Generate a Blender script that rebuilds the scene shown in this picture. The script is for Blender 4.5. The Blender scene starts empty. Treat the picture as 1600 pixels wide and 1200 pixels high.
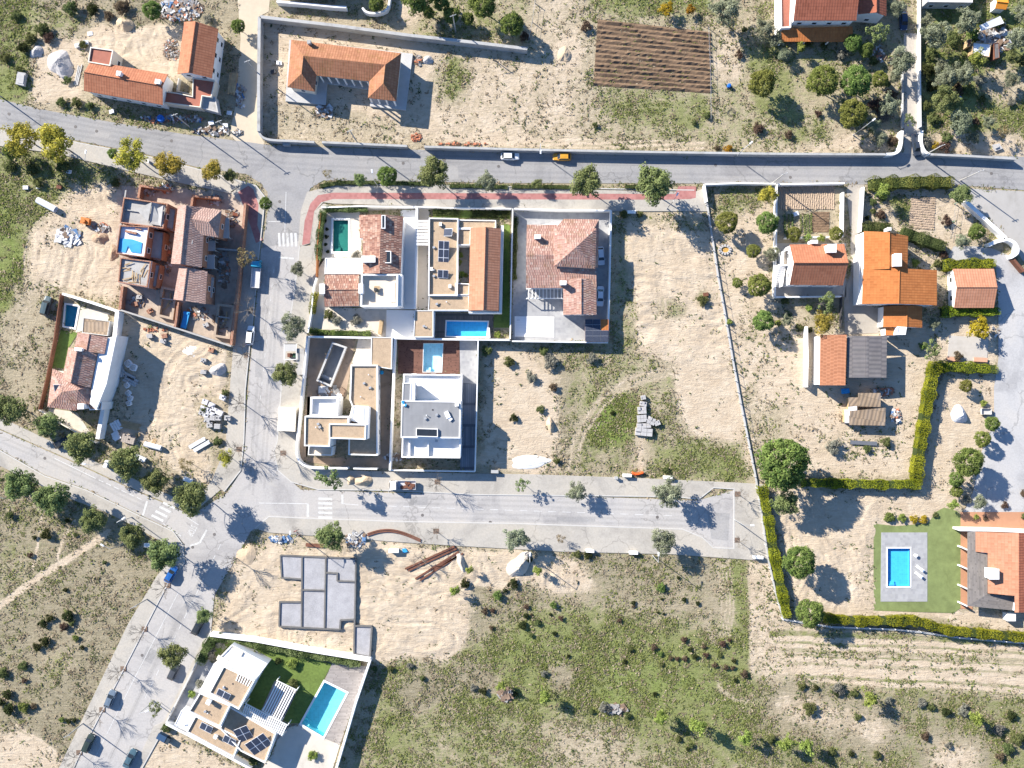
import bpy, bmesh, math, random
import numpy as np
from mathutils import Vector, Matrix
from mathutils.geometry import tessellate_polygon
random.seed(7)
C = bpy.context.scene.collection
S = 0.15; H = 195.0            # metres per photo unit on the ground, drone height
R = math.radians
def W(px, py, z=0.0):
    k = S*(H-z)/H
    return Vector(((px-800)*k, (600-py)*k, z))
def W2(px, py, z=0.0):
    v = W(px, py, z); return (v.x, v.y)
def WP(pts, z=0.0): return [W2(p[0], p[1], z) for p in pts]
def rect(x0, y0, x1, y1): return [(x0,y0),(x1,y0),(x1,y1),(x0,y1)]
def area(p): return .5*sum(p[i][0]*p[(i+1)%len(p)][1]-p[(i+1)%len(p)][0]*p[i][1] for i in range(len(p)))
def ccw(p): return list(p) if area(p) > 0 else list(reversed(p))
def offset(poly, d):
    """grow (d>0) or shrink (d<0) a polygon, mitred"""
    p = ccw(poly); n = len(p); out = []
    for i in range(n):
        a = Vector(p[i-1]); b = Vector(p[i]); c = Vector(p[(i+1) % n])
        e1 = (b-a).normalized(); e2 = (c-b).normalized()
        n1 = Vector((e1.y,-e1.x)); n2 = Vector((e2.y,-e2.x))
        m = n1+n2; den = max(.25, 1+n1.dot(n2))
        out.append(tuple(b + m*(d/den)))
    return out
def strip(pts, w):
    """polyline -> mitred band polygon of width w"""
    P = [Vector(p[:2]) for p in pts]; L=[]; Rr=[]
    for i in range(len(P)):
        e1 = (P[i]-P[i-1]).normalized() if i else (P[1]-P[0]).normalized()
        e2 = (P[i+1]-P[i]).normalized() if i < len(P)-1 else e1
        n1 = Vector((-e1.y,e1.x)); n2 = Vector((-e2.y,e2.x))
        m = (n1+n2)*((w/2)/max(.35, 1+n1.dot(n2)))
        L.append(tuple(P[i]+m)); Rr.append(tuple(P[i]-m))
    return L + list(reversed(Rr))
def smooth_line(pts, n=2):
    for _ in range(n):
        q = [pts[0]]
        for a, b in zip(pts, pts[1:]):
            q.append((a[0]*.75+b[0]*.25, a[1]*.75+b[1]*.25)); q.append((a[0]*.25+b[0]*.75, a[1]*.25+b[1]*.75))
        q.append(pts[-1]); pts = q
    return pts

class MB:
    def __init__(s): s.v=[]; s.f=[]; s.m=[]
    def face(s, pts, mi=0):
        i = len(s.v); s.v += [tuple(p) for p in pts]; s.f.append(list(range(i, i+len(pts)))); s.m.append(mi); return s
    def prism(s, poly, z0, z1, mi=0, holes=(), top=None, bottom=False):
        p = ccw(poly); hs = [list(reversed(ccw(h))) for h in holes]
        top = mi if top is None else top
        loops = [[Vector((x,y,0)) for x,y in l] for l in [p]+hs]
        flat = [q for l in [p]+hs for q in l]
        if not hs and len(p) <= 4: tris = [list(range(len(p)))]
        else: tris = tessellate_polygon(loops)
        for t in tris:
            q = [flat[i] for i in t]
            if area(q) < 0: q = q[::-1]
            s.face([(x,y,z1) for x,y in q], top)
            if bottom: s.face([(x,y,z0) for x,y in reversed(q)], mi)
        if z1 > z0:
            for l in [p]+hs:
                for i in range(len(l)):
                    a = l[i]; b = l[(i+1)%len(l)]
                    s.face([(a[0],a[1],z0),(b[0],b[1],z0),(b[0],b[1],z1),(a[0],a[1],z1)], mi)
        return s
    def box(s, c, size, rot=0, mi=0, tilt=None):
        sx,sy,sz = size; M = Matrix.Rotation(rot,4,'Z')
        if tilt: M = M @ Matrix.Rotation(tilt[1],4,tilt[0])
        P = [M @ Vector((x*sx/2,y*sy/2,z*sz)) + Vector(c) for x,y,z in
             ((-1,-1,0),(1,-1,0),(1,1,0),(-1,1,0),(-1,-1,1),(1,-1,1),(1,1,1),(-1,1,1))]
        for f in ((3,2,1,0),(4,5,6,7),(0,1,5,4),(1,2,6,5),(2,3,7,6),(3,0,4,7)): s.face([P[i] for i in f], mi)
        return s
    def tube(s, a, b, r0, r1=None, n=6, mi=0):
        a = Vector(a); b = Vector(b); r1 = r0 if r1 is None else r1
        d = (b-a).normalized(); u = d.orthogonal().normalized(); w = d.cross(u)
        A=[]; B=[]
        for k in range(n):
            t = 2*math.pi*k/n; o = u*math.cos(t)+w*math.sin(t); A.append(a+o*r0); B.append(b+o*r1)
        for k in range(n): s.face([A[k],A[(k+1)%n],B[(k+1)%n],B[k]], mi)
        s.face(list(reversed(A)), mi); s.face(B, mi)
        return s
    def lathe(s, c, prof, n=12, mi=0):
        c = Vector(c)
        for (r0,z0),(r1,z1) in zip(prof, prof[1:]):
            for k in range(n):
                t0=2*math.pi*k/n; t1=2*math.pi*(k+1)/n
                q=[(r0*math.cos(t0),r0*math.sin(t0),z0),(r0*math.cos(t1),r0*math.sin(t1),z0),
                   (r1*math.cos(t1),r1*math.sin(t1),z1),(r1*math.cos(t0),r1*math.sin(t0),z1)]
                if r0 < 1e-5: q = q[1:]
                elif r1 < 1e-5: q = q[:3]
                s.face([c+Vector(x) for x in q], mi)
        return s
    def shell(s, verts, faces, thick=.16, mi=0):
        """roof: sloping faces given by 3-D corner list, closed below and round the rim"""
        V = [Vector(v) for v in verts]; E = {}
        fs = []
        for f in faces:
            nz = sum((V[f[i]].x*V[f[(i+1)%len(f)]].y - V[f[(i+1)%len(f)]].x*V[f[i]].y) for i in range(len(f)))
            f = list(f) if nz > 0 else list(reversed(f)); fs.append(f)
            for i in range(len(f)): E[(f[i], f[(i+1)%len(f)])] = 1
        dn = Vector((0,0,-thick))
        for f in fs:
            s.face([V[i] for i in f], mi); s.face([V[i]+dn for i in reversed(f)], mi)
        for (a,b) in E:
            if (b,a) not in E: s.face([V[a]+dn, V[b]+dn, V[b], V[a]], mi)
        return s
    def build(s, name, mat, parent=None, origin=None, smooth=False):
        me = bpy.data.meshes.new(name)
        if parent is not None:
            o = Vector((0,0,0)); q = parent
            while q is not None: o += q.location; q = q.parent
            loc = Vector((0,0,0))
        else:
            if origin is None:
                a = np.array(s.v); origin = ((a[:,0].min()+a[:,0].max())/2, (a[:,1].min()+a[:,1].max())/2, 0)
            o = Vector(origin); loc = o
        me.from_pydata([(v[0]-o.x, v[1]-o.y, v[2]-o.z) for v in s.v], [], s.f)
        for m in (mat if isinstance(mat,(list,tuple)) else [mat]): me.materials.append(m)
        me.polygons.foreach_set('material_index', s.m)
        uv = me.uv_layers.new(name='UVMap'); co = s.v; data = np.zeros((len(me.loops),2), np.float32); k = 0
        for f in s.f:
            a = Vector(co[f[0]]); n = Vector((0,0,0))
            for i in range(1,len(f)-1): n += (Vector(co[f[i]])-a).cross(Vector(co[f[i+1]])-a)
            n = n.normalized() if n.length > 1e-12 else Vector((0,0,1))
            if abs(n.z) > .999: u = Vector((1,0,0)); w = Vector((0,1,0))
            else: u = Vector((0,0,1)).cross(n).normalized(); w = n.cross(u)
            for i in f:
                p = Vector(co[i]); data[k] = (p.dot(u), p.dot(w)); k += 1
        uv.data.foreach_set('uv', data.ravel())
        if smooth: me.polygons.foreach_set('use_smooth', [True]*len(me.polygons))
        ob = bpy.data.objects.new(name, me); C.objects.link(ob); ob.location = loc; ob.parent = parent
        return ob

THINGS = []
def tag(o, label, cat, group=None, kind=None):
    o['label'] = label; o['category'] = cat
    if group: o['group'] = group
    if kind: o['kind'] = kind
    THINGS.append(o); return o
def thing(name, label, cat, loc, group=None):
    o = bpy.data.objects.new(name, None); C.objects.link(o); o.location = loc; o.empty_display_size = .3
    return tag(o, label, cat, group)
def struct(name, mb, mat):
    o = mb.build(name, mat, origin=(0,0,0)); o['kind'] = 'structure'; return o
def copy_tree(o, parent=None):
    c = o.copy(); C.objects.link(c); c.parent = parent
    for ch in list(o.children): copy_tree(ch, c)
    return c

# ------------------------------------------------------------------ materials
def srgb(c):
    return tuple(((x/255+.055)/1.055)**2.4 if x > 10 else x/255/12.92 for x in c)+(1,)
MATS = {}
def new_mat(name):
    m = bpy.data.materials.new(name); m.use_nodes = True; nt = m.node_tree; b = nt.nodes['Principled BSDF']
    b.inputs['Specular IOR Level'].default_value = .25
    return m, nt, b
def N(nt, t, **kw):
    n = nt.nodes.new(t)
    for k, v in kw.items():
        if k.startswith('i_'): n.inputs[k[2:].replace('_',' ')].default_value = v
        else: setattr(n, k, v)
    return n
def mixc(nt, fac, a, b, mode='MIX'):
    n = nt.nodes.new('ShaderNodeMix'); n.data_type='RGBA'; n.blend_type = mode
    for s, v in ((n.inputs[0],fac),(n.inputs[6],a),(n.inputs[7],b)):
        if hasattr(v,'links') or hasattr(v,'is_linked'): nt.links.new(v, s)
        else: s.default_value = v
    return n.outputs[2]
def mth(nt, op, a, b=None, clamp=False):
    n = nt.nodes.new('ShaderNodeMath'); n.operation = op; n.use_clamp = clamp
    for i, v in enumerate((a,b)):
        if v is None: continue
        if hasattr(v,'is_linked'): nt.links.new(v, n.inputs[i])
        else: n.inputs[i].default_value = v
    return n.outputs[0]
def noise(nt, vec, scale, detail=4, rough=.6, dist=0):
    n = N(nt,'ShaderNodeTexNoise'); n.inputs['Scale'].default_value=scale; n.inputs['Detail'].default_value=detail
    n.inputs['Roughness'].default_value=rough; n.inputs['Distortion'].default_value=dist
    if vec is not None: nt.links.new(vec, n.inputs['Vector'])
    return n.outputs['Fac']
def ramp(nt, fac, stops):
    r = N(nt,'ShaderNodeValToRGB'); e = r.color_ramp.elements
    e[0].position, e[0].color = stops[0][0], stops[0][1]; e[1].position, e[1].color = stops[-1][0], stops[-1][1]
    for p, c in stops[1:-1]:
        k = e.new(p); k.color = c
    nt.links.new(fac, r.inputs[0]); return r.outputs[0]
def sc(c, k): return (min(1,c[0]*k), min(1,c[1]*k), min(1,c[2]*k), 1)
def M(name, col, var=.18, scale=1.2, rough=.8, bump=0, spec=.25, metal=0, stain=0):
    """plain worn surface: two noise scales over a base colour (linear rgb)"""
    if name in MATS: return MATS[name]
    m, nt, b = new_mat(name); tc = N(nt,'ShaderNodeTexCoord'); v = tc.outputs['Object']
    c = (*col[:3],1)
    n1 = noise(nt, v, scale, 6, .65); n2 = noise(nt, v, scale*.13, 3, .5)
    f = mth(nt,'ADD', mth(nt,'MULTIPLY',n1,.55), mth(nt,'MULTIPLY',n2,.45))
    col_o = ramp(nt, f, [(.3, sc(c,1-var)), (.5, c), (.7, sc(c,1+var))])
    if stain:
        s = ramp(nt, noise(nt, v, scale*.4, 5, .7, .6), [(.52,(1,1,1,1)),(.72,(1-stain,1-stain*1.05,1-stain*1.15,1))])
        col_o = mixc(nt, 1.0, col_o, s, 'MULTIPLY')
    nt.links.new(col_o, b.inputs['Base Color'])
    b.inputs['Roughness'].default_value = rough; b.inputs['Specular IOR Level'].default_value = spec
    b.inputs['Metallic'].default_value = metal
    if bump:
        bn = N(nt,'ShaderNodeBump'); bn.inputs['Strength'].default_value=bump; bn.inputs['Distance'].default_value=.1
        nt.links.new(noise(nt, v, scale*3, 6, .7), bn.inputs['Height']); nt.links.new(bn.outputs[0], b.inputs['Normal'])
    MATS[name] = m; return m
def cells(name, cols, size=(.45,.4), jitter=True, bump=.6, joint=.08, jointcol=None, lich=0, rough=.85, var=.25):
    """tiles, boards or blocks: one random tone per cell of the face's own metre grid (UV)"""
    if name in MATS: return MATS[name]
    m, nt, b = new_mat(name); uv = N(nt,'ShaderNodeUVMap'); tc = N(nt,'ShaderNodeTexCoord')
    sep = N(nt,'ShaderNodeSeparateXYZ'); nt.links.new(uv.outputs[0], sep.inputs[0])
    u = mth(nt,'DIVIDE',sep.outputs[0],size[0]); v = mth(nt,'DIVIDE',sep.outputs[1],size[1])
    fv = mth(nt,'FLOOR',v)
    if jitter:
        wn = N(nt,'ShaderNodeTexWhiteNoise'); wn.noise_dimensions='1D'; nt.links.new(fv, wn.inputs['W'])
        u = mth(nt,'ADD',u,wn.outputs['Value'])
    cmb = N(nt,'ShaderNodeCombineXYZ'); nt.links.new(mth(nt,'FLOOR',u),cmb.inputs[0]); nt.links.new(fv,cmb.inputs[1])
    w2 = N(nt,'ShaderNodeTexWhiteNoise'); w2.noise_dimensions='2D'; nt.links.new(cmb.outputs[0], w2.inputs['Vector'])
    n = len(cols); col = ramp(nt, w2.outputs['Value'], [(i/(n-1), (*c[:3],1)) for i, c in enumerate(cols)])
    big = ramp(nt, noise(nt, tc.outputs['Object'], .35, 5, .65), [(.3,(1-var,)*3+(1,)),(.7,(1,1,1,1))])
    col = mixc(nt, 1.0, col, big, 'MULTIPLY')
    if lich:
        lf = ramp(nt, noise(nt, tc.outputs['Object'], .5, 6, .75), [(.5,(0,0,0,1)),(.68,(lich,)*3+(1,))])
        col = mixc(nt, lf, col, (.16,.11,.025,1))
    fu = mth(nt,'FRACT',u); fvv = mth(nt,'FRACT',v)
    j = mth(nt,'MAXIMUM', mth(nt,'LESS_THAN',fu,joint), mth(nt,'LESS_THAN',fvv,joint))
    if jointcol is not None: col = mixc(nt, mth(nt,'MULTIPLY',j,.8), col, (*jointcol[:3],1))
    nt.links.new(col, b.inputs['Base Color']); b.inputs['Roughness'].default_value = rough
    if bump:
        hgt = mth(nt,'ADD', mth(nt,'SINE', mth(nt,'MULTIPLY',u,6.2832)), mth(nt,'MULTIPLY', mth(nt,'SUBTRACT',1.0,fvv), 1.2))
        bn = N(nt,'ShaderNodeBump'); bn.inputs['Strength'].default_value=bump; bn.inputs['Distance'].default_value=.05
        nt.links.new(hgt, bn.inputs['Height']); nt.links.new(bn.outputs[0], b.inputs['Normal'])
    MATS[name] = m; return m
def leaf(name, dark, light, rnd=.12, trans=.25):
    if name in MATS: return MATS[name]
    m, nt, b = new_mat(name); nt.nodes.remove(b); out = [n for n in nt.nodes if n.type=='OUTPUT_MATERIAL'][0]
    a = N(nt,'ShaderNodeAttribute'); a.attribute_name='tone'
    oi = N(nt,'ShaderNodeObjectInfo')
    col = ramp(nt, a.outputs['Fac'], [(0,(*dark[:3],1)),(1,(*light[:3],1))])
    hs = N(nt,'ShaderNodeHueSaturation'); nt.links.new(col, hs.inputs['Color'])
    nt.links.new(mth(nt,'ADD', mth(nt,'MULTIPLY',oi.outputs['Random'],.05), .475), hs.inputs['Hue'])
    nt.links.new(mth(nt,'ADD', mth(nt,'MULTIPLY',oi.outputs['Random'],rnd*2), 1-rnd), hs.inputs['Value'])
    d = N(nt,'ShaderNodeBsdfDiffuse'); t = N(nt,'ShaderNodeBsdfTranslucent'); mx = N(nt,'ShaderNodeMixShader')
    nt.links.new(hs.outputs[0], d.inputs[0]); nt.links.new(hs.outputs[0], t.inputs[0]); mx.inputs[0].default_value = trans
    nt.links.new(d.outputs[0], mx.inputs[1]); nt.links.new(t.outputs[0], mx.inputs[2]); nt.links.new(mx.outputs[0], out.inputs[0])
    MATS[name] = m; return m
def water_mat():
    m, nt, b = new_mat('pool_water'); nt.nodes.remove(b); out = [n for n in nt.nodes if n.type=='OUTPUT_MATERIAL'][0]
    t = N(nt,'ShaderNodeBsdfTransparent'); t.inputs[0].default_value=(.9,.985,1,1)
    g = N(nt,'ShaderNodeBsdfGlossy'); g.inputs['Roughness'].default_value=.03
    fr = N(nt,'ShaderNodeLayerWeight')
    tc = N(nt,'ShaderNodeTexCoord'); bn = N(nt,'ShaderNodeBump'); bn.inputs['Strength'].default_value=.15; bn.inputs['Distance'].default_value=.1
    nt.links.new(noise(nt, tc.outputs['Object'], 1.6, 3, .5, .5), bn.inputs['Height'])
    nt.links.new(bn.outputs[0], g.inputs['Normal'])
    mx = N(nt,'ShaderNodeMixShader'); nt.links.new(mth(nt,'ADD',mth(nt,'MULTIPLY',mth(nt,'POWER',fr.outputs['Facing'],5.0),.9),.02), mx.inputs[0]); nt.links.new(t.outputs[0], mx.inputs[1]); nt.links.new(g.outputs[0], mx.inputs[2])
    nt.links.new(mx.outputs[0], out.inputs[0]); return m
def asphalt(name, col, dust):
    m, nt, b = new_mat(name); tc = N(nt,'ShaderNodeTexCoord'); v = tc.outputs['Object']; c=(*col,1)
    g = ramp(nt, noise(nt, v, 2.5, 6, .75), [(.3,sc(c,.86)),(.5,c),(.7,sc(c,1.12))])
    p = ramp(nt, noise(nt, v, .09, 5, .65, .8), [(.36,(.8,.8,.81,1)),(.5,(1,1,1,1)),(.66,(1.08,1.06,1.03,1))])
    o = mixc(nt, 1.0, g, p, 'MULTIPLY')
    d = ramp(nt, noise(nt, v, .28, 7, .72, 1.2), [(.55,(0,0,0,1)),(.75,(.55,.55,.55,1))]); o = mixc(nt, d, o, (*dust,1))
    vo = N(nt,'ShaderNodeTexVoronoi'); vo.feature='DISTANCE_TO_EDGE'; vo.inputs['Scale'].default_value=.11
    mv = N(nt,'ShaderNodeVectorMath'); mv.operation='ADD'; nz = N(nt,'ShaderNodeTexNoise'); nz.inputs['Scale'].default_value=.5; nz.inputs['Detail'].default_value=5
    sv = N(nt,'ShaderNodeVectorMath'); sv.operation='SCALE'; sv.inputs['Scale'].default_value=3.0
    nt.links.new(v,nz.inputs['Vector']); nt.links.new(nz.outputs['Color'],sv.inputs[0]); nt.links.new(v,mv.inputs[0]); nt.links.new(sv.outputs[0],mv.inputs[1]); nt.links.new(mv.outputs[0],vo.inputs['Vector'])
    cr = mth(nt,'MULTIPLY', mth(nt,'LESS_THAN',vo.outputs['Distance'],.012), mth(nt,'GREATER_THAN',noise(nt,v,.06,2,.5),.5))
    o = mixc(nt, mth(nt,'MULTIPLY',cr,.4), o, sc(c,.45))
    nt.links.new(o, b.inputs['Base Color']); b.inputs['Roughness'].default_value=.92
    bn = N(nt,'ShaderNodeBump'); bn.inputs['Strength'].default_value=.15; nt.links.new(noise(nt,v,6,4,.7),bn.inputs['Height']); nt.links.new(bn.outputs[0],b.inputs['Normal'])
    MATS[name]=m; return m
WHITE = M('white_render', (.78,.77,.75), .06, .8, .85, stain=.12)
CREAM = M('cream_render', (.68,.62,.52), .08, .8, .85, stain=.15)
OFFW  = M('weathered_render', (.36,.36,.355), .14, .8, .9, stain=.3)
CONC  = M('concrete', (.36,.35,.335), .18, 1.0, .9, bump=.2, stain=.25)
CONCL = M('pale_concrete', (.44,.435,.425), .1, .8, .9, stain=.14)
CONCD = M('dark_concrete', (.2,.195,.19), .25, 1.2, .9, bump=.3, stain=.25)
GRAVEL= M('roof_gravel', (.4,.3,.205), .2, 9, .95, bump=.5, stain=.3)
GREYROOF = cells('grey_roof_felt', [(.22,.225,.235),(.25,.255,.265),(.235,.24,.25)], (1.0,7), bump=.05, joint=.04, var=.15)
CREAMF= M('cream_floor', (.6,.52,.42), .08, .8, .8, stain=.1)
WHITEF= M('white_floor', (.74,.73,.71), .05, .7, .75, stain=.1)
PAVE  = cells('cream_paving', [(.56,.5,.42),(.6,.54,.46),(.52,.47,.4)], (.8,.8), jitter=False, bump=0, joint=.05, var=.15)
GREYPAVE = cells('grey_paving', [(.33,.33,.335),(.37,.37,.37),(.3,.3,.31)], (.6,.6), bump=0, joint=.05, var=.18)
REDTERR = M('red_terrace', (.33,.125,.085), .14, .8, .8, stain=.2)
TILE_OR = cells('orange_tile', [(.42,.15,.046),(.46,.172,.055),(.385,.134,.04)], (.6,.7), jitter=False, bump=.22, joint=.1, jointcol=(.32,.108,.034), lich=.05, var=.2)
TILE_OR2= cells('weathered_orange_tile', [(.36,.165,.09),(.41,.195,.11),(.32,.145,.078)], (.6,.7), jitter=False, bump=.22, joint=.1, jointcol=(.25,.09,.045), lich=.45, var=.25)
TILE_BR = cells('brown_red_tile', [(.31,.105,.062),(.35,.12,.07),(.27,.088,.05)], (.6,.7), jitter=False, bump=.25, joint=.12, jointcol=(.2,.065,.04), var=.2)
TILE_TR = cells('terracotta_tile', [(.39,.155,.085),(.43,.18,.1),(.35,.135,.073)], (.6,.7), jitter=False, bump=.22, joint=.1, jointcol=(.29,.1,.05), lich=.04, var=.2)
TILE_TR2= cells('pale_terracotta_tile', [(.45,.215,.13),(.49,.24,.15),(.415,.19,.112)], (.6,.7), jitter=False, bump=.22, joint=.1, jointcol=(.35,.145,.082), lich=.04, var=.2)
TILE_MX = cells('mixed_clay_tile', [(.22,.11,.085),(.35,.19,.14),(.43,.265,.195),(.28,.14,.1),(.48,.34,.265),(.24,.118,.088)], (.55,.6), bump=.5, joint=.1, jointcol=(.17,.075,.055), var=.2)
TILE_MX2= cells('faded_mixed_tile', [(.33,.18,.145),(.41,.245,.195),(.47,.31,.255),(.36,.205,.165),(.5,.37,.31)], (.55,.6), bump=.5, joint=.1, jointcol=(.25,.135,.105), lich=.4, var=.22)
TILE_PK = cells('pink_new_tile', [(.37,.245,.205),(.42,.295,.25),(.32,.205,.17),(.39,.265,.22)], (.55,.6), bump=.5, joint=.1, jointcol=(.25,.14,.115), var=.16)
CORR  = cells('old_fibre_sheet', [(.3,.22,.15),(.36,.27,.19),(.27,.2,.14),(.33,.26,.2)], (.9,2.4), bump=.5, joint=.04, jointcol=(.2,.15,.1), var=.35)
CORRG = cells('grey_fibre_sheet', [(.15,.14,.145),(.18,.165,.165),(.165,.155,.155)], (1.0,3.0), bump=.5, joint=.04, jointcol=(.11,.1,.1), var=.3)
BRICK = cells('orange_brick', [(.36,.17,.105),(.41,.205,.13),(.31,.14,.088)], (.6,.4), bump=.2, joint=.14, jointcol=(.3,.22,.17), var=.25)
WOOD  = cells('red_deck_boards', [(.15,.075,.055),(.19,.095,.07),(.13,.065,.05)], (3,.3), bump=.1, joint=.1, jointcol=(.08,.04,.03), var=.25)
WOODG = cells('grey_deck_boards', [(.3,.27,.25),(.35,.32,.3),(.27,.245,.23)], (3,.35), bump=.1, joint=.08, jointcol=(.2,.18,.17), var=.25)
WOODD = cells('dark_deck_boards', [(.14,.125,.12),(.17,.15,.14),(.12,.11,.105)], (.4,4), bump=.1, joint=.1, jointcol=(.08,.075,.07), var=.25)
BLUEB = cells('slate_deck_boards', [(.2,.22,.25),(.27,.29,.32),(.16,.18,.21)], (.45,5), bump=.1, joint=.12, jointcol=(.1,.11,.13), var=.2)
TIMBER= M('raw_timber', (.42,.3,.17), .3, 1.5, .9)
CORTEN= M('corten_steel', (.3,.12,.045), .3, 1.2, .8, stain=.2)
RUST  = M('rusty_steel', (.16,.07,.045), .35, 1.5, .85)
STEEL = M('galvanised_steel', (.42,.43,.44), .1, 2, .45, spec=.5, metal=.4)
DARKM = M('dark_metal', (.05,.05,.055), .2, 2, .5)
BARK  = M('bark', (.13,.1,.075), .3, 3, .95)
BARKG = M('grey_bark', (.2,.175,.15), .25, 3, .95)
SOLAR = cells('solar_cells', [(.04,.05,.075),(.05,.06,.09)], (.32,.32), bump=0, joint=.05, jointcol=(.1,.11,.14), rough=.22, var=.1)
GLASS = M('dark_glass', (.025,.032,.04), .2, .6, .08, spec=.6)
WATER = water_mat()
BASIN = {k: cells('pool_tile_'+k, [sc(c,.92), c, sc(c,1.06)], (.5,.5), jitter=False, bump=0, joint=.06, jointcol=sc(c,1.15), rough=.5, var=.08) for k, c in
   dict(blue=(.06,.4,.66,1), bright=(.07,.46,.8,1), green=(.02,.17,.13,1), teal=(.22,.66,.72,1), deep=(.02,.17,.27,1), pale=(.55,.8,.88,1), dark=(.02,.12,.18,1)).items()}
TARPB = M('blue_tarp', (.04,.3,.62), .2, 1.0, .5)
PLASTICW = M('white_plastic', (.72,.73,.75), .1, 2, .6)
STONEG = M('grey_block', (.4,.39,.385), .2, 1.4, .9, bump=.2)
# ------------------------------------------------------------------ building pieces
def cent(poly): return (sum(p[0] for p in poly)/len(poly), sum(p[1] for p in poly)/len(poly))
def house(name, label, pts, cat='house', z=0, group=None):
    c = cent(pts); w = W(c[0], c[1], z); return thing(name, label, cat, (w.x, w.y, 0), group)
def window(root, a, b, t, z, w, h, sill=False, name='window'):
    """window on the wall a->b (world xy, outside on the right of a->b) at fraction t, sill height z"""
    a = Vector(a); b = Vector(b); e = (b-a).normalized(); n = Vector((e.y,-e.x)); c = a+(b-a)*t
    rot = math.atan2(e.y, e.x); m = MB(); q = .09
    for dx in (-w/2+q/2, w/2-q/2): m.box((*(c+e*dx+n*.03), z), (q,.1,h), rot)
    for dz in (0, h-q): m.box((*(c+n*.03), z+dz), (w-2*q,.1,q), rot)
    f = m.build(name, WHITE if name=='window' else TIMBER, root)
    MB().box((*(c+n*.022), z+q), (w-2*q,.05,h-2*q), rot).build('pane', GLASS, f)
    if sill: MB().box((*(c+n*.1), z-.08), (w+.2,.24,.07), rot).build('sill', CONC, f)
def windows_on(root, poly, sides, z, w=1.2, h=1.2, every=3.4):
    """evenly spaced windows on given sides of a ccw world polygon"""
    p = ccw(poly); n = len(p)
    for i in range(n):
        a = p[i]; b = p[(i+1)%n]; L = math.dist(a,b); e = ((b[0]-a[0])/L, (b[1]-a[1])/L); nn = (e[1],-e[0])
        d = {'S':(0,-1),'N':(0,1),'E':(1,0),'W':(-1,0)}
        if any(nn[0]*d[s][0]+nn[1]*d[s][1] > .75 for s in sides) and L > 2.2:
            k = max(1, int(L/every))
            for j in range(k): window(root, a, b, (j+.5)/k, z, min(w, L*.6), h)
def block(root, poly, z1, par=.45, t=.28, wall=None, roof=None, z0=-.1, win='', name='roof', wins=None):
    """flat-roofed volume with a parapet; poly in photo units measured at its top"""
    wall = wall or WHITE; roof = roof or GRAVEL
    P = ccw(WP(poly, z1)); Q = offset(P, -t)
    w = MB().prism(P, z0, z1, holes=[Q]).build('wall', wall, root)
    r = MB().prism(Q, z1-par-.15, z1-par, bottom=True).build(name, roof, root)
    for s in win:
        for zz in ([z0+1.0] if z1-z0 < 5.6 else [z0+1.0, z0+3.8]): windows_on(root, P, s, zz)
    return w, r
def gable(root, A0, A1, B1, B0, ze, zr, frac=.5, oh=.45, wall=None, roof=None, z0=-.1, win='', thick=.16, ridge=True):
    """A0-A1 and B0-B1 are the eaves (photo units, at eave height); ridge runs parallel between"""
    wall = wall or WHITE; roof = roof or TILE_OR
    a0,a1,b1,b0 = [W(p[0],p[1],ze) for p in (A0,A1,B1,B0)]
    r0 = a0.lerp(b0,frac); r1 = a1.lerp(b1,frac); r0.z = r1.z = zr
    rf = MB().shell([a0,a1,b1,b0,r0,r1], [(0,1,5,4),(3,2,5,4)], thick).build('roof', roof, root)
    if ridge:
        d = (r1-r0).normalized()*.02
        MB().tube(r0+d+Vector((0,0,.02)), r1-d+Vector((0,0,.02)), .13, n=6).build('ridge', roof, rf)
    P = [tuple(p[:2]) for p in (a0,a1,b1,b0)]; Q = ccw(offset(P,-oh)); m = MB()
    # walls follow the slope under the roof
    ax = (r1-r0).xy.normalized(); nx = Vector((-ax.y,ax.x)); c0 = r0.xy
    def hgt(p):
        q = Vector(p)-c0; d = q.dot(nx)
        da = abs((a0.xy-c0).dot(nx)); db = abs((b0.xy-c0).dot(nx))
        side = da if (d > 0) == ((a0.xy-c0).dot(nx) > 0) else db
        return zr-(zr-ze)*min(1,abs(d)/side)-thick-.03
    n = 4
    for i in range(n):
        a = Q[i]; b = Q[(i+1)%n]; da = (Vector(a)-c0).dot(nx); db = (Vector(b)-c0).dot(nx)
        pts = [(a[0],a[1],z0),(b[0],b[1],z0),(b[0],b[1],hgt(b))]
        if da*db < 0:
            t = da/(da-db); x = Vector(a).lerp(Vector(b),t); pts.append((x.x,x.y,hgt(x)))
        pts.append((a[0],a[1],hgt(a))); m.face(pts)
    w = m.build('wall', wall, root)
    for s in win:
        for zz in ([z0+1.0] if ze-z0 < 5.3 else [z0+1.0, z0+3.6]): windows_on(root, Q, s, zz)
    return rf
def hip(root, verts, faces, roof, name='roof', thick=.16):
    V = [W(*v) for v in verts]
    return MB().shell(V, faces, thick).build(name, roof, root)
def chimney(root, px, py, z0, h, sx=1.0, sy=.7, mat=None, rot=0, parent=None):
    c = W(px, py, z0+h); m = MB()
    m.box((c.x,c.y,z0-1.0), (sx,sy,h+1.0), rot); m.box((c.x,c.y,z0+h), (sx+.2,sy+.2,.1), rot)
    for k in (-.25,.25): m.box((c.x+k*sx*math.cos(rot),c.y+k*sx*math.sin(rot),z0+h+.1), (.2,sy*.6,.16), rot)
    m.box((c.x,c.y,z0+h+.26), (sx+.1,sy+.1,.07), rot)
    return m.build('chimney', mat or WHITE, parent or root)
def skylight(root, poly, z, h=.35, mat=None):
    P = ccw(WP(poly, z+h)); Q = offset(P,-.16)
    f = MB().prism(P, z-.3, z+h, holes=[Q]).build('skylight', mat or WHITE, root)
    MB().prism(Q, z+h-.2, z+h-.1).build('pane', GLASS, f); return f
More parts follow.
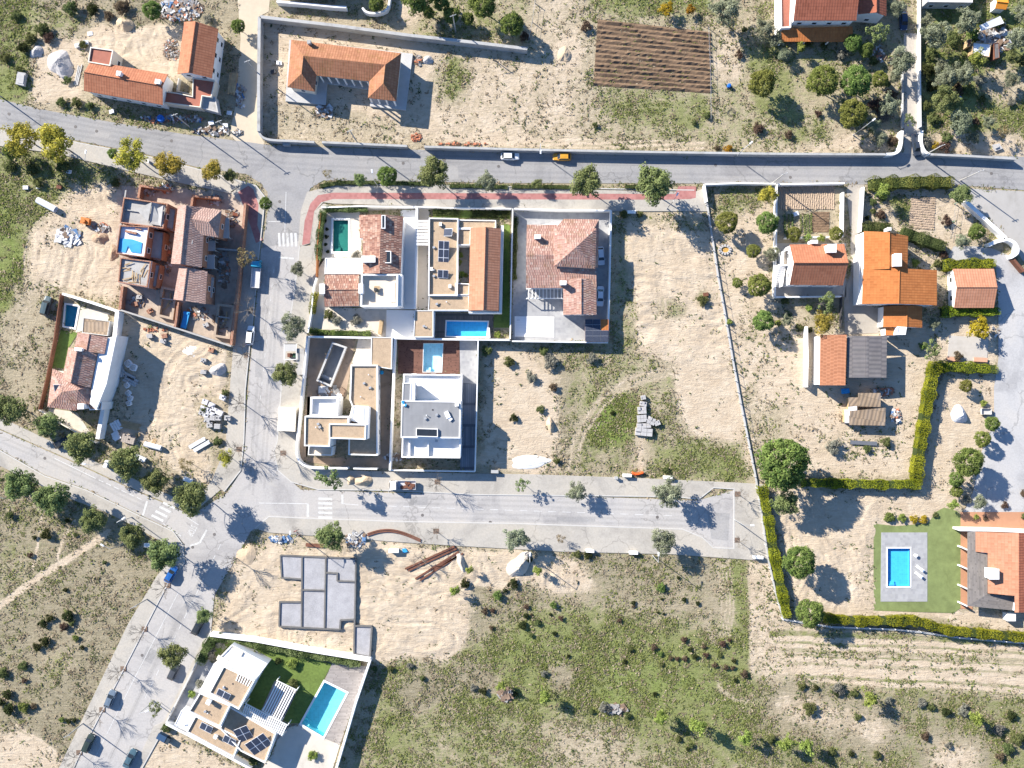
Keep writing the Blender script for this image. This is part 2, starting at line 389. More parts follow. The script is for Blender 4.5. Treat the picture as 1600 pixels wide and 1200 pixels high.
def solar(root, c, nx, ny, w, h, z, rot, tilt=.35, name='solar_panel'):
    """rows of tilted panels on legs; c in photo units"""
    o = W(c[0],c[1],z+.4); m = MB(); ca, sa = math.cos(rot), math.sin(rot)
    fr = MB()
    for i in range(nx):
        for j in range(ny):
            x = (i-(nx-1)/2)*(w+.17); y = (j-(ny-1)/2)*(h+.17)
            p = Vector((x*ca - y*math.cos(tilt)*sa, x*sa + y*math.cos(tilt)*ca, y*math.sin(tilt)))+o
            s = MB().box(p, (w,h,.05), rot, tilt=('X',tilt)).build(name, SOLAR, root)
            MB().box(p-Vector((0,0,.055)), (w+.16,h+.16,.07), rot, tilt=('X',tilt)).build('frame', PLASTICW, s)
    for sx in (-1,1):
        for sy in (-1,1):
            x = sx*nx*w*.4; y = sy*ny*h*.4
            p = Vector((x*ca-y*math.cos(tilt)*sa, x*sa+y*math.cos(tilt)*ca, y*math.sin(tilt)))+o
            fr.tube((p.x,p.y,z), p, .03)
    fr.build('support', STEEL, root)
def slats(root, poly, z, n, th=.12, w=.16, along=0, mat=None, posts=True, name='pergola', frame=True, zp=0):
    """pergola over a 4-corner outline; slats run from edge 0-1 to edge 3-2"""
    P = [W(p[0],p[1],z) for p in poly]; m = MB(); mat = mat or WHITE
    if along: P = P[1:]+P[:1]
    for i in range(n):
        t = (i+.5)/n; a = P[0].lerp(P[1],t); b = P[3].lerp(P[2],t); d = b-a
        m.box((*((a+b)/2).xy, z-th), (d.length, w, th), math.atan2(d.y,d.x))
    if frame:
        for a,b in ((P[0],P[1]),(P[3],P[2])):
            d = b-a; m.box((*((a+b)/2).xy, z-th-.02-.18), (d.length+.2, .2, .18), math.atan2(d.y,d.x))
    if posts:
        for p in P: m.box((p.x,p.y,zp), (.18,.18,z-th-.2-zp))
    return m.build(name, mat, root)
def fwall(label, pts, h, t=.25, mat=None, name='boundary_wall', cat='wall', group=None, closed=False, cap=None, z0=-.1):
    """garden wall along photo points measured at its top"""
    P = WP(pts, h); 
    if closed:
        P = ccw(P); m = MB().prism(offset(P,t/2), z0, h, holes=[offset(P,-t/2)])
    else: m = MB().prism(strip(P,t), z0, h)
    o = m.build(name, mat or WHITE); tag(o, label, cat, group)
    if cap:
        MB().prism(strip(P,t+.1), h, h+.06, bottom=True).build('coping', cap, o)
    return o
def sheet(name, poly, z, mat, holes=(), z0=None, origin=None):
    P = WP(poly, z); m = MB().prism(P, z if z0 is None else z0, z, holes=[WP(h,z) for h in holes])
    return struct(name, m, mat)
POOLS = []
def pool(label, poly, zt=.12, basin='blue', cope=.35, depth=.6, copemat=None, level=.14):
    P = ccw(WP(poly, zt)); POOLS.append(P); c = cent(P)
    t = thing('swimming_pool', label, 'pool', (c[0],c[1],0))
    b = MB(); n = len(P)
    for i in range(n):
        p=P[i]; q=P[(i+1)%n]; b.face([(p[0],p[1],zt-.01),(p[0],p[1],-depth),(q[0],q[1],-depth),(q[0],q[1],zt-.01)][::-1])
    b.prism(P,-depth,-depth); b.build('basin', BASIN[basin], t)
    MB().prism(offset(P,cope), -.2, zt, holes=[P]).build('coping', copemat or WHITEF, t)
    a=Vector(P[0]); e=(Vector(P[1])-a).normalized(); f=(Vector(P[-1])-a).normalized(); c=a+e*.9+f*.55; ro=math.atan2(e.y,e.x)
    MB().box((c.x,c.y,-depth),(1.7,1.0,depth*.45),ro).box((c.x-f.x*.27,c.y-f.y*.27,-depth*.55),(1.7,.46,depth*.3),ro).build('steps', BASIN[basin], t)
    MB().prism(offset(P,-.02), zt-level, zt-level).build('water', WATER, t)
    return t
# ------------------------------------------------------------------ foliage
def leaf_mesh(name, mat, pts, nrm, size, tone, rs, stretch=1.5):
    n = len(pts); nrm = nrm/np.maximum(1e-6,np.linalg.norm(nrm,axis=1,keepdims=True))
    a = rs.normal(size=(n,3)); u = np.cross(nrm,a); u /= np.maximum(1e-6,np.linalg.norm(u,axis=1,keepdims=True)); v = np.cross(nrm,u)
    sz = (size*rs.uniform(.6,1.3,n))[:,None] if np.isscalar(size) else size[:,None]
    co = np.stack([pts-u*sz*stretch*.5, pts-v*sz*.5+u*sz*.1, pts+u*sz*stretch*.5, pts+v*sz*.5+u*sz*.1],1).reshape(-1,3)
    me = bpy.data.meshes.new(name); me.vertices.add(4*n); me.vertices.foreach_set('co', co.astype(np.float32).ravel())
    me.loops.add(4*n); me.polygons.add(n); me.loops.foreach_set('vertex_index', np.arange(4*n,dtype=np.int32))
    me.polygons.foreach_set('loop_start', np.arange(0,4*n,4,dtype=np.int32)); me.update(calc_edges=True)
    at = me.attributes.new('tone','FLOAT','POINT'); at.data.foreach_set('value', np.repeat(np.clip(tone,0,1),4).astype(np.float32))
    me.materials.append(mat); return me
def crown(name, mat, seed, r, zc, vr, clumps, per, ls, hollow=.5, rc=(.16,.3), flat=.85, tone0=.5, lobe=1.0):
    rs = np.random.RandomState(seed)
    d = rs.normal(size=(clumps,3)); d /= np.linalg.norm(d,axis=1,keepdims=True)
    d[:,2] = np.where(d[:,2] < -.35, -d[:,2]*.6, d[:,2])
    lob = 1+lobe*.22*np.sin(3*np.arctan2(d[:,1],d[:,0])+seed)+lobe*.12*np.sin(5*np.arctan2(d[:,1],d[:,0])+2*seed)
    rad = (hollow+(1-hollow)*rs.uniform(0,1,clumps)**.6)*lob*.82
    cc = d*rad[:,None]
    crr = rs.uniform(rc[0],rc[1],clumps); ct = rs.normal(tone0,.17,clumps)
    idx = np.repeat(np.arange(clumps),per); o = rs.normal(size=(len(idx),3)); o /= np.linalg.norm(o,axis=1,keepdims=True)
    o *= (rs.uniform(.35,1,len(idx))**.7)[:,None]; p = cc[idx]+o*crr[idx][:,None]*np.array([1.1,1.1,.75])
    nrm = o+np.array([0,0,flat])+rs.normal(size=o.shape)*.45
    p = p*np.array([r,r,r*vr])+np.array([0,0,zc])
    return leaf_mesh(name, mat, p, nrm, ls*r, ct[idx]+rs.normal(0,.13,len(idx)), rs)
def trunk_mb(seed, r, zc, vr, rt, limbs=6, twigs=0, lean=.06):
    rs = random.Random(seed); m = MB(); p = Vector((0,0,-.1)); h = zc-r*vr*.35; rad = rt; n = 4
    dx, dy = rs.uniform(-lean,lean), rs.uniform(-lean,lean)
    for i in range(n):
        q = p+Vector((dx*h/n+rs.uniform(-.04,.04)*h, dy*h/n+rs.uniform(-.04,.04)*h, h/n)); m.tube(p,q,rad,rad*.86,7); p=q; rad*=.86
    def grow(a, d, L, rr, depth):
        b = a+d*L; m.tube(a,b,rr,rr*.55,5)
        if depth <= 0: return
        for k in range(3):
            e = (d+Vector((rs.uniform(-1,1),rs.uniform(-1,1),rs.uniform(-.25,.8)))*.75).normalized()
            grow(a.lerp(b,rs.uniform(.5,1)), e, L*rs.uniform(.5,.75), rr*.5, depth-1)
    for k in range(limbs):
        t = 2*math.pi*(k+rs.uniform(-.3,.3))/limbs
        d = Vector((math.cos(t),math.sin(t),rs.uniform(.3,1.1))).normalized()
        grow(p-Vector((0,0,rs.uniform(0,.3)*h)), d, r*rs.uniform(.45,.7), rad*.6, twigs)
    return m
LF = dict(
 street=leaf('street_leaves',(.055,.08,.03),(.27,.31,.125)), olive=leaf('olive_leaves',(.09,.105,.065),(.31,.33,.22)), straw=leaf('straw_blades',(.2,.16,.1),(.42,.36,.25)), turf=leaf('turf_blades',(.09,.115,.03),(.24,.27,.09)), heath=leaf('heath_twigs',(.1,.1,.05),(.25,.23,.13)),
 dense=leaf('evergreen_leaves',(.045,.08,.022),(.23,.28,.08)), round=leaf('citrus_leaves',(.065,.085,.022),(.26,.27,.075)),
 yellow=leaf('yellow_leaves',(.13,.14,.03),(.52,.45,.08)), bush=leaf('bush_leaves',(.04,.055,.02),(.17,.19,.075)),
 dark=leaf('dark_bush_leaves',(.018,.024,.012),(.07,.08,.03)), brown=leaf('dry_bush_leaves',(.06,.042,.03),(.17,.12,.085)),
 lime=leaf('young_leaves',(.1,.14,.03),(.33,.38,.1)), hedge=leaf('hedge_leaves',(.14,.165,.014),(.29,.32,.035)),
 orange=leaf('golden_leaves',(.16,.1,.01),(.45,.3,.04)), grey=leaf('grey_bush_leaves',(.1,.1,.085),(.28,.27,.22)),
 dry=leaf('autumn_leaves',(.12,.095,.04),(.3,.24,.12)))
PROTO = {}
def tree_kinds():
    K = {}  # kind: (r, zc/r, vr, clumps, per, leafsize, hollow, rc, trunk r, bark, leaf, variants)
    K['street'] = (3.5,1.5,.82,80,70,.066,.42,(.16,.28),.14,BARKG,'street',4)
    K['sparse'] = (3.5,1.6,.8,26,34,.08,.35,(.12,.24),.12,BARKG,'street',2)
    K['olive']  = (3.0,1.3,.75,64,60,.064,.32,(.15,.28),.16,BARKG,'olive',3)
    K['round']  = (3.5,1.25,.85,230,46,.052,.84,(.1,.16),.18,BARK,'round',2)
    K['dense']  = (3.5,1.3,.85,210,48,.055,.78,(.11,.18),.18,BARK,'dense',3)
    K['yellow'] = (3.5,1.4,.7,66,60,.062,.35,(.15,.28),.14,BARKG,'yellow',3)
    K['lime']   = (1.6,1.9,1.5,36,36,.12,.35,(.2,.34),.07,BARKG,'lime',2)
    K['golden'] = (2.4,1.05,.75,60,36,.09,.5,(.15,.25),.12,BARK,'orange',1)
    K['dry']    = (2.6,1.5,.9,30,20,.075,.3,(.12,.26),.09,BARKG,'dry',2)
    for k,(r,z,vr,cl,per,ls,ho,rc,rt,bk,lf,nv) in K.items():
        L = []
        for i in range(nv):
            sd = hash_k(k)+i*17
            cm = crown(k+'_crown', LF[lf], sd, r, z*r, vr, cl, per, ls, ho, rc, lobe=.3 if k in ('round','dense') else .9)
            tm = trunk_mb(sd, r, z*r, vr, rt, 6, 1); L.append((tm, cm, bk))
        PROTO[k] = (r, z, L)
    for k, lf, ho, n in (('bush','bush',.5,3),('dark','dark',.6,3),('brown','brown',.5,2),('greyb','grey',.4,2),('limeb','lime',.4,2),('goldb','orange',.5,1),('greenb','dense',.55,2)):
        L = [crown(k, LF[lf], 200+hash_k(k)+i, 1.0, .5, .62, 40, 46, .11, ho, (.2,.36)) for i in range(n)]
        PROTO[k] = (1.0, .5, L)
def hash_k(k): return sum((i+3)*ord(ch) for i, ch in enumerate(k)) % 900
_tm = {}
TREE_SPOTS = []
def tree(kind, px, py, rp, label, cat='tree', name='tree', group=None, zs=1.0):
    """crown centre seen at (px,py), crown radius rp (photo units)"""
    r0, zf, L = PROTO[kind]; r = rp*S; k = r/r0; i = random.randrange(len(L)); w = W(px, py, zf*r*zs)
    t = thing(name, label, cat, (w.x,w.y,0), group); TREE_SPOTS.append((w.x,w.y,r))
    tm, cm, bk = L[i]
    if (kind,i) not in _tm:
        o = tm.build('trunk', bk, None, origin=(0,0,0)); _tm[(kind,i)] = o.data; bpy.data.objects.remove(o)
    for nm, me in (('trunk',_tm[(kind,i)]),('crown',cm)):
        o = bpy.data.objects.new(nm, me); C.objects.link(o); o.parent = t
    t.scale = (k, k, k*zs); t.rotation_euler = (0,0,random.uniform(0,6.28)); return t
def bush(kind, px, py, rp, label, cat='bush', name='bush', group=None, sz=1.0, sx=1.0):
    r0, zf, L = PROTO[kind]; r = rp*S; w = W(px, py, zf*r*sz)
    o = bpy.data.objects.new(name, random.choice(L)); C.objects.link(o); o.location = (w.x,w.y,0)
    o.scale = (r*sx, r, r*sz); o.rotation_euler = (0,0,random.uniform(0,6.28) if sx == 1 else random.uniform(-.2,.2))
    TREE_SPOTS.append((w.x,w.y,r)); return tag(o, label, cat, group)
BARE = []
def bare_mesh(seed, h=6.0, leaves=False):
    rs = random.Random(seed); tk = MB(); br = MB(); top = h*.42
    tk.tube((0,0,-.1),(rs.uniform(-.1,.1),rs.uniform(-.1,.1),top),.09,.06,7)
    def grow(a,d,L,rr,dep):
        b = a+d*L; br.tube(a,b,rr,rr*.6,4)
        if dep == 0: return
        for k in range(4 if dep > 1 else 3):
            e = (d+Vector((rs.uniform(-1,1),rs.uniform(-1,1),rs.uniform(-.2,.6)))*.7).normalized()
            grow(a.lerp(b,rs.uniform(.4,1)), e, L*rs.uniform(.55,.8), rr*.6, dep-1)
    for k in range(6):
        t = 2*math.pi*k/6+rs.uniform(-.3,.3); d = Vector((math.cos(t)*.8,math.sin(t)*.8,rs.uniform(.5,1.3))).normalized()
        grow(Vector((0,0,top*rs.uniform(.85,1))), d, h*.26, .05, 3)
    return tk, br
def bare_tree(px, py, label, h=6.0, group=None, pit=True, seed=0):
    if not BARE:
        for i in range(3):
            L = []
            for nm, mb in zip(('trunk','branches'), bare_mesh(i*5+1)):
                o = mb.build(nm, BARKG, None, origin=(0,0,0)); L.append(o.data); bpy.data.objects.remove(o)
            BARE.append(L)
    w = W(px, py, 0); t = thing('bare_tree', label, 'tree', (w.x,w.y,0), group)
    for nm, me in zip(('trunk','branches'), BARE[seed%3]):
        o = bpy.data.objects.new(nm, me); C.objects.link(o); o.parent = t
    k = h/6; t.scale = (k,k,k); t.rotation_euler = (0,0,random.uniform(0,6.28))
    return t
def hedge(label, pts, w, h, leafk='hedge', group=None, name='hedge', lump=.3, dens=48, ls=.17):
    P = WP(pts, h); m = MB(); band = strip(P, w-.3)
    core = MB().prism(band, -.05, h-.2)
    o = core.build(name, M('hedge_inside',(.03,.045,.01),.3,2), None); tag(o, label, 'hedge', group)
    rs = np.random.RandomState(len(pts)*7+int(abs(P[0][0])*10)); pts3=[]; nr=[]; tn=[]
    for a,b in zip(P,P[1:]):
        a=np.array(a); b=np.array(b); L=np.linalg.norm(b-a); e=(b-a)/L; n=np.array([-e[1],e[0]])
        k=int(L*(w+2*h)*dens); s=rs.uniform(-w*.3/L if L>0 else 0,1+w*.3/L,k); c=rs.uniform(-(w/2+h),w/2+h,k)
        off=np.clip(c,-w/2,w/2); z=h-np.maximum(0,np.abs(c)-w/2)
        bump = lump*(np.sin(s*L*1.7)+np.sin(s*L*.63+1.3))*.5
        xy=a+np.outer(s*L,e)+np.outer(off*(1+bump),n)
        z=np.maximum(.05,z+bump+rs.normal(0,.05,k)); pts3.append(np.column_stack([xy,z]))
        q=np.where(np.abs(c)<w/2,0,np.sign(c))
        nr.append(np.column_stack([n[0]*q,n[1]*q,np.where(q==0,1,.25)])+rs.normal(0,.28,(k,3)))
        tn.append(.48+.2*np.sin(s*L*.8+rs.uniform(0,6))+.16*np.sin(s*L*.23+off*2)+rs.normal(0,.13,k)-.45*(np.sin(s*L*.41+1)>.93))
    pts3=np.concatenate(pts3)-np.array([o.location.x,o.location.y,0])
    me = leaf_mesh('foliage', LF[leafk], pts3, np.concatenate(nr), ls, np.concatenate(tn), rs)
    f = bpy.data.objects.new('foliage', me); C.objects.link(f); f.parent=o; return o
# ------------------------------------------------------------------ street things
def lamp(px, py, ang, label, h=8.0, arm=1.6, mat=None, group='street lamps along the roads'):
    """base at (px,py); arm points ang degrees (world, 0 = right in the photo)"""
    w = W(px,py,0); t = thing('street_lamp', label, 'street lamp', (w.x,w.y,0), group); a = R(ang); mat = mat or STEEL
    MB().tube((w.x,w.y,-.1),(w.x,w.y,h),.11,.07,8).tube((w.x,w.y,-.1),(w.x,w.y,.5),.17,.15,8).build('pole', mat, t)
    d = Vector((math.cos(a),math.sin(a),0)); top = Vector((w.x,w.y,h-.05))
    MB().tube(top, top+d*arm+Vector((0,0,.25)), .06,.045,6).build('arm', mat, t)
    MB().box(top+d*(arm+.3)+Vector((0,0,.2)), (.85,.34,.14), a).box(top+d*(arm+.3)+Vector((0,0,.34)), (.5,.24,.06), a).build('lamp_head', PLASTICW, t)
    return t
def pole(px, py, label, h=9.0, mat=None, cross=True, ang=20):
    w = W(px,py,0); t = thing('utility_pole', label, 'pole', (w.x,w.y,0), 'poles carrying overhead lines')
    MB().tube((w.x,w.y,-.1),(w.x,w.y,h),.16,.1,8).build('mast', mat or CONC, t)
    if cross:
        a = R(ang); m = MB().box((w.x,w.y,h-.35),(1.5,.1,.1),a); m.build('crossarm', STEEL, t)
        for k in (-.6,0,.6): MB().tube((w.x+k*math.cos(a),w.y+k*math.sin(a),h-.25),(w.x+k*math.cos(a),w.y+k*math.sin(a),h-.05),.05,.03).build('insulator', PLASTICW, t)
    return t
def paint(name, col, rough=.28):
    return M('paint_'+name, col, .04, .8, rough, spec=.5)
TYRE = M('tyre_rubber',(.025,.025,.027),.2,4,.9); RIM = M('wheel_rim',(.4,.4,.42),.1,4,.4,metal=.5)
LIGHTG = M('lamp_glass',(.7,.7,.7),.05,4,.15,spec=.6); TAIL = M('tail_lamp_red',(.35,.02,.02),.1,4,.25,spec=.6)
def car(px, py, ang, label, col, kind='hatch', L=4.2, name='parked_car', cat='car', group=None, roofcol=None):
    w = W(px, py, .7); t = thing(name, label, cat, (0,0,0), group); X = {}
    Wd = 1.8 if kind != 'van' else 1.9; hw = Wd/2; P = paint(*col); h = L/2
    # stations along x (front +): half width, sill, waist
    if kind == 'pickup': st = [(h,.74,.45,.72),(h-.25,.86,.3,.9),(h-1.2,.9,.28,1.02),(0,.9,.28,1.05),(-h+.05,.9,.35,1.05)]
    elif kind == 'van': st = [(h,.78,.4,.85),(h-.3,.9,.3,1.0),(h-.9,.95,.28,1.15),(0,.95,.28,1.2),(-h+.1,.95,.3,1.2),(-h,.9,.4,1.15)]
    else: st = [(h,.62,.42,.64),(h-.22,.8,.28,.78),(h-1.0,.88,.25,.92),(0,.9,.25,.98),(-h+.7,.88,.25,.98),(-h+.15,.8,.3,.95),(-h,.66,.42,.86)]
    m = MB(); rings = []
    for x,a,zb,zt in st: rings.append([(x,-a*.95,zb),(x,-a,(zb+zt)/2),(x,-a*.88,zt),(x,-a*.5,zt+.04),(x,a*.5,zt+.04),(x,a*.88,zt),(x,a,(zb+zt)/2),(x,a*.95,zb)])
    for A,B in zip(rings,rings[1:]):
        for k in range(8): m.face([A[k],A[(k+1)%8],B[(k+1)%8],B[k]])
    m.face(list(reversed(rings[0]))); m.face(rings[-1])
    body = m.build('body', P, t, smooth=False)
    # cabin
    zw = st[len(st)//2][3]+.02; zr = {'van':1.95,'pickup':1.72,'suv':1.68}.get(kind,1.46)
    x3,x2,x1,x0 = {'hatch':(h-1.05,h-1.75,-h+.75,-h+.25),'sedan':(h-1.15,h-1.85,-h+1.35,-h+.75),'suv':(h-1.1,h-1.6,-h+.45,-h+.12),
                   'van':(h-.55,h-1.1,-h+.2,-h+.06),'pickup':(h-1.15,h-1.75,-.55,-.75)}[kind]
    wb, wt = hw*.86, hw*.68 if kind!='van' else hw*.8
    lo = [(x0,-wb,zw),(x3,-wb,zw),(x3,wb,zw),(x0,wb,zw)]; up = [(x1,-wt,zr),(x2,-wt,zr),(x2,wt,zr),(x1,wt,zr)]
    cab = MB()
    for i in range(4): cab.face([lo[i],lo[(i+1)%4],up[(i+1)%4],up[i]])
    mid=(x1+x2)/2
    cab.face([(x1,-wt,zr),(mid,-wt,zr),(mid,0,zr+.05),(x1,0,zr+.02)]); cab.face([(mid,-wt,zr),(x2,-wt,zr),(x2,0,zr+.02),(mid,0,zr+.05)])
    cab.face([(x1,0,zr+.02),(mid,0,zr+.05),(mid,wt,zr),(x1,wt,zr)]); cab.face([(mid,0,zr+.05),(x2,0,zr+.02),(x2,wt,zr),(mid,wt,zr)])
    cab.build('cabin', paint(*roofcol) if roofcol else P, t)
    def pane(nm, q, k=.1):
        q = [Vector(x) for x in q]; c = sum(q,Vector())/4; n = (q[1]-q[0]).cross(q[2]-q[0]).normalized()
        MB().face([c+(x-c)*(1-k)+n*.012 for x in q]).build(nm, GLASS, t)
    pane('windscreen',[lo[1],lo[2],up[2],up[1]]); pane('rear_window',[lo[3],lo[0],up[0],up[3]],.14)
    if kind != 'van': pane('side_window',[lo[0],lo[1],up[1],up[0]],.14); pane('side_window',[lo[2],lo[3],up[3],up[2]],.14)
    if kind == 'pickup':
        MB().box((-h/2-.35,0,.9),(h-1.0,1.5,.17)).build('load_bed', DARKM, t)
    for sx in (h-.85,-h+.8):
        for sy in (-1,1):
            wh = MB().tube((sx,sy*(hw-.24),.31),(sx,sy*(hw-.02),.31),.31,n=12).build('wheel', TYRE, t)
            MB().tube((sx,sy*(hw-.03),.31),(sx,sy*(hw),.31),.19,n=8).build('rim', RIM, wh)
    for sy in (-1,1):
        MB().box((h-.2,sy*.58,.6),(.26,.3,.13)).build('headlight', LIGHTG, t)
        MB().box((-h+.09,sy*.62,.7),(.2,.2,.16)).build('tail_light', TAIL, t)
        MB().box((x3-.25,sy*(hw+.08),zw),(.1,.2,.13)).build('mirror', P, t)
    t.location = (w.x,w.y,0); t.rotation_euler = (0,0,R(ang)); return t
# ------------------------------------------------------------------ small things
def mound(px, py, rx, ry, h, label, mat, name='sand_pile', cat='pile', seed=1, rot=0, group=None):
    rs = np.random.RandomState(seed); n=22; k=9; w = W(px,py,h*.4); m=MB(); V=[]
    ph = rs.uniform(0,6.28,4)
    for j in range(k+1):
        row=[]
        for i in range(n):
            t=2*math.pi*i/n; f=j/k; rr=f*(1+.14*math.sin(2*t+ph[0])+.1*math.sin(3*t+ph[1])+.05*math.sin(5*t+ph[2]))
            x=rx*S*rr*math.cos(t); y=ry*S*rr*math.sin(t); z=h*max(0,1-f**1.15)+rs.normal(0,.03*h)*(0<f<1)-.06*(f==1)
            row.append((w.x+x*math.cos(rot)-y*math.sin(rot), w.y+x*math.sin(rot)+y*math.cos(rot), z))
        V.append(row)
    for j in range(k):
        for i in range(n): m.face([V[j][i],V[j+1][i],V[j+1][(i+1)%n],V[j][(i+1)%n]])
    return tag(m.build(name, mat, smooth=True), label, cat, group)
RUB = [M('rubble_grey',(.27,.26,.25),.2,2), M('rubble_brown',(.2,.14,.1),.3,2), M('rubble_white',(.52,.52,.52),.1,2), M('rubble_blue',(.08,.16,.3),.2,2), M('rubble_brick',(.42,.16,.09),.25,2)]
def rubble(px, py, rx, ry, n, label, mix=(4,2,3,0,1), name='rubble_pile', cat='debris', sz=(.25,1.1), seed=3, h=.5, group=None):
    rs = random.Random(seed); m = MB(); w = W(px,py,0); pick=[i for i,c in enumerate(mix) for _ in range(c)]
    for _ in range(n):
        a=rs.uniform(0,6.28); q=rs.uniform(0,1)**.6; L=rs.uniform(*sz); 
        m.box((w.x+rx*S*q*math.cos(a), w.y+ry*S*q*math.sin(a), rs.uniform(-.05,h*(1-q))), (L, L*rs.uniform(.25,.8), rs.uniform(.08,.3)), rs.uniform(0,3.14), rs.choice(pick), tilt=(rs.choice('XY'),rs.uniform(-.4,.4)))
    return tag(m.build(name, RUB), label, cat, group)
def pallet(px, py, ang, label, stack=None, sx=1.2, sy=1.0, h=.9, cols=4, group='pallets and stacked blocks on the building plots', name='block_pallet', cat='pallet', wood=True):
    w = W(px,py,h*.6); t = thing(name, label, cat, (w.x,w.y,0), group); a=R(ang); ca,sa=math.cos(a),math.sin(a); m=MB()
    if wood:
        for k in (-.4,0,.4): m.box((w.x-sa*k*sy, w.y+ca*k*sy, 0),(sx,.1,.1),a)
        for k in range(5): q=(k-2)*sx*.22; m.box((w.x+ca*q,w.y+sa*q,.1),(.12*sx,sy,.03),a)
        m.build('pallet', TIMBER, t)
    m=MB(); rs=random.Random(int(px*py)%999); z=.13 if wood else 0; nl=max(1,int((h)/.25))
    for l in range(nl):
        for i in range(cols):
            for j in range(max(1,cols-1)):
                if l==nl-1 and rs.random()<.2: continue
                x=((i+.5)/cols-.5)*sx; y=((j+.5)/max(1,cols-1)-.5)*sy
                m.box((w.x+ca*x-sa*y, w.y+sa*x+ca*y, z+l*.25),(sx/cols*.94, sy/max(1,cols-1)*.94,.24),a+rs.uniform(-.03,.03))
    m.build('blocks', stack or STONEG, t); return t
def boxbin(px, py, ang, label, size=(1.2,.7,1.1), mat=None, name='utility_box', cat='utility box', lid=None, group=None):
    """cabinet or bin: body, overhanging lid, plinth and door"""
    w=W(px,py,size[2]); a=R(ang); t=thing(name,label,cat,(w.x,w.y,0),group); mat=mat or WHITE
    MB().box((w.x,w.y,-.02),(size[0]+.1,size[1]+.1,.14),a).build('plinth', CONC, t)
    MB().box((w.x,w.y,.12),size[:2]+(size[2]-.2,),a).build('body', mat, t)
    m=MB().box((w.x,w.y,size[2]-.08),(size[0]+.14,size[1]+.14,.08),a); m.build('lid', lid or mat, t)
    d=Vector((math.sin(a),-math.cos(a),0))*(size[1]/2+.012)
    MB().box((w.x+d.x,w.y+d.y,.25),(size[0]*.8,.03,size[2]-.5),a).build('door', STEEL, t)
    return t
def pipe(px, py, ang, L, r, label, mat=None, n=1, name='concrete_pipe', cat='pipe', group=None):
    w=W(px,py,r); a=R(ang); d=Vector((math.cos(a),math.sin(a),0)); m=MB(); c=Vector((w.x,w.y,r)); k=16
    u=Vector((-d.y,d.x,0)); z=Vector((0,0,1)); A=c-d*L/2; B=c+d*L/2
    for i in range(k):
        t0=2*math.pi*i/k; t1=2*math.pi*(i+1)/k
        o=lambda t,q:(u*math.cos(t)+z*math.sin(t))*q
        m.face([A+o(t0,r),A+o(t1,r),B+o(t1,r),B+o(t0,r)][::-1]); m.face([A+o(t0,r*.85),A+o(t1,r*.85),B+o(t1,r*.85),B+o(t0,r*.85)])
        for E in (A,B): m.face([E+o(t0,r),E+o(t1,r),E+o(t1,r*.85),E+o(t0,r*.85)])
    return tag(m.build(name, mat or PLASTICW, smooth=False), label, cat, group)
def beam(px, py, ang, L, label, mat=None, w=.3, h=.3, z=0, name='steel_beam', cat='beam', group='rusty steel beams on the plot'):
    """I-beam lying on the ground"""
    p=W(px,py,z); a=R(ang); m=MB(); m.box((p.x,p.y,z),(L,w,.04),a); m.box((p.x,p.y,z+.04),(L-.01,.05,h-.08),a); m.box((p.x,p.y,z+h-.04),(L,w,.04),a)
    return tag(m.build(name, mat or RUST), label, cat, group)
def planks(px, py, ang, n, L, label, mat=None, w=.25, gap=.3, name='timber_stack', cat='timber', layers=1):
    p=W(px,py,0); a=R(ang); m=MB(); rs=random.Random(n*7+int(px))
    for l in range(layers):
        for i in range(n):
            y=(i-(n-1)/2)*gap; e=rs.uniform(-.2,.2)*L*.3
            m.box((p.x-math.sin(a)*y+math.cos(a)*e, p.y+math.cos(a)*y+math.sin(a)*e, .02+l*.13),(L*rs.uniform(.85,1),w,.11),a+rs.uniform(-.02,.02))
    return tag(m.build(name, mat or TIMBER), label, cat)
def bag(px, py, label, r=.55, mat=None, group='bulk bags of building sand', name='bulk_bag'):
    w=W(px,py,.7); t=thing(name,label,'bag',(w.x,w.y,0),group); a=random.uniform(0,1.5); m=MB(); L=[]
    for z,k in ((0,.85),(.25,1.05),(.6,1.08),(.85,.95),(.92,.8)):
        L.append([(w.x+math.cos(a+q*math.pi/6)*r*k*(1.18 if q%3==0 else 1)*random.uniform(.95,1.05), w.y+math.sin(a+q*math.pi/6)*r*k*(1.18 if q%3==0 else 1), z) for q in range(12)])
    for A,B in zip(L,L[1:]):
        for i in range(12): m.face([A[i],A[(i+1)%12],B[(i+1)%12],B[i]])
    m.build('sack', mat or PLASTICW, t)
    m=MB(); c=(w.x,w.y,.8); top=[(x,y,.84) for x,y,_ in L[-1]]
    for i in range(12): m.face([top[i],top[(i+1)%12],(w.x,w.y,.98)])
    m.build('contents', M('bag_sand',(.5,.46,.42),.2,4), t)
    m=MB()
    for q in (0,3,6,9):
        x,y,_=L[-1][q]; m.tube((x,y,.9),((x+w.x)/2,(y+w.y)/2,1.15),.03)
    m.build('loop', mat or PLASTICW, t); return t
tree_kinds()
